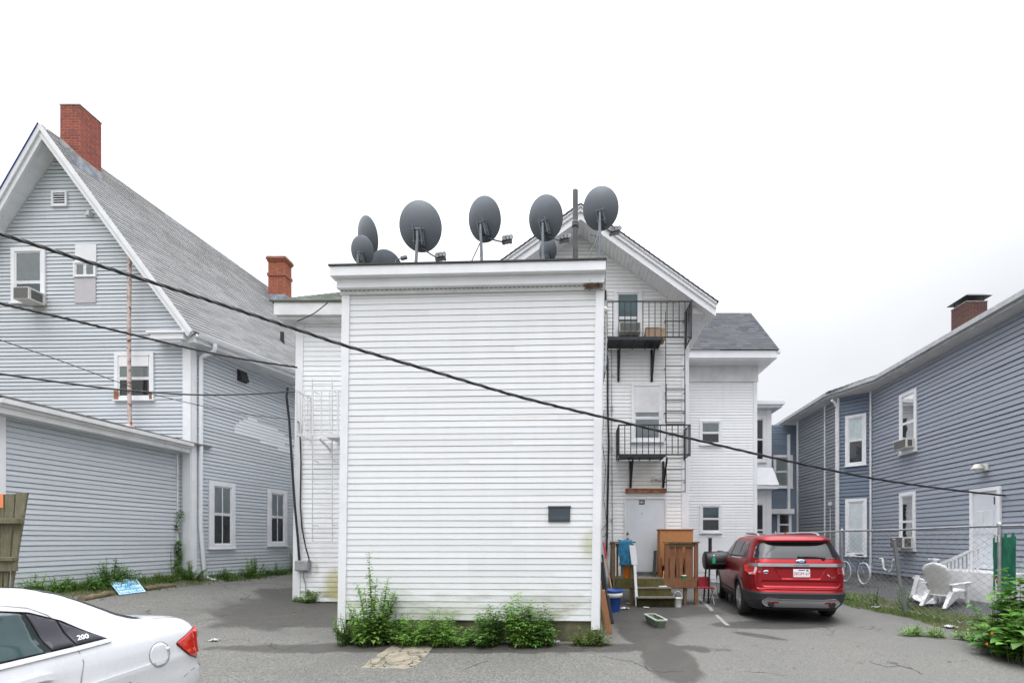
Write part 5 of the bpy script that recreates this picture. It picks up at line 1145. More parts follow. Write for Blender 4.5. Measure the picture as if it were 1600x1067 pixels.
text(lp_, 'plate_number', '2EGM 67', .078, mt @ Matrix.Translation((0, -.012, .013)), 'redink'); mb = MB(); mb.hexa([mt @ V(p) for p in ((-.06, .048, .012), (.06, .048, .012), (.06, .066, .012), (-.06, .066, .012), (-.06, .048, .0135), (.06, .048, .0135), (.06, .066, .0135), (-.06, .066, .0135))]); mb.build('plate_header', 'blueink', lp_, local=True)
mb = MB(); mb.hexa([mt @ V(p) for p in ((.085, .04, .012), (.125, .04, .012), (.125, .068, .012), (.085, .068, .012), (.085, .04, .0135), (.125, .04, .0135), (.125, .068, .0135), (.085, .068, .0135))]); mb.build('plate_sticker', 'blueink', lp_, local=True)
# rear glass, spoiler, wiper
gp_ = rounded([(-.83, 1.268), (.83, 1.268), (.735, 1.53), (.66, 1.60), (-.66, 1.60), (-.735, 1.53)], .05)
S.patch('rear', gp_, .006, .006, .04).build('rear_window', 'gloss', suv, local=True)
mb = MB(); rows = []
for k in range(17):
    x = lerp(-.70, .70, k / 16); d = .10 * (1 - abs(x / .74) ** 4); y0 = S.rear(x, 1.60); rows.append([V((x, y0 + .01, 1.585)), V((x, y0 - d, 1.605)), V((x, y0 - d - .01, 1.635)), V((x, S.rear(x, 1.66) - .01, 1.672)), V((x, S.rear(x, 1.70) + .03, 1.705))])
mb.grid(rows); mb.build('spoiler', 'red', suv, local=True)
mb = MB(); mb.grid([[r[0] + V((0, 0, -.002)), r[1] + V((0, .004, -.004))] for r in rows]); mb.build('spoiler_underside', 'gloss', suv, local=True)
wp_ = S.strip('rear', [(-.02, 1.30), (.12, 1.305), (.30, 1.30), (.46, 1.285)], .035, .035, .02).build('rear_wiper', 'cladding', suv, local=True); mb = MB(); mb.lathe([(.03, 0), (.03, .05), (0, .055)], rear_m(.45, 1.275, 0), 12); mb.build('wiper_pivot', 'cladding', wp_, local=True)
# tail lamps: rear face and wrap onto the flank
for sg in (-1, 1):
    S.patch('rear', rounded([(sg * .80, .93), (sg * .89, .94), (sg * .945, 1.0), (sg * .945, 1.15), (sg * .79, 1.165), (sg * .755, 1.13)][::sg], .02), .016, .018).build('tail_lamp', 'lamp', suv, local=True)
    tl = S.strip('rear', [(sg * .80, 1.135), (sg * .805, 1.05), (sg * .83, .97), (sg * .90, .955)], .034, .019, .004); tl.build('lamp_guide', 'lampwhite', suv, local=True)
    md = 'right' if sg > 0 else 'left'
    S.patch(md, rounded([(.10, .99), (.10, 1.16), (.34, 1.165), (.26, 1.02)], .02), .010, .012, .03).build('tail_lamp', 'lampdk', suv, local=True)
    # side windows, pillars, rails, mirror, door lines, handles
    S.patch(md, rounded([(.62, 1.29), (1.32, 1.27), (1.30, 1.60), (.86, 1.60)], .05), .005, .006).build('side_window', 'gloss', suv, local=True)
    S.patch(md, rounded([(1.40, 1.265), (2.26, 1.25), (2.24, 1.615), (1.38, 1.61)], .04), .005, .006).build('side_window', 'gloss', suv, local=True)
    S.patch(md, rounded([(2.33, 1.25), (3.22, 1.235), (2.62, 1.60), (2.31, 1.615)], .04), .005, .006).build('side_window', 'gloss', suv, local=True)
    S.strip(md, [(.55, 1.255), (1.3, 1.245), (2.3, 1.235), (3.3, 1.22)], .022, .008).build('belt_moulding', 'chrome', suv, local=True)
    for a0, a1 in ((1.38, 2.28), (2.30, 3.28)):
        lo_ = .46; gap = [(a0, 1.24), (a0 + (.16 if a0 < 2 else 0), .75), (a0 + (.36 if a0 < 2 else 0), lo_)]
        S.strip(md, gap, .010, .003, .006).build('door_gap', 'gloss', suv, local=True)
        hd = S.strip(md, [(a0 + .07, 1.07), (a0 + .27, 1.065)], .035, .035, .03); hd.build('door_handle', 'red', suv, local=True)
    S.strip(md, [(3.28, 1.22), (3.30, .46)], .010, .003, .006).build('door_gap', 'gloss', suv, local=True)
    S.strip(md, [(1.62, .47), (3.45, .47)], .05, .014, .02).build('sill_strip', 'cladding', suv, local=True)
    mb = MB(); xr = lambda y: S.side(y, 1.71, sg) * .90
    mb.tube([(xr(.85), .80, 1.715), (xr(.9), .92, 1.765), (xr(1.2), 1.25, 1.79), (xr(2.0), 2.0, 1.795), (xr(2.6), 2.55, 1.77), (xr(2.6), 2.68, 1.72)], .021, 8); mb.build('roof_rail', 'silver', suv, local=True)
    mb = MB(); xm = S.side(3.15, 1.25, sg); mb.hexa([V((xm + sg * a, b, c)) for a, b, c in ((.04, 3.02, 1.19), (.24, 3.00, 1.20), (.22, 3.14, 1.20), (.04, 3.16, 1.19), (.05, 3.02, 1.35), (.25, 3.00, 1.37), (.22, 3.12, 1.36), (.05, 3.14, 1.34))]); mb.stick((xm - sg * .02, 3.1, 1.22), (xm + sg * .08, 3.09, 1.23), .06)
    mb.build('wing_mirror', 'cladding', suv, local=True, bevel=.03)
S.strip('rear', [(x / 10 * .82, 1.26) for x in range(-10, 11)], .012, .006).build('glass_edge', 'gloss', suv, local=True)
mb = MB(); z0 = 1.762; mb.hexa([(-.012, 1.0, z0 - .01), (.012, 1.0, z0 - .01), (.025, 1.25, z0 - .005), (-.025, 1.25, z0 - .005), (-.006, 1.01, z0 + .07), (.006, 1.01, z0 + .07), (.005, 1.16, z0 + .01), (-.005, 1.16, z0 + .01)]); mb.build('roof_antenna', 'red', suv, local=True)

# ---- white sedan at the lower left, nose towards the photographer's side
sed = thing('white_sedan', 'white sedan with a bright red tail lamp cut off at the lower left corner', 'car', (-4.50, 4.57, -.17), rot=PI + .05)
D = CarBody([(.18, .82), (.30, .88), (.50, .905), (.66, .912), (.76, .92), (.785, .912), (.90, .90), (.97, .885), (1.01, .868), (1.035, .84), (1.07, .80), (1.10, .778), (1.2, .745), (1.3, .70), (1.36, .665), (1.41, .61), (1.445, .53), (1.465, .43), (1.476, .28), (1.482, .02)],
            [(.18, .20), (.30, .05), (.45, .0), (.58, .0), (.63, .04), (.70, .07), (.85, .075), (.95, .07), (1.0, .08), (1.03, .10), (1.055, .15), (1.08, .30), (1.10, .50), (1.12, .57), (1.2, .71), (1.3, .90), (1.38, 1.06), (1.43, 1.22), (1.46, 1.42), (1.475, 1.75), (1.482, 2.3)],
            [(.18, 4.7), (.40, 4.85), (.60, 4.84), (.75, 4.7), (.88, 4.3), (.98, 3.85), (1.03, 3.65), (1.1, 3.5), (1.2, 3.3), (1.3, 3.08), (1.4, 2.86), (1.46, 2.72), (1.482, 2.62)], ((0, 10), (.95, 10), (1.08, 7), (1.2, 5), (2, 5)))
LIFT = lambda P: [(z + .03 * sstep(1.0, 1.07, z), v) for z, v in P]
D.wp, D.rp, D.fp = LIFT(D.wp), LIFT(D.rp), LIFT(D.fp)
zs = [.18 + i * .025 for i in range(33)] + [.99, 1.0, 1.01, 1.02, 1.03, 1.04, 1.05, 1.06, 1.07, 1.08, 1.09, 1.10, 1.11, 1.12] + [1.14 + .02 * i for i in range(14)] + [1.41, 1.42, 1.43, 1.44, 1.45, 1.458, 1.465, 1.47, 1.475, 1.479, 1.482]
def arch2(vs):
    c = [sum(v[i] for v in vs) / 4 for i in range(3)]
    return abs(c[0]) > .55 and min(math.hypot(c[1] - 1.08, c[2] - .33), math.hypot(c[1] - 3.85, c[2] - .33)) < .36
mb = MB(); rows = [D.loop(z) for z, _ in LIFT([(z, 0) for z in zs])]; mb.grid(rows, closed=True, skip=arch2); mb.face(rows[-1], smooth=True); mb.build('body', 'whitecar', sed, local=True)
mb = MB(); mb.box((-.78, .4, .2), (.78, 4.5, .42)); mb.box((-.5, .5, .42), (.5, 4.4, .7)); mb.build('underbody', 'cladding', sed, local=True)
for y in (1.08, 3.85):
    for sg in (1, -1): wheel(sed, sg * .79, y, .33, sg, .215, .22)
for sg in (-1, 1):                              # the car faces away, so its left flank (-x) is towards the camera
    md = 'right' if sg > 0 else 'left'
    FW = lambda P: [(a + .13, z + .012) for a, z in P]
    dlo = rounded(FW([(.93, 1.03), (1.17, 1.215), (1.35, 1.305), (1.65, 1.365), (2.4, 1.395), (2.9, 1.34), (3.35, 1.08), (3.3, 1.025), (2.2, 1.015)]), .02)
    D.patch(md, dlo, .008, .012).build('window_surround', 'gloss', sed, local=True)
    D.patch(md, rounded(FW([(.955, 1.04), (1.17, 1.04), (1.205, 1.215)]), .006), .014, .012, .03).build('quarter_panel_insert', 'applique', sed, local=True)
    D.patch(md, rounded(FW([(1.185, 1.04), (1.335, 1.038), (1.375, 1.295), (1.22, 1.222)]), .008), .014, .012, .03).build('quarter_panel_insert', 'applique', sed, local=True)
    D.patch(md, rounded(FW([(1.37, 1.035), (1.99, 1.03), (1.99, 1.375), (1.66, 1.353), (1.405, 1.30)]), .015), .013, .010).build('side_window', 'carglass', sed, local=True) if 'carglass' in M else None
    D.patch(md, rounded(FW([(2.10, 1.03), (3.22, 1.04), (2.88, 1.325), (2.10, 1.378)]), .02), .013, .010).build('side_window', 'carglass', sed, local=True)
    D.strip(md, FW([(.93, 1.022), (1.2, 1.014), (1.6, 1.01), (2.2, 1.005), (3.35, 1.01)]), .026, .016, .016).build('belt_moulding', 'brightmetal', sed, local=True)
    D.strip(md, FW([(1.165, 1.03), (1.18, 1.0), (1.17, .92), (1.22, .75), (1.40, .55)]), .007, .002, .004).build('door_gap', 'doorgap', sed, local=True)
    D.strip(md, FW([(1.21, 1.225), (1.24, 1.27), (1.34, 1.335), (1.55, 1.385), (1.9, 1.41), (2.4, 1.42)]), .006, .003, .004).build('door_gap', 'doorgap', sed, local=True)
    D.strip(md, FW([(2.04, 1.38), (2.04, .45)]), .008, .003, .004).build('door_gap', 'doorgap', sed, local=True)
    cx_, cz_ = .67, .83; D.strip(md, [(cx_ + .105 * math.cos(i * PI / 16), cz_ + .105 * math.sin(i * PI / 16)) for i in range(33)], .006, .002, .004).build('fuel_door_gap', 'doorgap', sed, local=True) if sg < 0 else None
    if sg < 0:
        D.patch(md, [(cx_ + .099 * math.cos(i * PI / 12), cz_ + .099 * math.sin(i * PI / 12)) for i in range(24)], .0035, .003, .03).build('fuel_door', 'whitecar', sed, local=True)
        D.patch(md, [(cx_ - .085 + .016 * math.cos(i * PI / 6), cz_ + .03 + .016 * math.sin(i * PI / 6)) for i in range(12)], .012, .01, .03).build('fuel_door_catch', 'whitecar', sed, local=True)
    D.strip(md, [(.42, .79), (.8, .775), (1.3, .765), (2.2, .755), (3.4, .74)], .010, .0015, .003).build('crease_line', 'whitecar', sed, local=True)
    hd = D.strip(md, [(1.52, .885), (1.59, .90), (1.72, .90), (1.84, .885)], .034, .038, .03); hd.build('door_handle', 'whitecar', sed, local=True)
    D.patch(md, rounded([(1.59, .855), (1.78, .855), (1.78, .93), (1.59, .93)], .03), .002, .003, .03).build('handle_recess', 'handledk', sed, local=True)
    lamp = rounded([(.50, .885), (.24, .97), (.10, .97), (.085, .72), (.13, .655), (.34, .74)], .04)
    D.patch(md, [(a + .0, z) for a, z in lamp], .003, .006, .02).build('lamp_gap', 'gloss', sed, local=True)
    D.patch(md, [(.17 + (a - .17) * .96, .85 + (z - .85) * .95) for a, z in lamp], .012, .012, .02).build('tail_lamp', 'lamp', sed, local=True)
    D.patch('rear', rounded([(sg * .845, .73), (sg * .845, .955), (sg * .62, .96), (sg * .56, .90), (sg * .60, .80)][::-sg], .02), .022, .022, .03).build('tail_lamp', 'lamp', sed, local=True)
    D.strip(md, [(.02, .615), (.10, .63), (.25, .60), (.40, .56)], .007, .003, .004).build('bumper_gap', 'doorgap', sed, local=True)
    D.strip(md, [(.04, .60), (.07, .585), (.11, .60)], .02, .003, .004).build('bumper_chip', 'cladding', sed, local=True)
    zt_ = 1.05
a_, z_ = 1.245, 1.085; P0 = D.pt('left', a_, z_, .0); ex_ = (D.pt('left', a_ - .05, z_, 0) - D.pt('left', a_ + .05, z_, 0)).normalized(); uz = D.pt('left', a_, z_ + .02, 0) - D.pt('left', a_, z_ - .02, 0); nz_ = ex_.cross(uz).normalized(); nz_ = nz_ if nz_.x < 0 else -nz_; uy = nz_.cross(ex_); mt = Matrix((( ex_.x, uy.x, nz_.x, P0.x), (ex_.y, uy.y, nz_.y, P0.y), (ex_.z, uy.z, nz_.z, P0.z), (0, 0, 0, 1))) @ Matrix.Translation((0, 0, .021))
text(sed, 'badge', '200', .056, mt, 'whiteink', .003, shear=.35)
# trunk lid seam and rear window as sheets on the sloping top
def top_z(x, y):                                # height of the deck or roof over a point
    lo_, hi_ = .9, 1.511
    for _ in range(40):
        m_ = (lo_ + hi_) / 2; w_, yc, L_ = D.dims(m_)
        n_ = interp(D.np, m_); ins = abs(x / w_) ** n_ + abs((y - yc) / L_) ** n_ < 1
        lo_, hi_ = (m_, hi_) if ins else (lo_, m_)
    return lo_
mb = MB(); rows = [[V((lerp(-1, 1, i / 14) * (lerp(.70, .55, j / 12)), lerp(.60, 1.25, j / 12), 0)) for i in range(15)] for j in range(13)]
for r in rows:
    for p_ in r: p_.z = top_z(p_.x, p_.y) + .006
mb.grid(rows); mb.build('rear_window', 'gloss', sed, local=True)
for sg in (-1, 1):
    mb = MB(); pts_ = []
    for k in range(14): y = lerp(.16, .56, k / 13); x = sg * (lerp(.70, .735, k / 13)); pts_.append(V((x, y, top_z(x, y) + .002)))
    mb.tube(pts_, .003, 4); mb.build('trunk_gap', 'doorgap', sed, local=True)
mb = MB(); mb.grid([[V((x, D.rear(x, z) - .02, z)) for z in (.72, .80, .88)] for x in (-.26, 0, .26)]); mb.build('licence_plate', 'plate', sed, local=True)
# ------------------------------------------------------------------ wooden stoop at the back door
st = thing('wooden_stoop', 'mossy wooden stoop with two steps and slatted side rails at the back door', 'stoop', (2.0, 12.0, 0))
DZ, FY = .665, 11.6; X0, X1 = .90, 3.08
mb = MB(); n = 8
for i in range(n): y = lerp(FY, 12.62, i / n); mb.box((X0, y + .004, DZ - .03), (X1, y + 1.02 / n - .004, DZ), c=R.uniform(.85, 1.15))
mb.build('deck', 'deck', st, bevel=.004)
mb = MB(); mb.box((X0 + .10, FY - .035, DZ - .24), (1.46, FY, DZ + .002)); mb.box((1.461, FY - .036, DZ - .24), (X1 - .05, FY - .001, DZ + .002), c=1.1); mb.box((X0, FY, DZ - .22), (X0 + .03, 12.6, DZ - .031)); mb.box((X1 - .03, FY, DZ - .22), (X1, 12.6, DZ - .031)); mb.build('skirt_board', 'stoop', st, bevel=.004)
mb = MB(); mb.box((2.22, FY - .038, DZ - .235), (X1 - .05, FY - .0365, DZ - .002)); mb.build('front_board', 'stoopred', st)
mb = MB(); mb.box((1.47, 11.16, .215), (2.42, 11.42, .25)); mb.box((1.47, 11.38, .425), (2.36, 11.64, .46)); mb.build('step', 'deck', st, bevel=.005)
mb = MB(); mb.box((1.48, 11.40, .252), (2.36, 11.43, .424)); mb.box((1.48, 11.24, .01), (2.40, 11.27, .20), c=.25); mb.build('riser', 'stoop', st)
for x0, x1, y0, zt, mt_ in ((X0, X0 + .09, FY, 1.56, 'stooprail'), (1.36, 1.45, FY, 1.54, 'stooprail'), (2.24, 2.33, FY, 1.545, 'stoopred'), (X1 - .09, X1, FY, 1.56, 'stoopred'), (2.72, 2.80, FY + .02, DZ - .03, 'stooprail')):
    mb = MB(); mb.box((x0, y0, .0), (x1, y0 + .09, zt)); mb.build('post', mt_, st, bevel=.004)
for x0, x1, mt_ in ((X0 - .03, 1.50, 'stooprail'), (2.20, X1 + .03, 'stooprail')):
    mb = MB(); mb.box((x0, FY - .03, 1.562), (x1, FY + .11, 1.595)); mb.build('top_rail', mt_, st, bevel=.005)
    mb = MB(); mb.box((x0 + .13, FY + .02, 1.46), (x1 - .13, FY + .05, 1.555)); mb.build('rail_board', mt_, st)
for x0, x1, mt_ in ((1.02, 1.07, 'stooprail'), (1.13, 1.21, 'deck'), (2.37, 2.50, 'stoopred'), (2.53, 2.60, 'stoopred'), (2.61, 2.70, 'stoopred'), (2.77, 2.95, 'stoopred')):
    mb = MB(); mb.box((x0, FY + .055, DZ), (x1, FY + .075, 1.53), c=R.uniform(.8, 1.15)); mb.build('slat', mt_, st, bevel=.003)
mb = MB(); mb.box((X1 - .06, FY + .09, 1.50), (X1 - .02, 12.6, 1.58)); mb.box((X0 + .02, FY + .09, 1.50), (X0 + .06, 12.6, 1.58)); mb.build('side_rail', 'stooprail', st)
# broken white handrail post leaning by the steps
mb = MB(); mb.bar((1.40, 11.50, 1.50), (1.46, 11.48, 1.02), V((.075, 0, 0)), V((0, .02, 0))); mb.bar((1.46, 11.46, 1.0), (1.49, 11.28, .02), V((.032, 0, 0)), V((0, .03, 0)))
tag(mb.build('handrail_post', 'trim', bevel=.004), 'broken white handrail post leaning at the left of the stoop steps', 'post')
# towel, orange can, cabinet
mb = MB(); rows = []
for k in range(15):
    f = k / 14; rows.append([V((1.05 + .33 * i / 12 + .02 * math.sin(k * .7) + (.03 * f), FY - .045 - .015 * math.sin(i * 1.3 + k * .3) - .02 * math.sin(f * 3) if f > .12 else FY + .03 - .08 * f / .12 * 1.0, 1.625 - (.0 if f < .12 else (f - .12) * .72) + .012 * math.sin(i * 1.1))) for i in range(13)])
mb.grid(rows); tw = mb.build('blue_towel', 'towel'); tw.modifiers.new('thick', 'SOLIDIFY').thickness = .012; tag(tw, 'blue towel hung over the left rail of the wooden stoop', 'towel')
oc = thing('orange_can', 'orange plastic jug standing behind the left stoop rail', 'jug', (1.33, 11.85, DZ))
mb = MB(); mb.lathe([(.12, 0), (.135, .03), (.135, .40), (.12, .46), (.05, .52), (.04, .56)], Matrix.Translation((1.29, 11.83, DZ)) @ Matrix.Diagonal((1, .7, 1, 1)), 18); mb.build('jug', 'orange', oc); mb = MB(); mb.lathe([(.045, .56), (.045, .60), (0, .605)], Matrix.Translation((1.30, 11.83, DZ)), 12); mb.tube([(1.36, 11.83, DZ + .5), (1.42, 11.83, DZ + .45), (1.40, 11.83, DZ + .3)], .014, 6); mb.build('cap', 'cladding', oc)
cb = thing('cabinet', 'tall orange-brown cabinet with open lower shelves standing on the stoop', 'cabinet', (2.62, 12.2, DZ))
cx0, cx1, cy0, cy1, cz = 2.19, 3.05, 12.0, 12.42, 1.92
mb = MB(); mb.box((cx0, cy0, DZ + .30), (cx1, cy0 + .015, cz - .03)); mb.box((cx0, cy0 + .016, DZ), (cx0 + .02, cy1, cz - .03)); mb.box((cx1 - .02, cy0 + .016, DZ), (cx1, cy1, cz - .03)); mb.box((cx0 + .021, cy1 - .02, DZ), (cx1 - .021, cy1, cz - .03)); mb.build('panel', 'cabinet', cb, bevel=.003)
mb = MB(); mb.box((cx0 - .02, cy0 - .02, cz - .029), (cx1 + .02, cy1 + .01, cz)); mb.build('top', 'cabinetdk', cb, bevel=.004)
mb = MB(); mb.box((cx0 + .021, cy0 + .017, DZ + .52), (cx1 - .021, cy1 - .021, DZ + .54)); mb.box((cx0 + .021, cy0 + .0, DZ + .02), (cx1 - .021, cy1 - .021, DZ + .04))
for f in (.0, .24, .5, .75, .96): x = lerp(cx0, cx1 - .04, f); mb.box((x, cy0 - .014, DZ), (x + .05, cy0 - .001, DZ + .50))
mb.build('shelf_frame', 'cabinetdk', cb)
mb = MB(); mb.bar((2.08, 12.3, DZ), (2.16, 12.55, 1.35), V((.04, 0, 0)), V((0, .012, 0))); tag(mb.build('dark_board', 'cladding'), 'dark narrow board leaning beside the cabinet on the stoop', 'board')
mb = MB(); mb.hexa([(2.20, 11.75, DZ), (2.26, 11.75, DZ), (2.30, 11.95, DZ), (2.24, 11.95, DZ), (2.22, 11.76, DZ + .02), (2.27, 11.76, DZ + .02), (2.31, 11.93, DZ + .18), (2.26, 11.93, DZ + .18)]); tag(mb.build('wood_offcut', 'orangeboard'), 'short orange wood offcut at the foot of the cabinet', 'offcut')
gt = thing('green_tub', 'small green tub with a white lid standing in front of the right stoop rail', 'tub', (2.72, 11.57, DZ))
mb = MB(); mb.lathe([(.05, 0), (.062, .05), (.062, .07)], Matrix.Translation((2.72, FY + .01, DZ + .002)), 14); mb.build('tub', 'greenplastic', gt); mb = MB(); mb.lathe([(.066, .07), (.066, .085), (0, .09)], Matrix.Translation((2.72, FY + .01, DZ + .002)), 14); mb.build('lid', 'whitebin', gt)
mb = MB(); mb.hexa([(2.05, 11.42, .461), (2.28, 11.44, .461), (2.27, 11.54, .461), (2.04, 11.52, .461), (2.06, 11.43, .50), (2.26, 11.45, .495), (2.25, 11.53, .50), (2.06, 11.51, .49)]); tag(mb.build('paper_bag', 'litter', bevel=.01), 'flattened white paper bag lying on the upper stoop step', 'litter')
# white bucket and rubbish under the stoop
wb = thing('white_bucket', 'small white bucket with a raised handle beside the stoop steps', 'bucket', (2.50, 11.3, 0))
mb = MB(); mb.lathe([(.085, 0), (.10, .20), (.108, .21), (.108, .225), (.095, .225), (.085, .02), (0, .02)], Matrix.Translation((2.50, 11.32, gz(2.5, 11.32))), 18); mb.build('pail', 'whitebin', wb)
mb = MB(); mb.tube([(2.50 + .105 * math.cos(a), 11.32 - .02, .215 + .17 * math.sin(a)) for a in [i * PI / 12 for i in range(13)]], .006, 5); mb.build('handle', 'whitebin', wb)
def litter(label, x, y, s, seed, z=0, name='paper_scrap', mat='litter', flat=.35, group='paper litter on the asphalt'):
    rg = random.Random(seed); mb = MB(); rows = []; n = 9; z0 = gz(x, y) + z
    for i in range(n): rows.append([V((x + (i / (n - 1) - .5) * s * 1.3 + rg.uniform(-.12, .12) * s, y + (j / 5 - .5) * s + rg.uniform(-.12, .12) * s, z0 + .006 + rg.uniform(0, flat) * s)) for j in range(6)])
    mb.grid(rows, smooth=False); o = mb.build(name, mat); o.modifiers.new('thick', 'SOLIDIFY').thickness = .004; return tag(o, label, 'litter', group)
def at_ground(px, py): return gp(px, py)
for (px, py, s, lb) in ((976, 952, .22, 'crumpled white paper on the asphalt below the blue bucket'), (983, 944, .16, 'white paper scrap under the left edge of the stoop'), (1010, 950, .13, 'small white scrap in front of the stoop steps'), (1068, 943, .20, 'white rubbish lying beneath the right side of the stoop'), (335, 1001, .14, 'white scrap alone on the open asphalt right of the sedan'), (870, 1003, .10, 'pale scrap at the foot of the box foundation'), (278, 968, .12, 'pale flat scrap on the asphalt just behind the sedan trunk'), (1370, 949, .20, 'white scrap at the edge of the grass strip, left of the leaning post'), (1484, 980, .22, 'white paper plate lying in the grass'), (461, 961, .05, 'orange leaf-like scrap on the dark damp asphalt')):
    x, y = gp(px, py); litter(lb, x, y, s * .7, px, mat='orangeboard' if px == 461 else 'litter')
# blue bucket, rods, boards and broom by the corner of the box
x, y = gp(958, 957); bb = thing('blue_bin', 'dirty blue plastic bin beside the corner of the box addition', 'bin', (x, y, 0)); mt = Matrix.Translation((x, y + .2, gz(x, y)))
mb = MB(); mb.lathe([(.17, 0), (.22, .44), (.24, .45), (.24, .50), (.215, .50), (.17, .03), (0, .03)], mt, 22); mb.build('bin', 'blueplastic', bb); mb = MB(); mb.lathe([(.222, .33), (.228, .33), (.232, .43), (.224, .43)], mt, 22); mb.build('label_band', 'trimold', bb)
rg = random.Random(3)
for i in range(9):
    x, y = gp(953 + rg.uniform(-7, 3), 972 + rg.uniform(-6, 2)); y += .1; zt_ = rg.uniform(.95, 1.5); mb = MB(); xt = .50 + rg.uniform(-.05, .06); mb.tube([(x - .02, y, gz(x, y)), ((x + xt) / 2 + rg.uniform(-.02, .02), y + .22, zt_ / 2), (xt, y + .5, zt_)], rg.uniform(.010, .019), 6)
    tag(mb.build('black_rod', 'cladding'), 'thin black rod in the bundle leaning at the right corner of the white box', 'rod', 'black rods leaning at the box corner')
x, y = gp(955, 975); mb = MB(); mb.lathe([(.05, 0), (.06, .03), (.05, .10), (.035, .55), (.03, .56)], Matrix.Translation((x, y, gz(x, y))) @ Matrix.Rotation(-.22, 4, 'X') @ Matrix.Rotation(-.12, 4, 'Y'), 12); tag(mb.build('black_boot', 'rubber'), 'dark rubber tube standing at the foot of the black rods', 'tube')
for (p0, p1, mt_, lb, w_) in ((gp(952, 990), (.44, 7.9, .78), 'orangeboard', 'orange-brown board leaning against the box corner', .075), (gp(944, 984), (.40, 7.75, .95), 'lightwood', 'pale thin board leaning behind the orange-brown one', .035)):
    mb = MB(); a = V((p0[0], p0[1], gz(*p0) + .01)); b = V(p1); mb.bar(a, b, V((w_, 0, 0)) / 1.4, V((0, .012, .004))); tag(mb.build('leaning_board', mt_, bevel=.003), lb, 'board')
br = thing('broom', 'long broom handle with a bright red grip leaning beside the stoop', 'broom', (.85, 11.3, 0)); a, b = at(955, 918, 11.5), at(943, 846, 12.3)
mb = MB(); mb.tube([a, a + (b - a) * .72], .018, 8); mb.build('handle', 'lightwood', br); mb = MB(); mb.tube([a + (b - a) * .62, a + (b - a) * .98], .026, 8); mb.build('grip', 'redplastic', br)
mb = MB()
for i in range(26): d = V((rg.uniform(-.09, .09), rg.uniform(-.06, .06), -.28)); mb.tube([a, a + d], .004, 3)
mb.build('bristles', 'drystem', br)
a, b = at(955, 915, 11.7), at(956, 850, 12.5); mb = MB(); mb.bar(a + V((-.02, 0, -.2)), b, V((.035, 0, 0)), V((0, .01, 0))); tag(mb.build('dark_plank', 'cladding'), 'dark plank propped behind the red-gripped broom', 'plank')
# planter trough on the asphalt
x, y = gp(1024, 976); pl = thing('planter_trough', 'empty grey-green planter trough lying on the asphalt in front of the stoop', 'planter', (x, y, gz(x, y)), rot=-1.42); mb = MB()
L, Wd, H = .36, .105, .15; rows = []
def rr(l, w, z): return [V((sx_ * (l - .03 * q) , sy_ * (w - .03 * (1 - q)), z)) for sx_, sy_, q in ((1, 1, 0), (1, 1, 1), (-1, 1, 1), (-1, 1, 0), (-1, -1, 0), (-1, -1, 1), (1, -1, 1), (1, -1, 0))]
mb.grid([rr(L * .86, Wd * .8, 0), rr(L, Wd, H - .03), rr(L + .012, Wd + .012, H - .03), rr(L + .012, Wd + .012, H), rr(L - .015, Wd - .015, H), rr(L * .84, Wd * .76, .02)], closed=True, smooth=False); mb.face(rr(L * .84, Wd * .76, .02)); mb.build('trough', 'planter', pl, local=True)
mb = MB(); mb.grid([rr(L + .018, Wd + .018, H - .018), rr(L + .018, Wd + .018, H + .004), rr(L - .02, Wd - .02, H + .004), rr(L - .02, Wd - .02, H - .01)], closed=True, smooth=False); mb.build('rim', 'rim', pl, local=True)
# smoker grill and red folding chair between stoop and car
x, y = 3.42, 12.1; sg_ = thing('smoker_grill', 'black barrel smoker grill with a short chimney between the stoop and the red car', 'grill', (x, y, 0))
mb = MB(); mt = Matrix.Translation((x - .05, y, 1.10)) @ Matrix.Rotation(PI / 2, 4, 'Y'); mb.lathe([(0, 0), (.22, 0), (.24, .02), (.24, .68), (.22, .70), (0, .70)], mt, 26); mb.build('barrel', 'black', sg_)
mb = MB(); mb.tube([(x + .10, y, 1.30), (x + .10, y, 1.66)], .045, 12); mb.lathe([(.06, 0), (.06, .02), (0, .05)], Matrix.Translation((x + .10, y, 1.66)), 12); mb.build('chimney', 'black', sg_)
for dx in (.04, .56):
    for dy in (-.16, .16): mb = MB(); mb.stick((x + dx, y + dy, .94), (x + dx + (-.05 if dx < .3 else .05), y + dy * 1.3, .0), .035); mb.build('leg', 'black', sg_)
mb = MB(); mb.box((x - .02, y - .40, 1.02), (x + .62, y - .27, 1.04)); mb.build('front_shelf', 'black', sg_)
fcx, fcy = 3.30, 11.9; fch = thing('folding_chair', 'low red folding chair with thin metal legs beside the red car', 'chair', (fcx, fcy, 0))
mb = MB(); mb.box((fcx - .2, fcy - .2, .40), (fcx + .22, fcy + .2, .43)); mb.build('seat', 'darkred', fch, bevel=.01)
mb = MB(); mb.hexa([(fcx - .2, fcy + .2, .42), (fcx + .22, fcy + .2, .42), (fcx + .22, fcy + .23, .46), (fcx - .2, fcy + .23, .46), (fcx - .2, fcy + .27, .66), (fcx + .22, fcy + .27, .66), (fcx + .22, fcy + .30, .66), (fcx - .2, fcy + .30, .66)]); mb.build('backrest', 'darkred', fch, bevel=.01)
for sx_ in (-.19, .21):
    for q0, q1 in (((sx_, -.2, .0), (sx_, .25, .70)), ((sx_, .24, .0), (sx_, -.18, .44))): mb = MB(); mb.tube([V((fcx, fcy, 0)) + V(q0), V((fcx, fcy, 0)) + V(q1)], .012, 6); mb.build('leg', 'lightwood' if q0[1] < 0 and sx_ < 0 else 'galv', fch)
gb = thing('green_bottle', 'green bottle with a white cap on the shelf of the smoker grill', 'bottle', (x + .1, y - .33, 1.04))
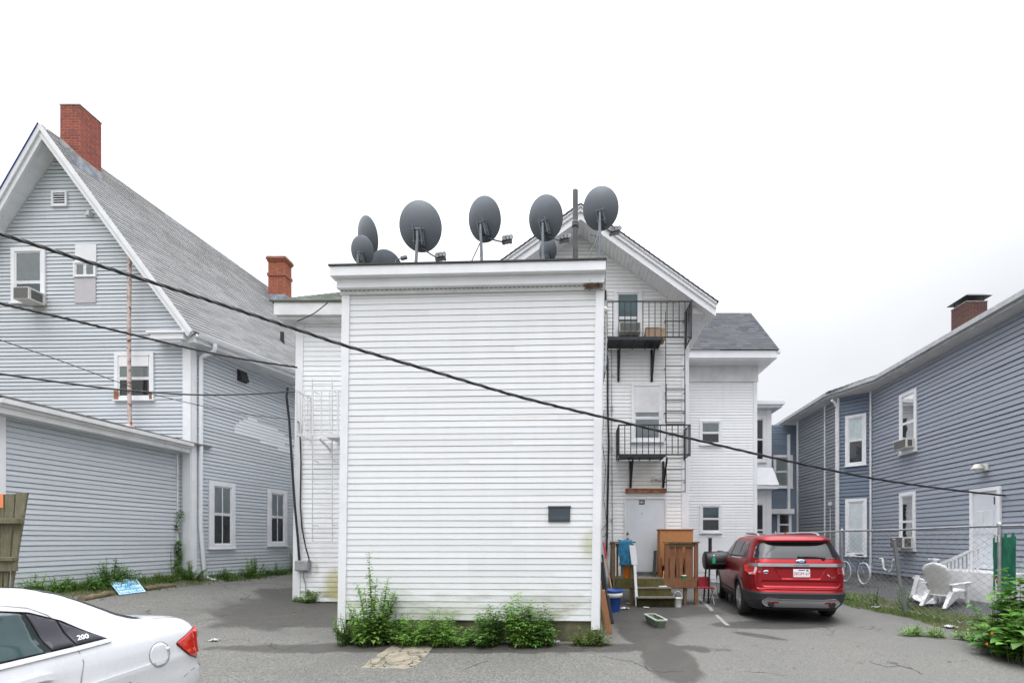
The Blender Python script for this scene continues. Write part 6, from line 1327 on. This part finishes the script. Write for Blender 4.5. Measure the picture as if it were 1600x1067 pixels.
mb = MB(); mb.lathe([(.05, 0), (.05, .10), (.02, .16), (.02, .19)], Matrix.Translation((x + .1, y - .33, 1.041)), 12); mb.build('bottle', 'greenplastic', gb); mb = MB(); mb.lathe([(.024, .19), (.024, .215), (0, .22)], Matrix.Translation((x + .1, y - .33, 1.041)), 10); mb.build('cap', 'whitebin', gb)

# ------------------------------------------------------------------ chain-link fence on the right
FX = 7.1; FT = 1.865; f0, f1 = 5.2, 16.6
fe = thing('chain_link_fence', 'galvanised chain-link fence with a thin top rail along the grass strip', 'fence', (FX, 10, 0))
mb = MB(); mb.tube([(FX + .01 * math.sin(y), y, FT + .008 * math.sin(y * 1.7)) for y in [f0 + i * .4 for i in range(29)]], .021, 8); mb.build('top_rail', 'galv', fe)
for y in (7.72, 12.3, 16.4):
    mb = MB(); mb.tube([(FX, y, gz(FX, y) - .05), (FX, y, FT + .02)], .032, 10); mb.lathe([(.04, 0), (.04, .03), (.02, .06), (0, .065)], Matrix.Translation((FX, y, FT + .01)), 10); mb.build('post', 'galv', fe)
mb = MB(); y = gp(1416, 961); mb.tube([(y[0] + .02, y[1], gz(*y)), (6.96, y[1] - .07, .85), (6.80, y[1] - .15, 1.66)], .034, 10); tag(mb.build('leaning_post', 'galv'), 'loose galvanised fence post leaning left at the grass edge', 'post')
mb = MB(); dd = .10; rw_ = .0040; NY = int((f1 - f0) / dd); H_ = FT - .03
for i in range(NY):
    y = f0 + i * dd; zz = .10 + .3 * sstep(5, 9, y) * 0; pts = []; k = 0; z = zz
    while z < H_: pts.append((FX + .028 + (.004 if k % 2 else -.004), y + (dd * .49 if (k + i) % 2 else -dd * .49), z)); z += dd * .6; k += 1
    mb.tube(pts, rw_, 3, caps=False)
for i in range(NY): y = f0 + i * dd + dd * .5; mb.tube([(FX + .028, y - .02, H_ - .01), (FX + .028, y + .006, FT + .03)], rw_, 3, caps=False)
mb.build('wire_mesh', 'wire', fe)
gs = thing('privacy_screen', 'ragged dark green plastic privacy slats woven into the fence mesh at the right', 'privacy screen', (FX, 7.0, .5))
for i in range(15):
    y = 7.47 + i * .026 + R.uniform(-.006, .006); mb = MB(); zt_ = 1.73 + R.uniform(-.06, .03); zb_ = .85 + R.uniform(-.12, .12); q = R.uniform(-.012, .012)
    mb.grid([[V((FX + .018 + R.uniform(-.006, .006), y + s + q * k / 6, lerp(zb_, zt_, k / 6))) for s in (-.02, .02)] for k in range(7)], smooth=False, c=1); o = mb.build('slat', 'greenslat', gs); o.modifiers.new('thick', 'SOLIDIFY').thickness = .004
for k in range(2): mb = MB(); y = 7.68 + .06 * k; mb.box((FX - .035, y, 1.60), (FX - .030, y + .03, 1.73 - .03 * k)); mb.build('white_tag', 'litter', gs)

# ------------------------------------------------------------------ white garden chairs, bicycle
def adirondack(label, x, y, rz, group):
    t_ = thing('garden_chair', label, 'chair', (x, y, gz(x, y)), group, rot=rz)
    # local: the sitter looks along +y, back leans to -y
    mb = MB()
    rows = [];n = 13
    for i in range(n):
        z = lerp(.26, 1.0, i / (n - 1)); wd = .235 + .055 * math.sin(min(1, i / 8) * PI / 2); f = (z - .26) / .74
        if z > .80: wd *= math.sqrt(max(.02, 1 - ((z - .80) / .205) ** 2))
        rows.append([V((s * wd, -.18 - .24 * f + .04 * (s * s), z)) for s in (-1, -.75, -.5, -.25, 0, .25, .5, .75, 1)])
    mb.grid(rows); o = mb.build('backrest', 'whiteplastic', t_, local=True); o.modifiers.new('thick', 'SOLIDIFY').thickness = .022
    mb = MB(); rows = [[V((s * .25, lerp(-.22, .34, k / 8), .26 + .14 * (k / 8) - .02 * math.sin(k / 8 * PI))) for s in (-1, -.5, 0, .5, 1)] for k in range(9)]; mb.grid(rows); o = mb.build('seat', 'whiteplastic', t_, local=True); o.modifiers.new('thick', 'SOLIDIFY').thickness = .022
    for s in (-1, 1):
        mb = MB(); mb.hexa([V((s * .27 - .05, .40, .54)), V((s * .27 + .06, .40, .54)), V((s * .29 + .05, -.30, .50)), V((s * .29 - .04, -.30, .50)), V((s * .27 - .05, .40, .565)), V((s * .27 + .06, .40, .565)), V((s * .29 + .05, -.30, .525)), V((s * .29 - .04, -.30, .525))]); mb.build('armrest', 'whiteplastic', t_, local=True, bevel=.01)
        mb = MB(); mb.hexa([V((s * .27 - .03, .30, 0)), V((s * .27 + .03, .30, 0)), V((s * .27 + .03, .37, 0)), V((s * .27 - .03, .37, 0)), V((s * .27 - .04, .27, .54)), V((s * .27 + .04, .27, .54)), V((s * .27 + .04, .36, .54)), V((s * .27 - .04, .36, .54))]); mb.build('leg', 'whiteplastic', t_, local=True, bevel=.008)
        mb = MB(); mb.hexa([V((s * .24 - .035, -.46, 0)), V((s * .24 + .035, -.46, 0)), V((s * .24 + .035, -.40, 0)), V((s * .24 - .035, -.40, 0)), V((s * .24 - .05, -.20, .36)), V((s * .24 + .05, -.20, .36)), V((s * .24 + .05, .26, .38)), V((s * .24 - .05, .26, .38))]); mb.build('leg', 'whiteplastic', t_, local=True, bevel=.008)
    return t_
x, y = gp(1496, 950); adirondack('white plastic garden chair with a rounded back, on the grass behind the fence', x, y + .35, -1.2, 'white garden chairs')
x, y = gp(1500, 926); 
def tipped(px, py): 
    x, y = gp(px, py); t_ = adirondack('white garden chair tipped over on its side left of the upright chair', x, y, 0, 'white garden chairs'); t_.rotation_euler = (PI / 2 - .1, .2, -.5); t_.scale = (.8, .8, .8); t_.location.z += .22; return t_
tipped(1440, 936)
bk = thing('bicycle', 'old bicycle with pale tyres leaning on the blue house behind the red car', 'bicycle', (9.2, 14.6, .3))
def bp_(a, z, d=0): return V((8.75 + .25 * a * .2 + d * .4, 14.0 + a, z + gz(9.3, 14)))
def tubeP(name, pts, r, mat, par): mb = MB(); mb.tube([bp_(*q) for q in pts], r, 6); return mb.build(name, mat, par)
for a in (0, 1.05):
    mb = MB(); mb.tube([bp_(a + .32 * math.cos(i * PI / 14), .33 + .32 * math.sin(i * PI / 14)) for i in range(29)], .024, 6); wh = mb.build('wheel', 'litter', bk)
    mb = MB()
    for i in range(10): mb.tube([bp_(a, .33), bp_(a + .31 * math.cos(i * PI / 5), .33 + .31 * math.sin(i * PI / 5))], .004, 3)
    mb.build('spokes', 'galv', wh)
mb = MB()
for q0, q1 in (((0, .33), (.40, .36)), ((.40, .36), (.30, .80)), ((0, .33), (.31, .74)), ((.31, .74), (.90, .78)), ((.40, .36), (.90, .72)), ((.90, .85), (1.05, .33))): mb.tube([bp_(*q0), bp_(*q1)], .018, 6)
mb.build('frame', 'galvdk', bk); tubeP('handlebar', ((.80, .98, -.25), (.88, .95, 0), (.80, .98, .25)), .013, 'galv', bk)
mb = MB(); q = bp_(.28, .86); mb.hexa([q + V(p) for p in ((-.05, -.12, 0), (.05, -.12, 0), (.03, .13, .01), (-.03, .13, .01), (-.07, -.13, .05), (.07, -.13, .05), (.03, .13, .05), (-.03, .13, .05))]); mb.build('saddle', 'cladding', bk, bevel=.01)
# white plastic clips stuck on the blue wall
for i, (px, py) in enumerate(((1390, 880), (1405, 882))):
    q = fb2.hit(px, py); mb = MB(); s_ = 1 if i else -1; mb.tube([fb2.p(q[0] - .18 * s_, q[1] + .14, .2), fb2.p(q[0] - .05 * s_, q[1] + .16, .2), fb2.p(q[0], q[1], .2), fb2.p(q[0] + .03 * s_, q[1] - .16, .2), fb2.p(q[0] + .16 * s_, q[1] - .22, .2)], .035, 7)
    tag(mb.build('hose_hanger', 'whiteplastic'), ('white curved hose hanger on the blue wall, left of the leaning post top', 'white curved hose hanger on the blue wall, right beside the leaning post')[i], 'hanger')

# ------------------------------------------------------------------ broken wooden fence and sign at the left
wf = thing('wooden_fence', 'old grey wooden fence end with cracked boards at the left edge', 'fence', (-8.4, 6.3, .3))
fY = 6.6
def fq(px, py, d=0): q = at(px, py, fY); return V((q.x, q.y - d, q.z))
bds = [(-100, -72, 772), (-70, -38, 769), (-36, -1, 771), (0, 6, 772), (7.5, 23, 771), (24.5, 42, 769)]
for a, b, tp in bds:
    cut = 846 if a > -40 else tp; mb = MB(); sh = -16 if b > 30 else -8 if b > 10 else 0
    a2, b2 = a + sh, b + sh
    p0, p1, p2, p3 = fq(a + sh * .6, 925), fq(b + sh * 1.6, 925), fq(b, tp), fq(a, tp); d = V((0, .03, 0))
    mb.hexa([p0, p1, p1 + d, p0 + d, p3, p2, p2 + d, p3 + d], c=R.uniform(.8, 1.2)); mb.build('board', 'fencewood', wf, bevel=.006)
for (y0, y1, x1) in ((810, 818, 39), (870, 876, 30), (876, 892, 29)):
    mb = MB(); a, b, c_, d_ = fq(-100, y1, .0), fq(x1, y1, .0), fq(x1, y0, .0), fq(-100, y0, .0); o_ = V((0, -.09, 0)) if y1 - y0 < 10 else V((0, -.05, 0)); mb.hexa([a + o_, b + o_, b - V((0, .002, 0)), a - V((0, .002, 0)), d_ + o_, c_ + o_, c_ - V((0, .002, 0)), d_ - V((0, .002, 0))]); mb.build('rail', 'fencewood', wf, bevel=.006)
mb = MB(); a, b = fq(-8, 793, .004), fq(5.8, 771.5, .004); mb.hexa([(a.x, a.y - .004, a.z), (b.x, a.y - .004, a.z), (b.x, a.y, a.z), (a.x, a.y, a.z), (a.x, a.y - .004, b.z), (b.x, a.y - .004, b.z), (b.x, a.y, b.z), (a.x, a.y, b.z)]); M['orangetag'] = plain('orange_notice', (.80, .24, .09), .6, var=.06); mb.build('orange_notice', 'orangetag', wf)
# fallen blue sign with white lettering too worn to read
c00, c10, c11, c01 = at(169, 907, 8.75), at(213, 904, 8.75), at(228, 925, 8.15), at(186, 930, 8.15)
sc0 = at(198, 917, 8.45)
dirx = (c10 - c00).normalized(); cz_ = gz(sc0.x, sc0.y)
b0 = V((*gp(186, 930), 0)); b0.z = gz(b0.x, b0.y) + .01; b1 = V((*gp(228, 925), 0)); b1.z = gz(b1.x, b1.y) + .01
t0 = at(169, 907, b0.y + .42); t1 = at(213, 903.5, b1.y + .42)
sgn = thing('fallen_sign', 'faded blue metal sign with white lettering propped on the weedy kerb', 'sign', tuple((b0 + b1) / 2))
ex_ = b1 - b0; ey_ = (t0 - b0); nn = ex_.cross(ey_).normalized(); nn = nn if nn.y < 0 else -nn
def sp(u, v, d=0): return b0 * (1 - u) * (1 - v) + b1 * u * (1 - v) + t1 * u * v + t0 * (1 - u) * v + nn * d
def sbox(mb, u0, u1, v0, v1, d0, d1): mb.hexa([sp(u0, v0, d1), sp(u1, v0, d1), sp(u1, v0, d0), sp(u0, v0, d0), sp(u0, v1, d1), sp(u1, v1, d1), sp(u1, v1, d0), sp(u0, v1, d0)])
mb = MB(); sbox(mb, 0, 1, 0, 1, 0, .004); mb.build('panel', 'bluesign', sgn)
mb = MB(); e_ = .03
for q in ((.02, .98, .02, .05), (.02, .98, .95, .98), (.02, .045, .05, .95), (.955, .98, .05, .95)): sbox(mb, *q, .0045, .0065)
mb.build('border', 'whiteink', sgn)
rg = random.Random(11); mb = MB()
for li, (v0, v1, u0, u1) in enumerate(((.74, .90, .08, .50), (.52, .68, .08, .52), (.30, .46, .10, .50), (.09, .24, .10, .60), (.62, .88, .60, .92), (.34, .54, .58, .94), (.12, .26, .66, .93))):
    u = u0
    while u < u1 - .02:
        w_ = rg.uniform(.025, .05); k = rg.random()
        sbox(mb, u, u + .012, v0, v1, .0045, .006)
        if k > .3: sbox(mb, u + .012, u + w_, v1 - .035, v1, .0045, .006)
        if k < .7: sbox(mb, u + .012, u + w_, (v0 + v1) / 2 - .015, (v0 + v1) / 2 + .015, .0045, .006)
        if k > .5: sbox(mb, u + w_ - .012, u + w_, v0, v1, .0045, .0059)
        u += w_ + .02
mb.build('lettering', 'whiteink', sgn)
# rotting timber edging along the bed
for i, (a, b) in enumerate((((128, 938), (172, 929)), ((228, 922), (272, 916)))):
    p0, p1 = gp(*a), gp(*b); mb = MB(); A, B = V((*p0, gz(*p0) + .05)), V((*p1, gz(*p1) + .05)); n_ = 8
    mb.tube([lerp(A, B, k / n_) + V((R.uniform(-.01, .01), R.uniform(-.02, .02), R.uniform(-.02, .015) - .03)) for k in range(n_ + 1)], .07, 7); tag(mb.build('edging_timber', 'curblog'), ('rotting timber edging left of the fallen blue sign', 'rotting timber edging right of the fallen blue sign')[i], 'timber')

# ------------------------------------------------------------------ weeds and other plants
def leaf(mb, base, d, up, L, W, c, fold=.25, droop=.3, seg=3):
    d = d.normalized(); s = d.cross(up); s = s.normalized() if s.length > 1e-3 else V((1, 0, 0)); n = s.cross(d).normalized(); rows = []
    prof = (.08, .85, 1.0, .62, .05) if seg > 2 else (.1, 1.0, .05); k = len(prof) - 1
    for i, w in enumerate(prof):
        f = i / k; p = base + d * L * f + V((0, 0, -droop * L * f * f)); ww = W / 2 * w; rows.append([p - s * ww + n * fold * ww, p, p + s * ww + n * fold * ww])
    mb.grid(rows, c=c, smooth=True)
def weed(label, cat, x, y, h, spread, nst, L, W, dens, mat, seed, group=None, name='weed', arch=.35, z=None, tall=False, three=False):
    rg = random.Random(seed); z0 = gz(x, y) if z is None else z; t_ = thing(name, label, cat, (x, y, z0), group); ms, ml = MB(), MB()
    for s in range(nst):
        a = rg.uniform(0, 2 * PI); r = spread * math.sqrt(rg.random()); lean = V((math.cos(a), math.sin(a), 0)) * r; hh = h * rg.uniform(.55, 1.0) * (1 - .45 * (r / spread) ** 2 if not tall else 1 - .5 * r / spread)
        b0 = V((x, y, z0)) + lean * .45; P = [b0 + V((lean.x * .55 * f ** 1.3 + rg.uniform(-.012, .012), lean.y * .55 * f ** 1.3 + rg.uniform(-.012, .012), hh * f - arch * r * f * f * .5)) for f in (0, .25, .5, .75, 1)]
        ms.tube(P, .006 if h > .5 else .004, 4, r1=.002, caps=False); nl = max(4, int(dens * hh)); tintS = rg.uniform(.75, 1.2)
        for k in range(nl):
            f = lerp(.08, 1, (k + rg.random()) / nl); i = min(3, int(f * 4)); q = lerp(P[i], P[i + 1], f * 4 - i); a2 = k * 2.4 + rg.uniform(-.5, .5); d = V((math.cos(a2), math.sin(a2), rg.uniform(.0, .7))); sc_ = rg.uniform(.65, 1.15) * (1.1 - .5 * f); c = tintS * rg.uniform(.7, 1.3); cc_ = (c * rg.uniform(.9, 1.2), c, c * rg.uniform(.8, 1.1))
            if three:
                for da in (-.7, 0, .7): leaf(ml, q + d * .02, V((math.cos(a2 + da), math.sin(a2 + da), d.z)), V((0, 0, 1)), L * sc_ * (1 if da == 0 else .75), W * sc_, cc_, droop=rg.uniform(.1, .5))
            else: leaf(ml, q, d, V((0, 0, 1)), L * sc_, W * sc_, cc_, droop=rg.uniform(.1, .6))
    ms.build('stem', 'stem', t_); ml.build('foliage', mat, t_); return t_
def weed_at(label, px, py, h, spread, nst, L, W, dens, mat, seed, **k):
    x, y = gp(px, py)
    if k.get('group') == G1: h *= 1.4; spread *= 1.2; nst = int(nst * 1.3); y = min(y, 7.30 - spread * .35); x = (px - CX) / F * y
    if k.get('group') == G3: h *= 1.45; spread *= 1.25; nst = int(nst * 1.4); y = {1598: 6.75, 1556: 6.95, 1580: 6.45, 1605: 6.3}[px]; x = (px - CX) / F * y
    return weed(label, 'weed', x, y, h, spread, nst, L, W, dens, mat, seed, **k)
G3 = 'broad-leaved plants by the right fence'
G1 = 'weeds along the foot of the white box'
weed_at('tallest leafy weed, climbing up the left part of the white box', 583, 990, 1.15, .34, 17, .115, .07, 60, 'leafA', 1, group=G1, tall=True)
weed_at('dark low weed clump at the left corner of the white box', 549, 992, .42, .24, 17, .09, .05, 60, 'leafB', 2, group=G1)
weed_at('dense broad-leaved clump just right of the tallest weed', 612, 995, .46, .26, 20, .09, .055, 60, 'leafB', 3, group=G1)
weed_at('bright feathery weed clump at the top of the concrete pad', 648, 1000, .42, .30, 26, .10, .022, 90, 'leafA', 4, group=G1, three=True)
weed_at('bright feathery weed clump right of the concrete pad', 690, 1001, .46, .28, 24, .10, .022, 90, 'leafA', 5, group=G1, three=True)
weed_at('low sparse weed under the middle of the white box wall', 722, 996, .30, .24, 15, .08, .03, 70, 'leafA', 6, group=G1, three=True)
weed_at('bushy weed left of the tallest one under the right half of the box', 763, 997, .50, .28, 20, .11, .04, 62, 'leafB', 7, group=G1, three=True)
weed_at('tall bushy weed with spread leaf tips under the right half of the box', 812, 997, .64, .30, 24, .12, .04, 58, 'leafA', 8, group=G1, three=True)
weed_at('bushy weed at the right end of the long weed row', 845, 998, .52, .24, 18, .11, .04, 60, 'leafB', 9, group=G1, three=True)
weed_at('yellow-flecked low weed below the bare foundation at the box corner', 912, 1005, .24, .20, 15, .07, .035, 90, 'leafY', 10, group=G1)
weed_at('small yellow-green weed at the far right corner of the box', 938, 1008, .28, .18, 14, .07, .035, 90, 'leafY', 11, group=G1)
weed_at('thin sprawling weed rising at the left corner board of the box', 536, 975, .55, .16, 7, .10, .04, 30, 'leafA', 12, group=G1)
weed_at('small leafy weed under the utility box on the left white wall', 484, 940, .42, .30, 15, .13, .06, 50, 'leafA', 13)
weed_at('short weed at the left end of the white corner wall', 464, 938, .22, .15, 8, .11, .05, 60, 'leafB', 14)
G2 = 'weeds along the grey house'
def side_weed(label, s, d, h, spread, nst, mat, seed, L=.11, W=.05, dens=50, **k): q = fsd.p(s, 0, d); return weed(label, 'weed', q.x, q.y, h * 1.3, spread, nst, L, W, dens, mat, seed, group=G2, **k)
side_weed('low weed patch beside the downspout foot of the grey house', .75, .25, .30, .32, 18, 'leafB', 20)
side_weed('rounded leafy weed below the first side window of the grey house', 1.7, .25, .62, .38, 24, 'leafA', 21)
side_weed('low weed patch between the two bushy weeds on the grey side wall', 2.6, .25, .34, .36, 20, 'leafB', 22)
side_weed('tall bushy weed below the second side window of the grey house', 3.5, .22, .88, .50, 30, 'leafA', 23)
side_weed('last bushy weed beside the white corner on the grey side wall', 4.5, .22, .74, .46, 26, 'leafB', 24)
side_weed('dark low weed far along the grey side wall', 5.5, .25, .5, .46, 24, 'leafB', 25)
def wing_weed(label, px, h, spread, nst, mat, seed, L=.11, W=.05, dens=52, d=.3, **k):
    q = fwg.p(fwg.hit(px, 900)[0], 0, d); return weed(label, 'weed', q.x, q.y, h * 1.2, spread, nst, L, W, dens, mat, seed, group=G2, **k)
wing_weed('tall leafy weed in front of the low grey wing, left of the blue sign', 152, .80, .30, 24, 'leafB', 30, tall=True)
wing_weed('low weed patch left of the tall one along the low grey wing', 110, .34, .42, 26, 'leafB', 31, d=.4)
wing_weed('spreading weed patch behind the sedan roof along the low grey wing', 66, .36, .40, 24, 'leafB', 32, d=.3)
wing_weed('weed tuft behind the broken wooden fence', 34, .40, .25, 14, 'leafA', 33, d=.3)
wing_weed('medium weed right behind the fallen blue sign', 185, .48, .34, 22, 'leafB', 34, d=.2)
wing_weed('low thin weed patch right of the fallen blue sign', 235, .24, .40, 22, 'leafY', 35, d=.35)
wing_weed('leafy weed at the inside corner of the grey house', 276, .42, .38, 26, 'leafB', 36, d=.4)
# vine up the conduit
rg = random.Random(5); x, y, _ = fwg.p(3.9, 0, .08); t_ = thing('climbing_vine', 'thin green vine climbing the white conduit at the inside corner of the grey house', 'vine', (x, y, gz(x, y))); ms, ml = MB(), MB(); P = [V((x + .04 * math.sin(k * 1.1), y + .05 * math.cos(k * 1.4), gz(x, y) + k * .13)) for k in range(15)]; ms.tube(P, .008, 5)
for k in range(230):
    f = rg.random() ** 1.3; 
    if .56 < f < .70 or .78 < f < .88: continue
    q = lerp(P[int(f * 13.9)], P[int(f * 13.9) + 1], f * 13.9 % 1); a = rg.uniform(0, 2 * PI); c = rg.uniform(.6, 1.2); leaf(ml, q, V((math.cos(a) + .3, math.sin(a) - .4, rg.uniform(-.4, .3))), V((0, 0, 1)), .10, .075, c)
ms.build('stem', 'stem', t_); ml.build('foliage', 'leafB', t_)
# dry reddish stalks beside it
wing_weed('dry reddish stalks standing beside the vine', 258, .85, .10, 5, 'leafY', 37, d=.2, dens=8)
# right side: broad-leaved plant, grass strip, small weeds
G3 = 'broad-leaved plants by the right fence'
for i, (px, py, h, sp_, ns, L, W, lb) in enumerate(((1598, 975, 1.05, .34, 16, .26, .19, 'tall broad-leaved plant at the right edge below the green slats'), (1556, 965, .85, .34, 15, .22, .16, 'broad-leaved plant left of the one at the right edge'), (1580, 1000, .62, .36, 18, .26, .18, 'lower broad-leaved plant spilling over the grass in the right corner'), (1605, 985, .9, .3, 14, .26, .19, 'broad-leaved plant cut off by the right edge of the picture'))):
    weed_at(lb, px, py, h, sp_, ns, L, W, 15, 'leafC', 50 + i, group=G3, name='broad_leaved_plant')
fl = MB()
for (px, py, Y) in ((1555, 904, 6.7), (1549, 987, 6.2), (1541, 1004, 6.3)):
    q = at(px, py, Y); rg = random.Random(px); mb = MB()
    for k in range(7): a = k * 2 * PI / 7; leaf(mb, q, V((math.cos(a), -.5, math.sin(a))), V((0, -1, 0)), .024, .018, 1, seg=2)
    tag(mb.build('orange_flower', 'flower'), {1555: 'orange flower high on the broad-leaved plant', 1538: 'orange flower low at the left of the broad-leaved plants', 1549: 'orange flower in the middle of the low broad leaves', 1541: 'orange petals on the grass edge in the right corner'}[px], 'flower', 'orange flowers')
G4 = 'small weeds along the grass strip'
weed_at('thin brownish sapling at the grass edge behind the fence', 1366, 945, .75, .16, 7, .09, .04, 34, 'leafY', 60, group=G4)
weed_at('dark vine-like weed around the leaning fence post', 1410, 951, .95, .20, 9, .10, .05, 42, 'leafB', 61, group=G4, tall=True)
weed_at('bright grassy tuft spilling onto the asphalt, the larger of two', 1424, 992, .26, .28, 26, .14, .018, 60, 'leafA', 62, group=G4)
weed_at('bright grassy tuft spilling onto the asphalt, nearer the broad leaves', 1462, 994, .24, .24, 22, .14, .018, 60, 'leafA', 63, group=G4)
weed_at('low green weed in the right foreground under the broad leaves', 1515, 998, .24, .34, 26, .10, .04, 60, 'leafA', 64, group=G4)
weed_at('low green weed patch beside the rear of the red car', 1330, 936, .26, .28, 18, .10, .04, 50, 'leafA', 65, group=G4)
rg = random.Random(8); mb = MB()
for i in range(9000):
    y = rg.uniform(6.0, 15.5); x = 6.85 + 1.25 * rg.random() ** 1.2 + .12 * math.sin(y * 2.1)
    if math.sin(x * 3.1 + y * 1.7) + math.sin(y * 2.9 - x * 2) < rg.uniform(-1.9, .9): continue
    h = rg.uniform(.05, .17); a = rg.uniform(0, 2 * PI); b = V((x, y, gz(x, y) - .005)); s = V((math.cos(a), math.sin(a), 0)) * .005; l = V((rg.uniform(-.06, .06), rg.uniform(-.06, .06), h)); c = rg.uniform(.55, 1.3)
    mb.face([b - s, b + s, b + s * .5 + l * .6], c=(c, c, c * .9)); mb.face([b + s * .5 + l * .6 - s, b + s * .5 + l * .6, b + l + V((l.x, l.y, 0)) * .6], c=(c * 1.1, c, c * .8))
tag(mb.build('grass_strip', 'grass'), kind='stuff')
mb = MB()
for i in range(5200):
    k = rg.random()
    if k < .55: q = fwg.p(rg.uniform(-.6, 4.0), 0, abs(rg.gauss(.25, .28)))
    else: q = fsd.p(rg.uniform(.2, 8), 0, abs(rg.gauss(.18, .2)))
    h = rg.uniform(.05, .22); a = rg.uniform(0, 2 * PI); b = V((q.x, q.y, gz(q.x, q.y) - .005)); s = V((math.cos(a), math.sin(a), 0)) * .008; l = V((rg.uniform(-.08, .08), rg.uniform(-.08, .08), h)); c = rg.uniform(.5, 1.2)
    mb.face([b - s, b + s, b + l], c=(c, c, c * .9))
tag(mb.build('ground_cover', 'grass'), kind='stuff')
# dead leaves and twigs scattered on the asphalt: nobody would count them
mb = MB()
for i in range(420):
    k = rg.random()
    if k < .5: x, y = gp(rg.gauss(470, 45), rg.uniform(945, 990))
    elif k < .75: x, y = gp(rg.uniform(540, 940), rg.uniform(1003, 1016))
    else: x, y = gp(rg.uniform(1120, 1560), rg.uniform(985, 1045))
    a = rg.uniform(0, 2 * PI); leaf(mb, V((x, y, gz(x, y) + .008)), V((math.cos(a), math.sin(a), .1)), V((0, 0, 1)), rg.uniform(.02, .05), rg.uniform(.01, .025), rg.choice((.6, 1, 1.5)), seg=2, droop=-.1)
M['deadleaf'] = leaf_mat('dead_leaf', (.17, .10, .05), .1); tag(mb.build('leaf_litter', 'deadleaf'), kind='stuff')
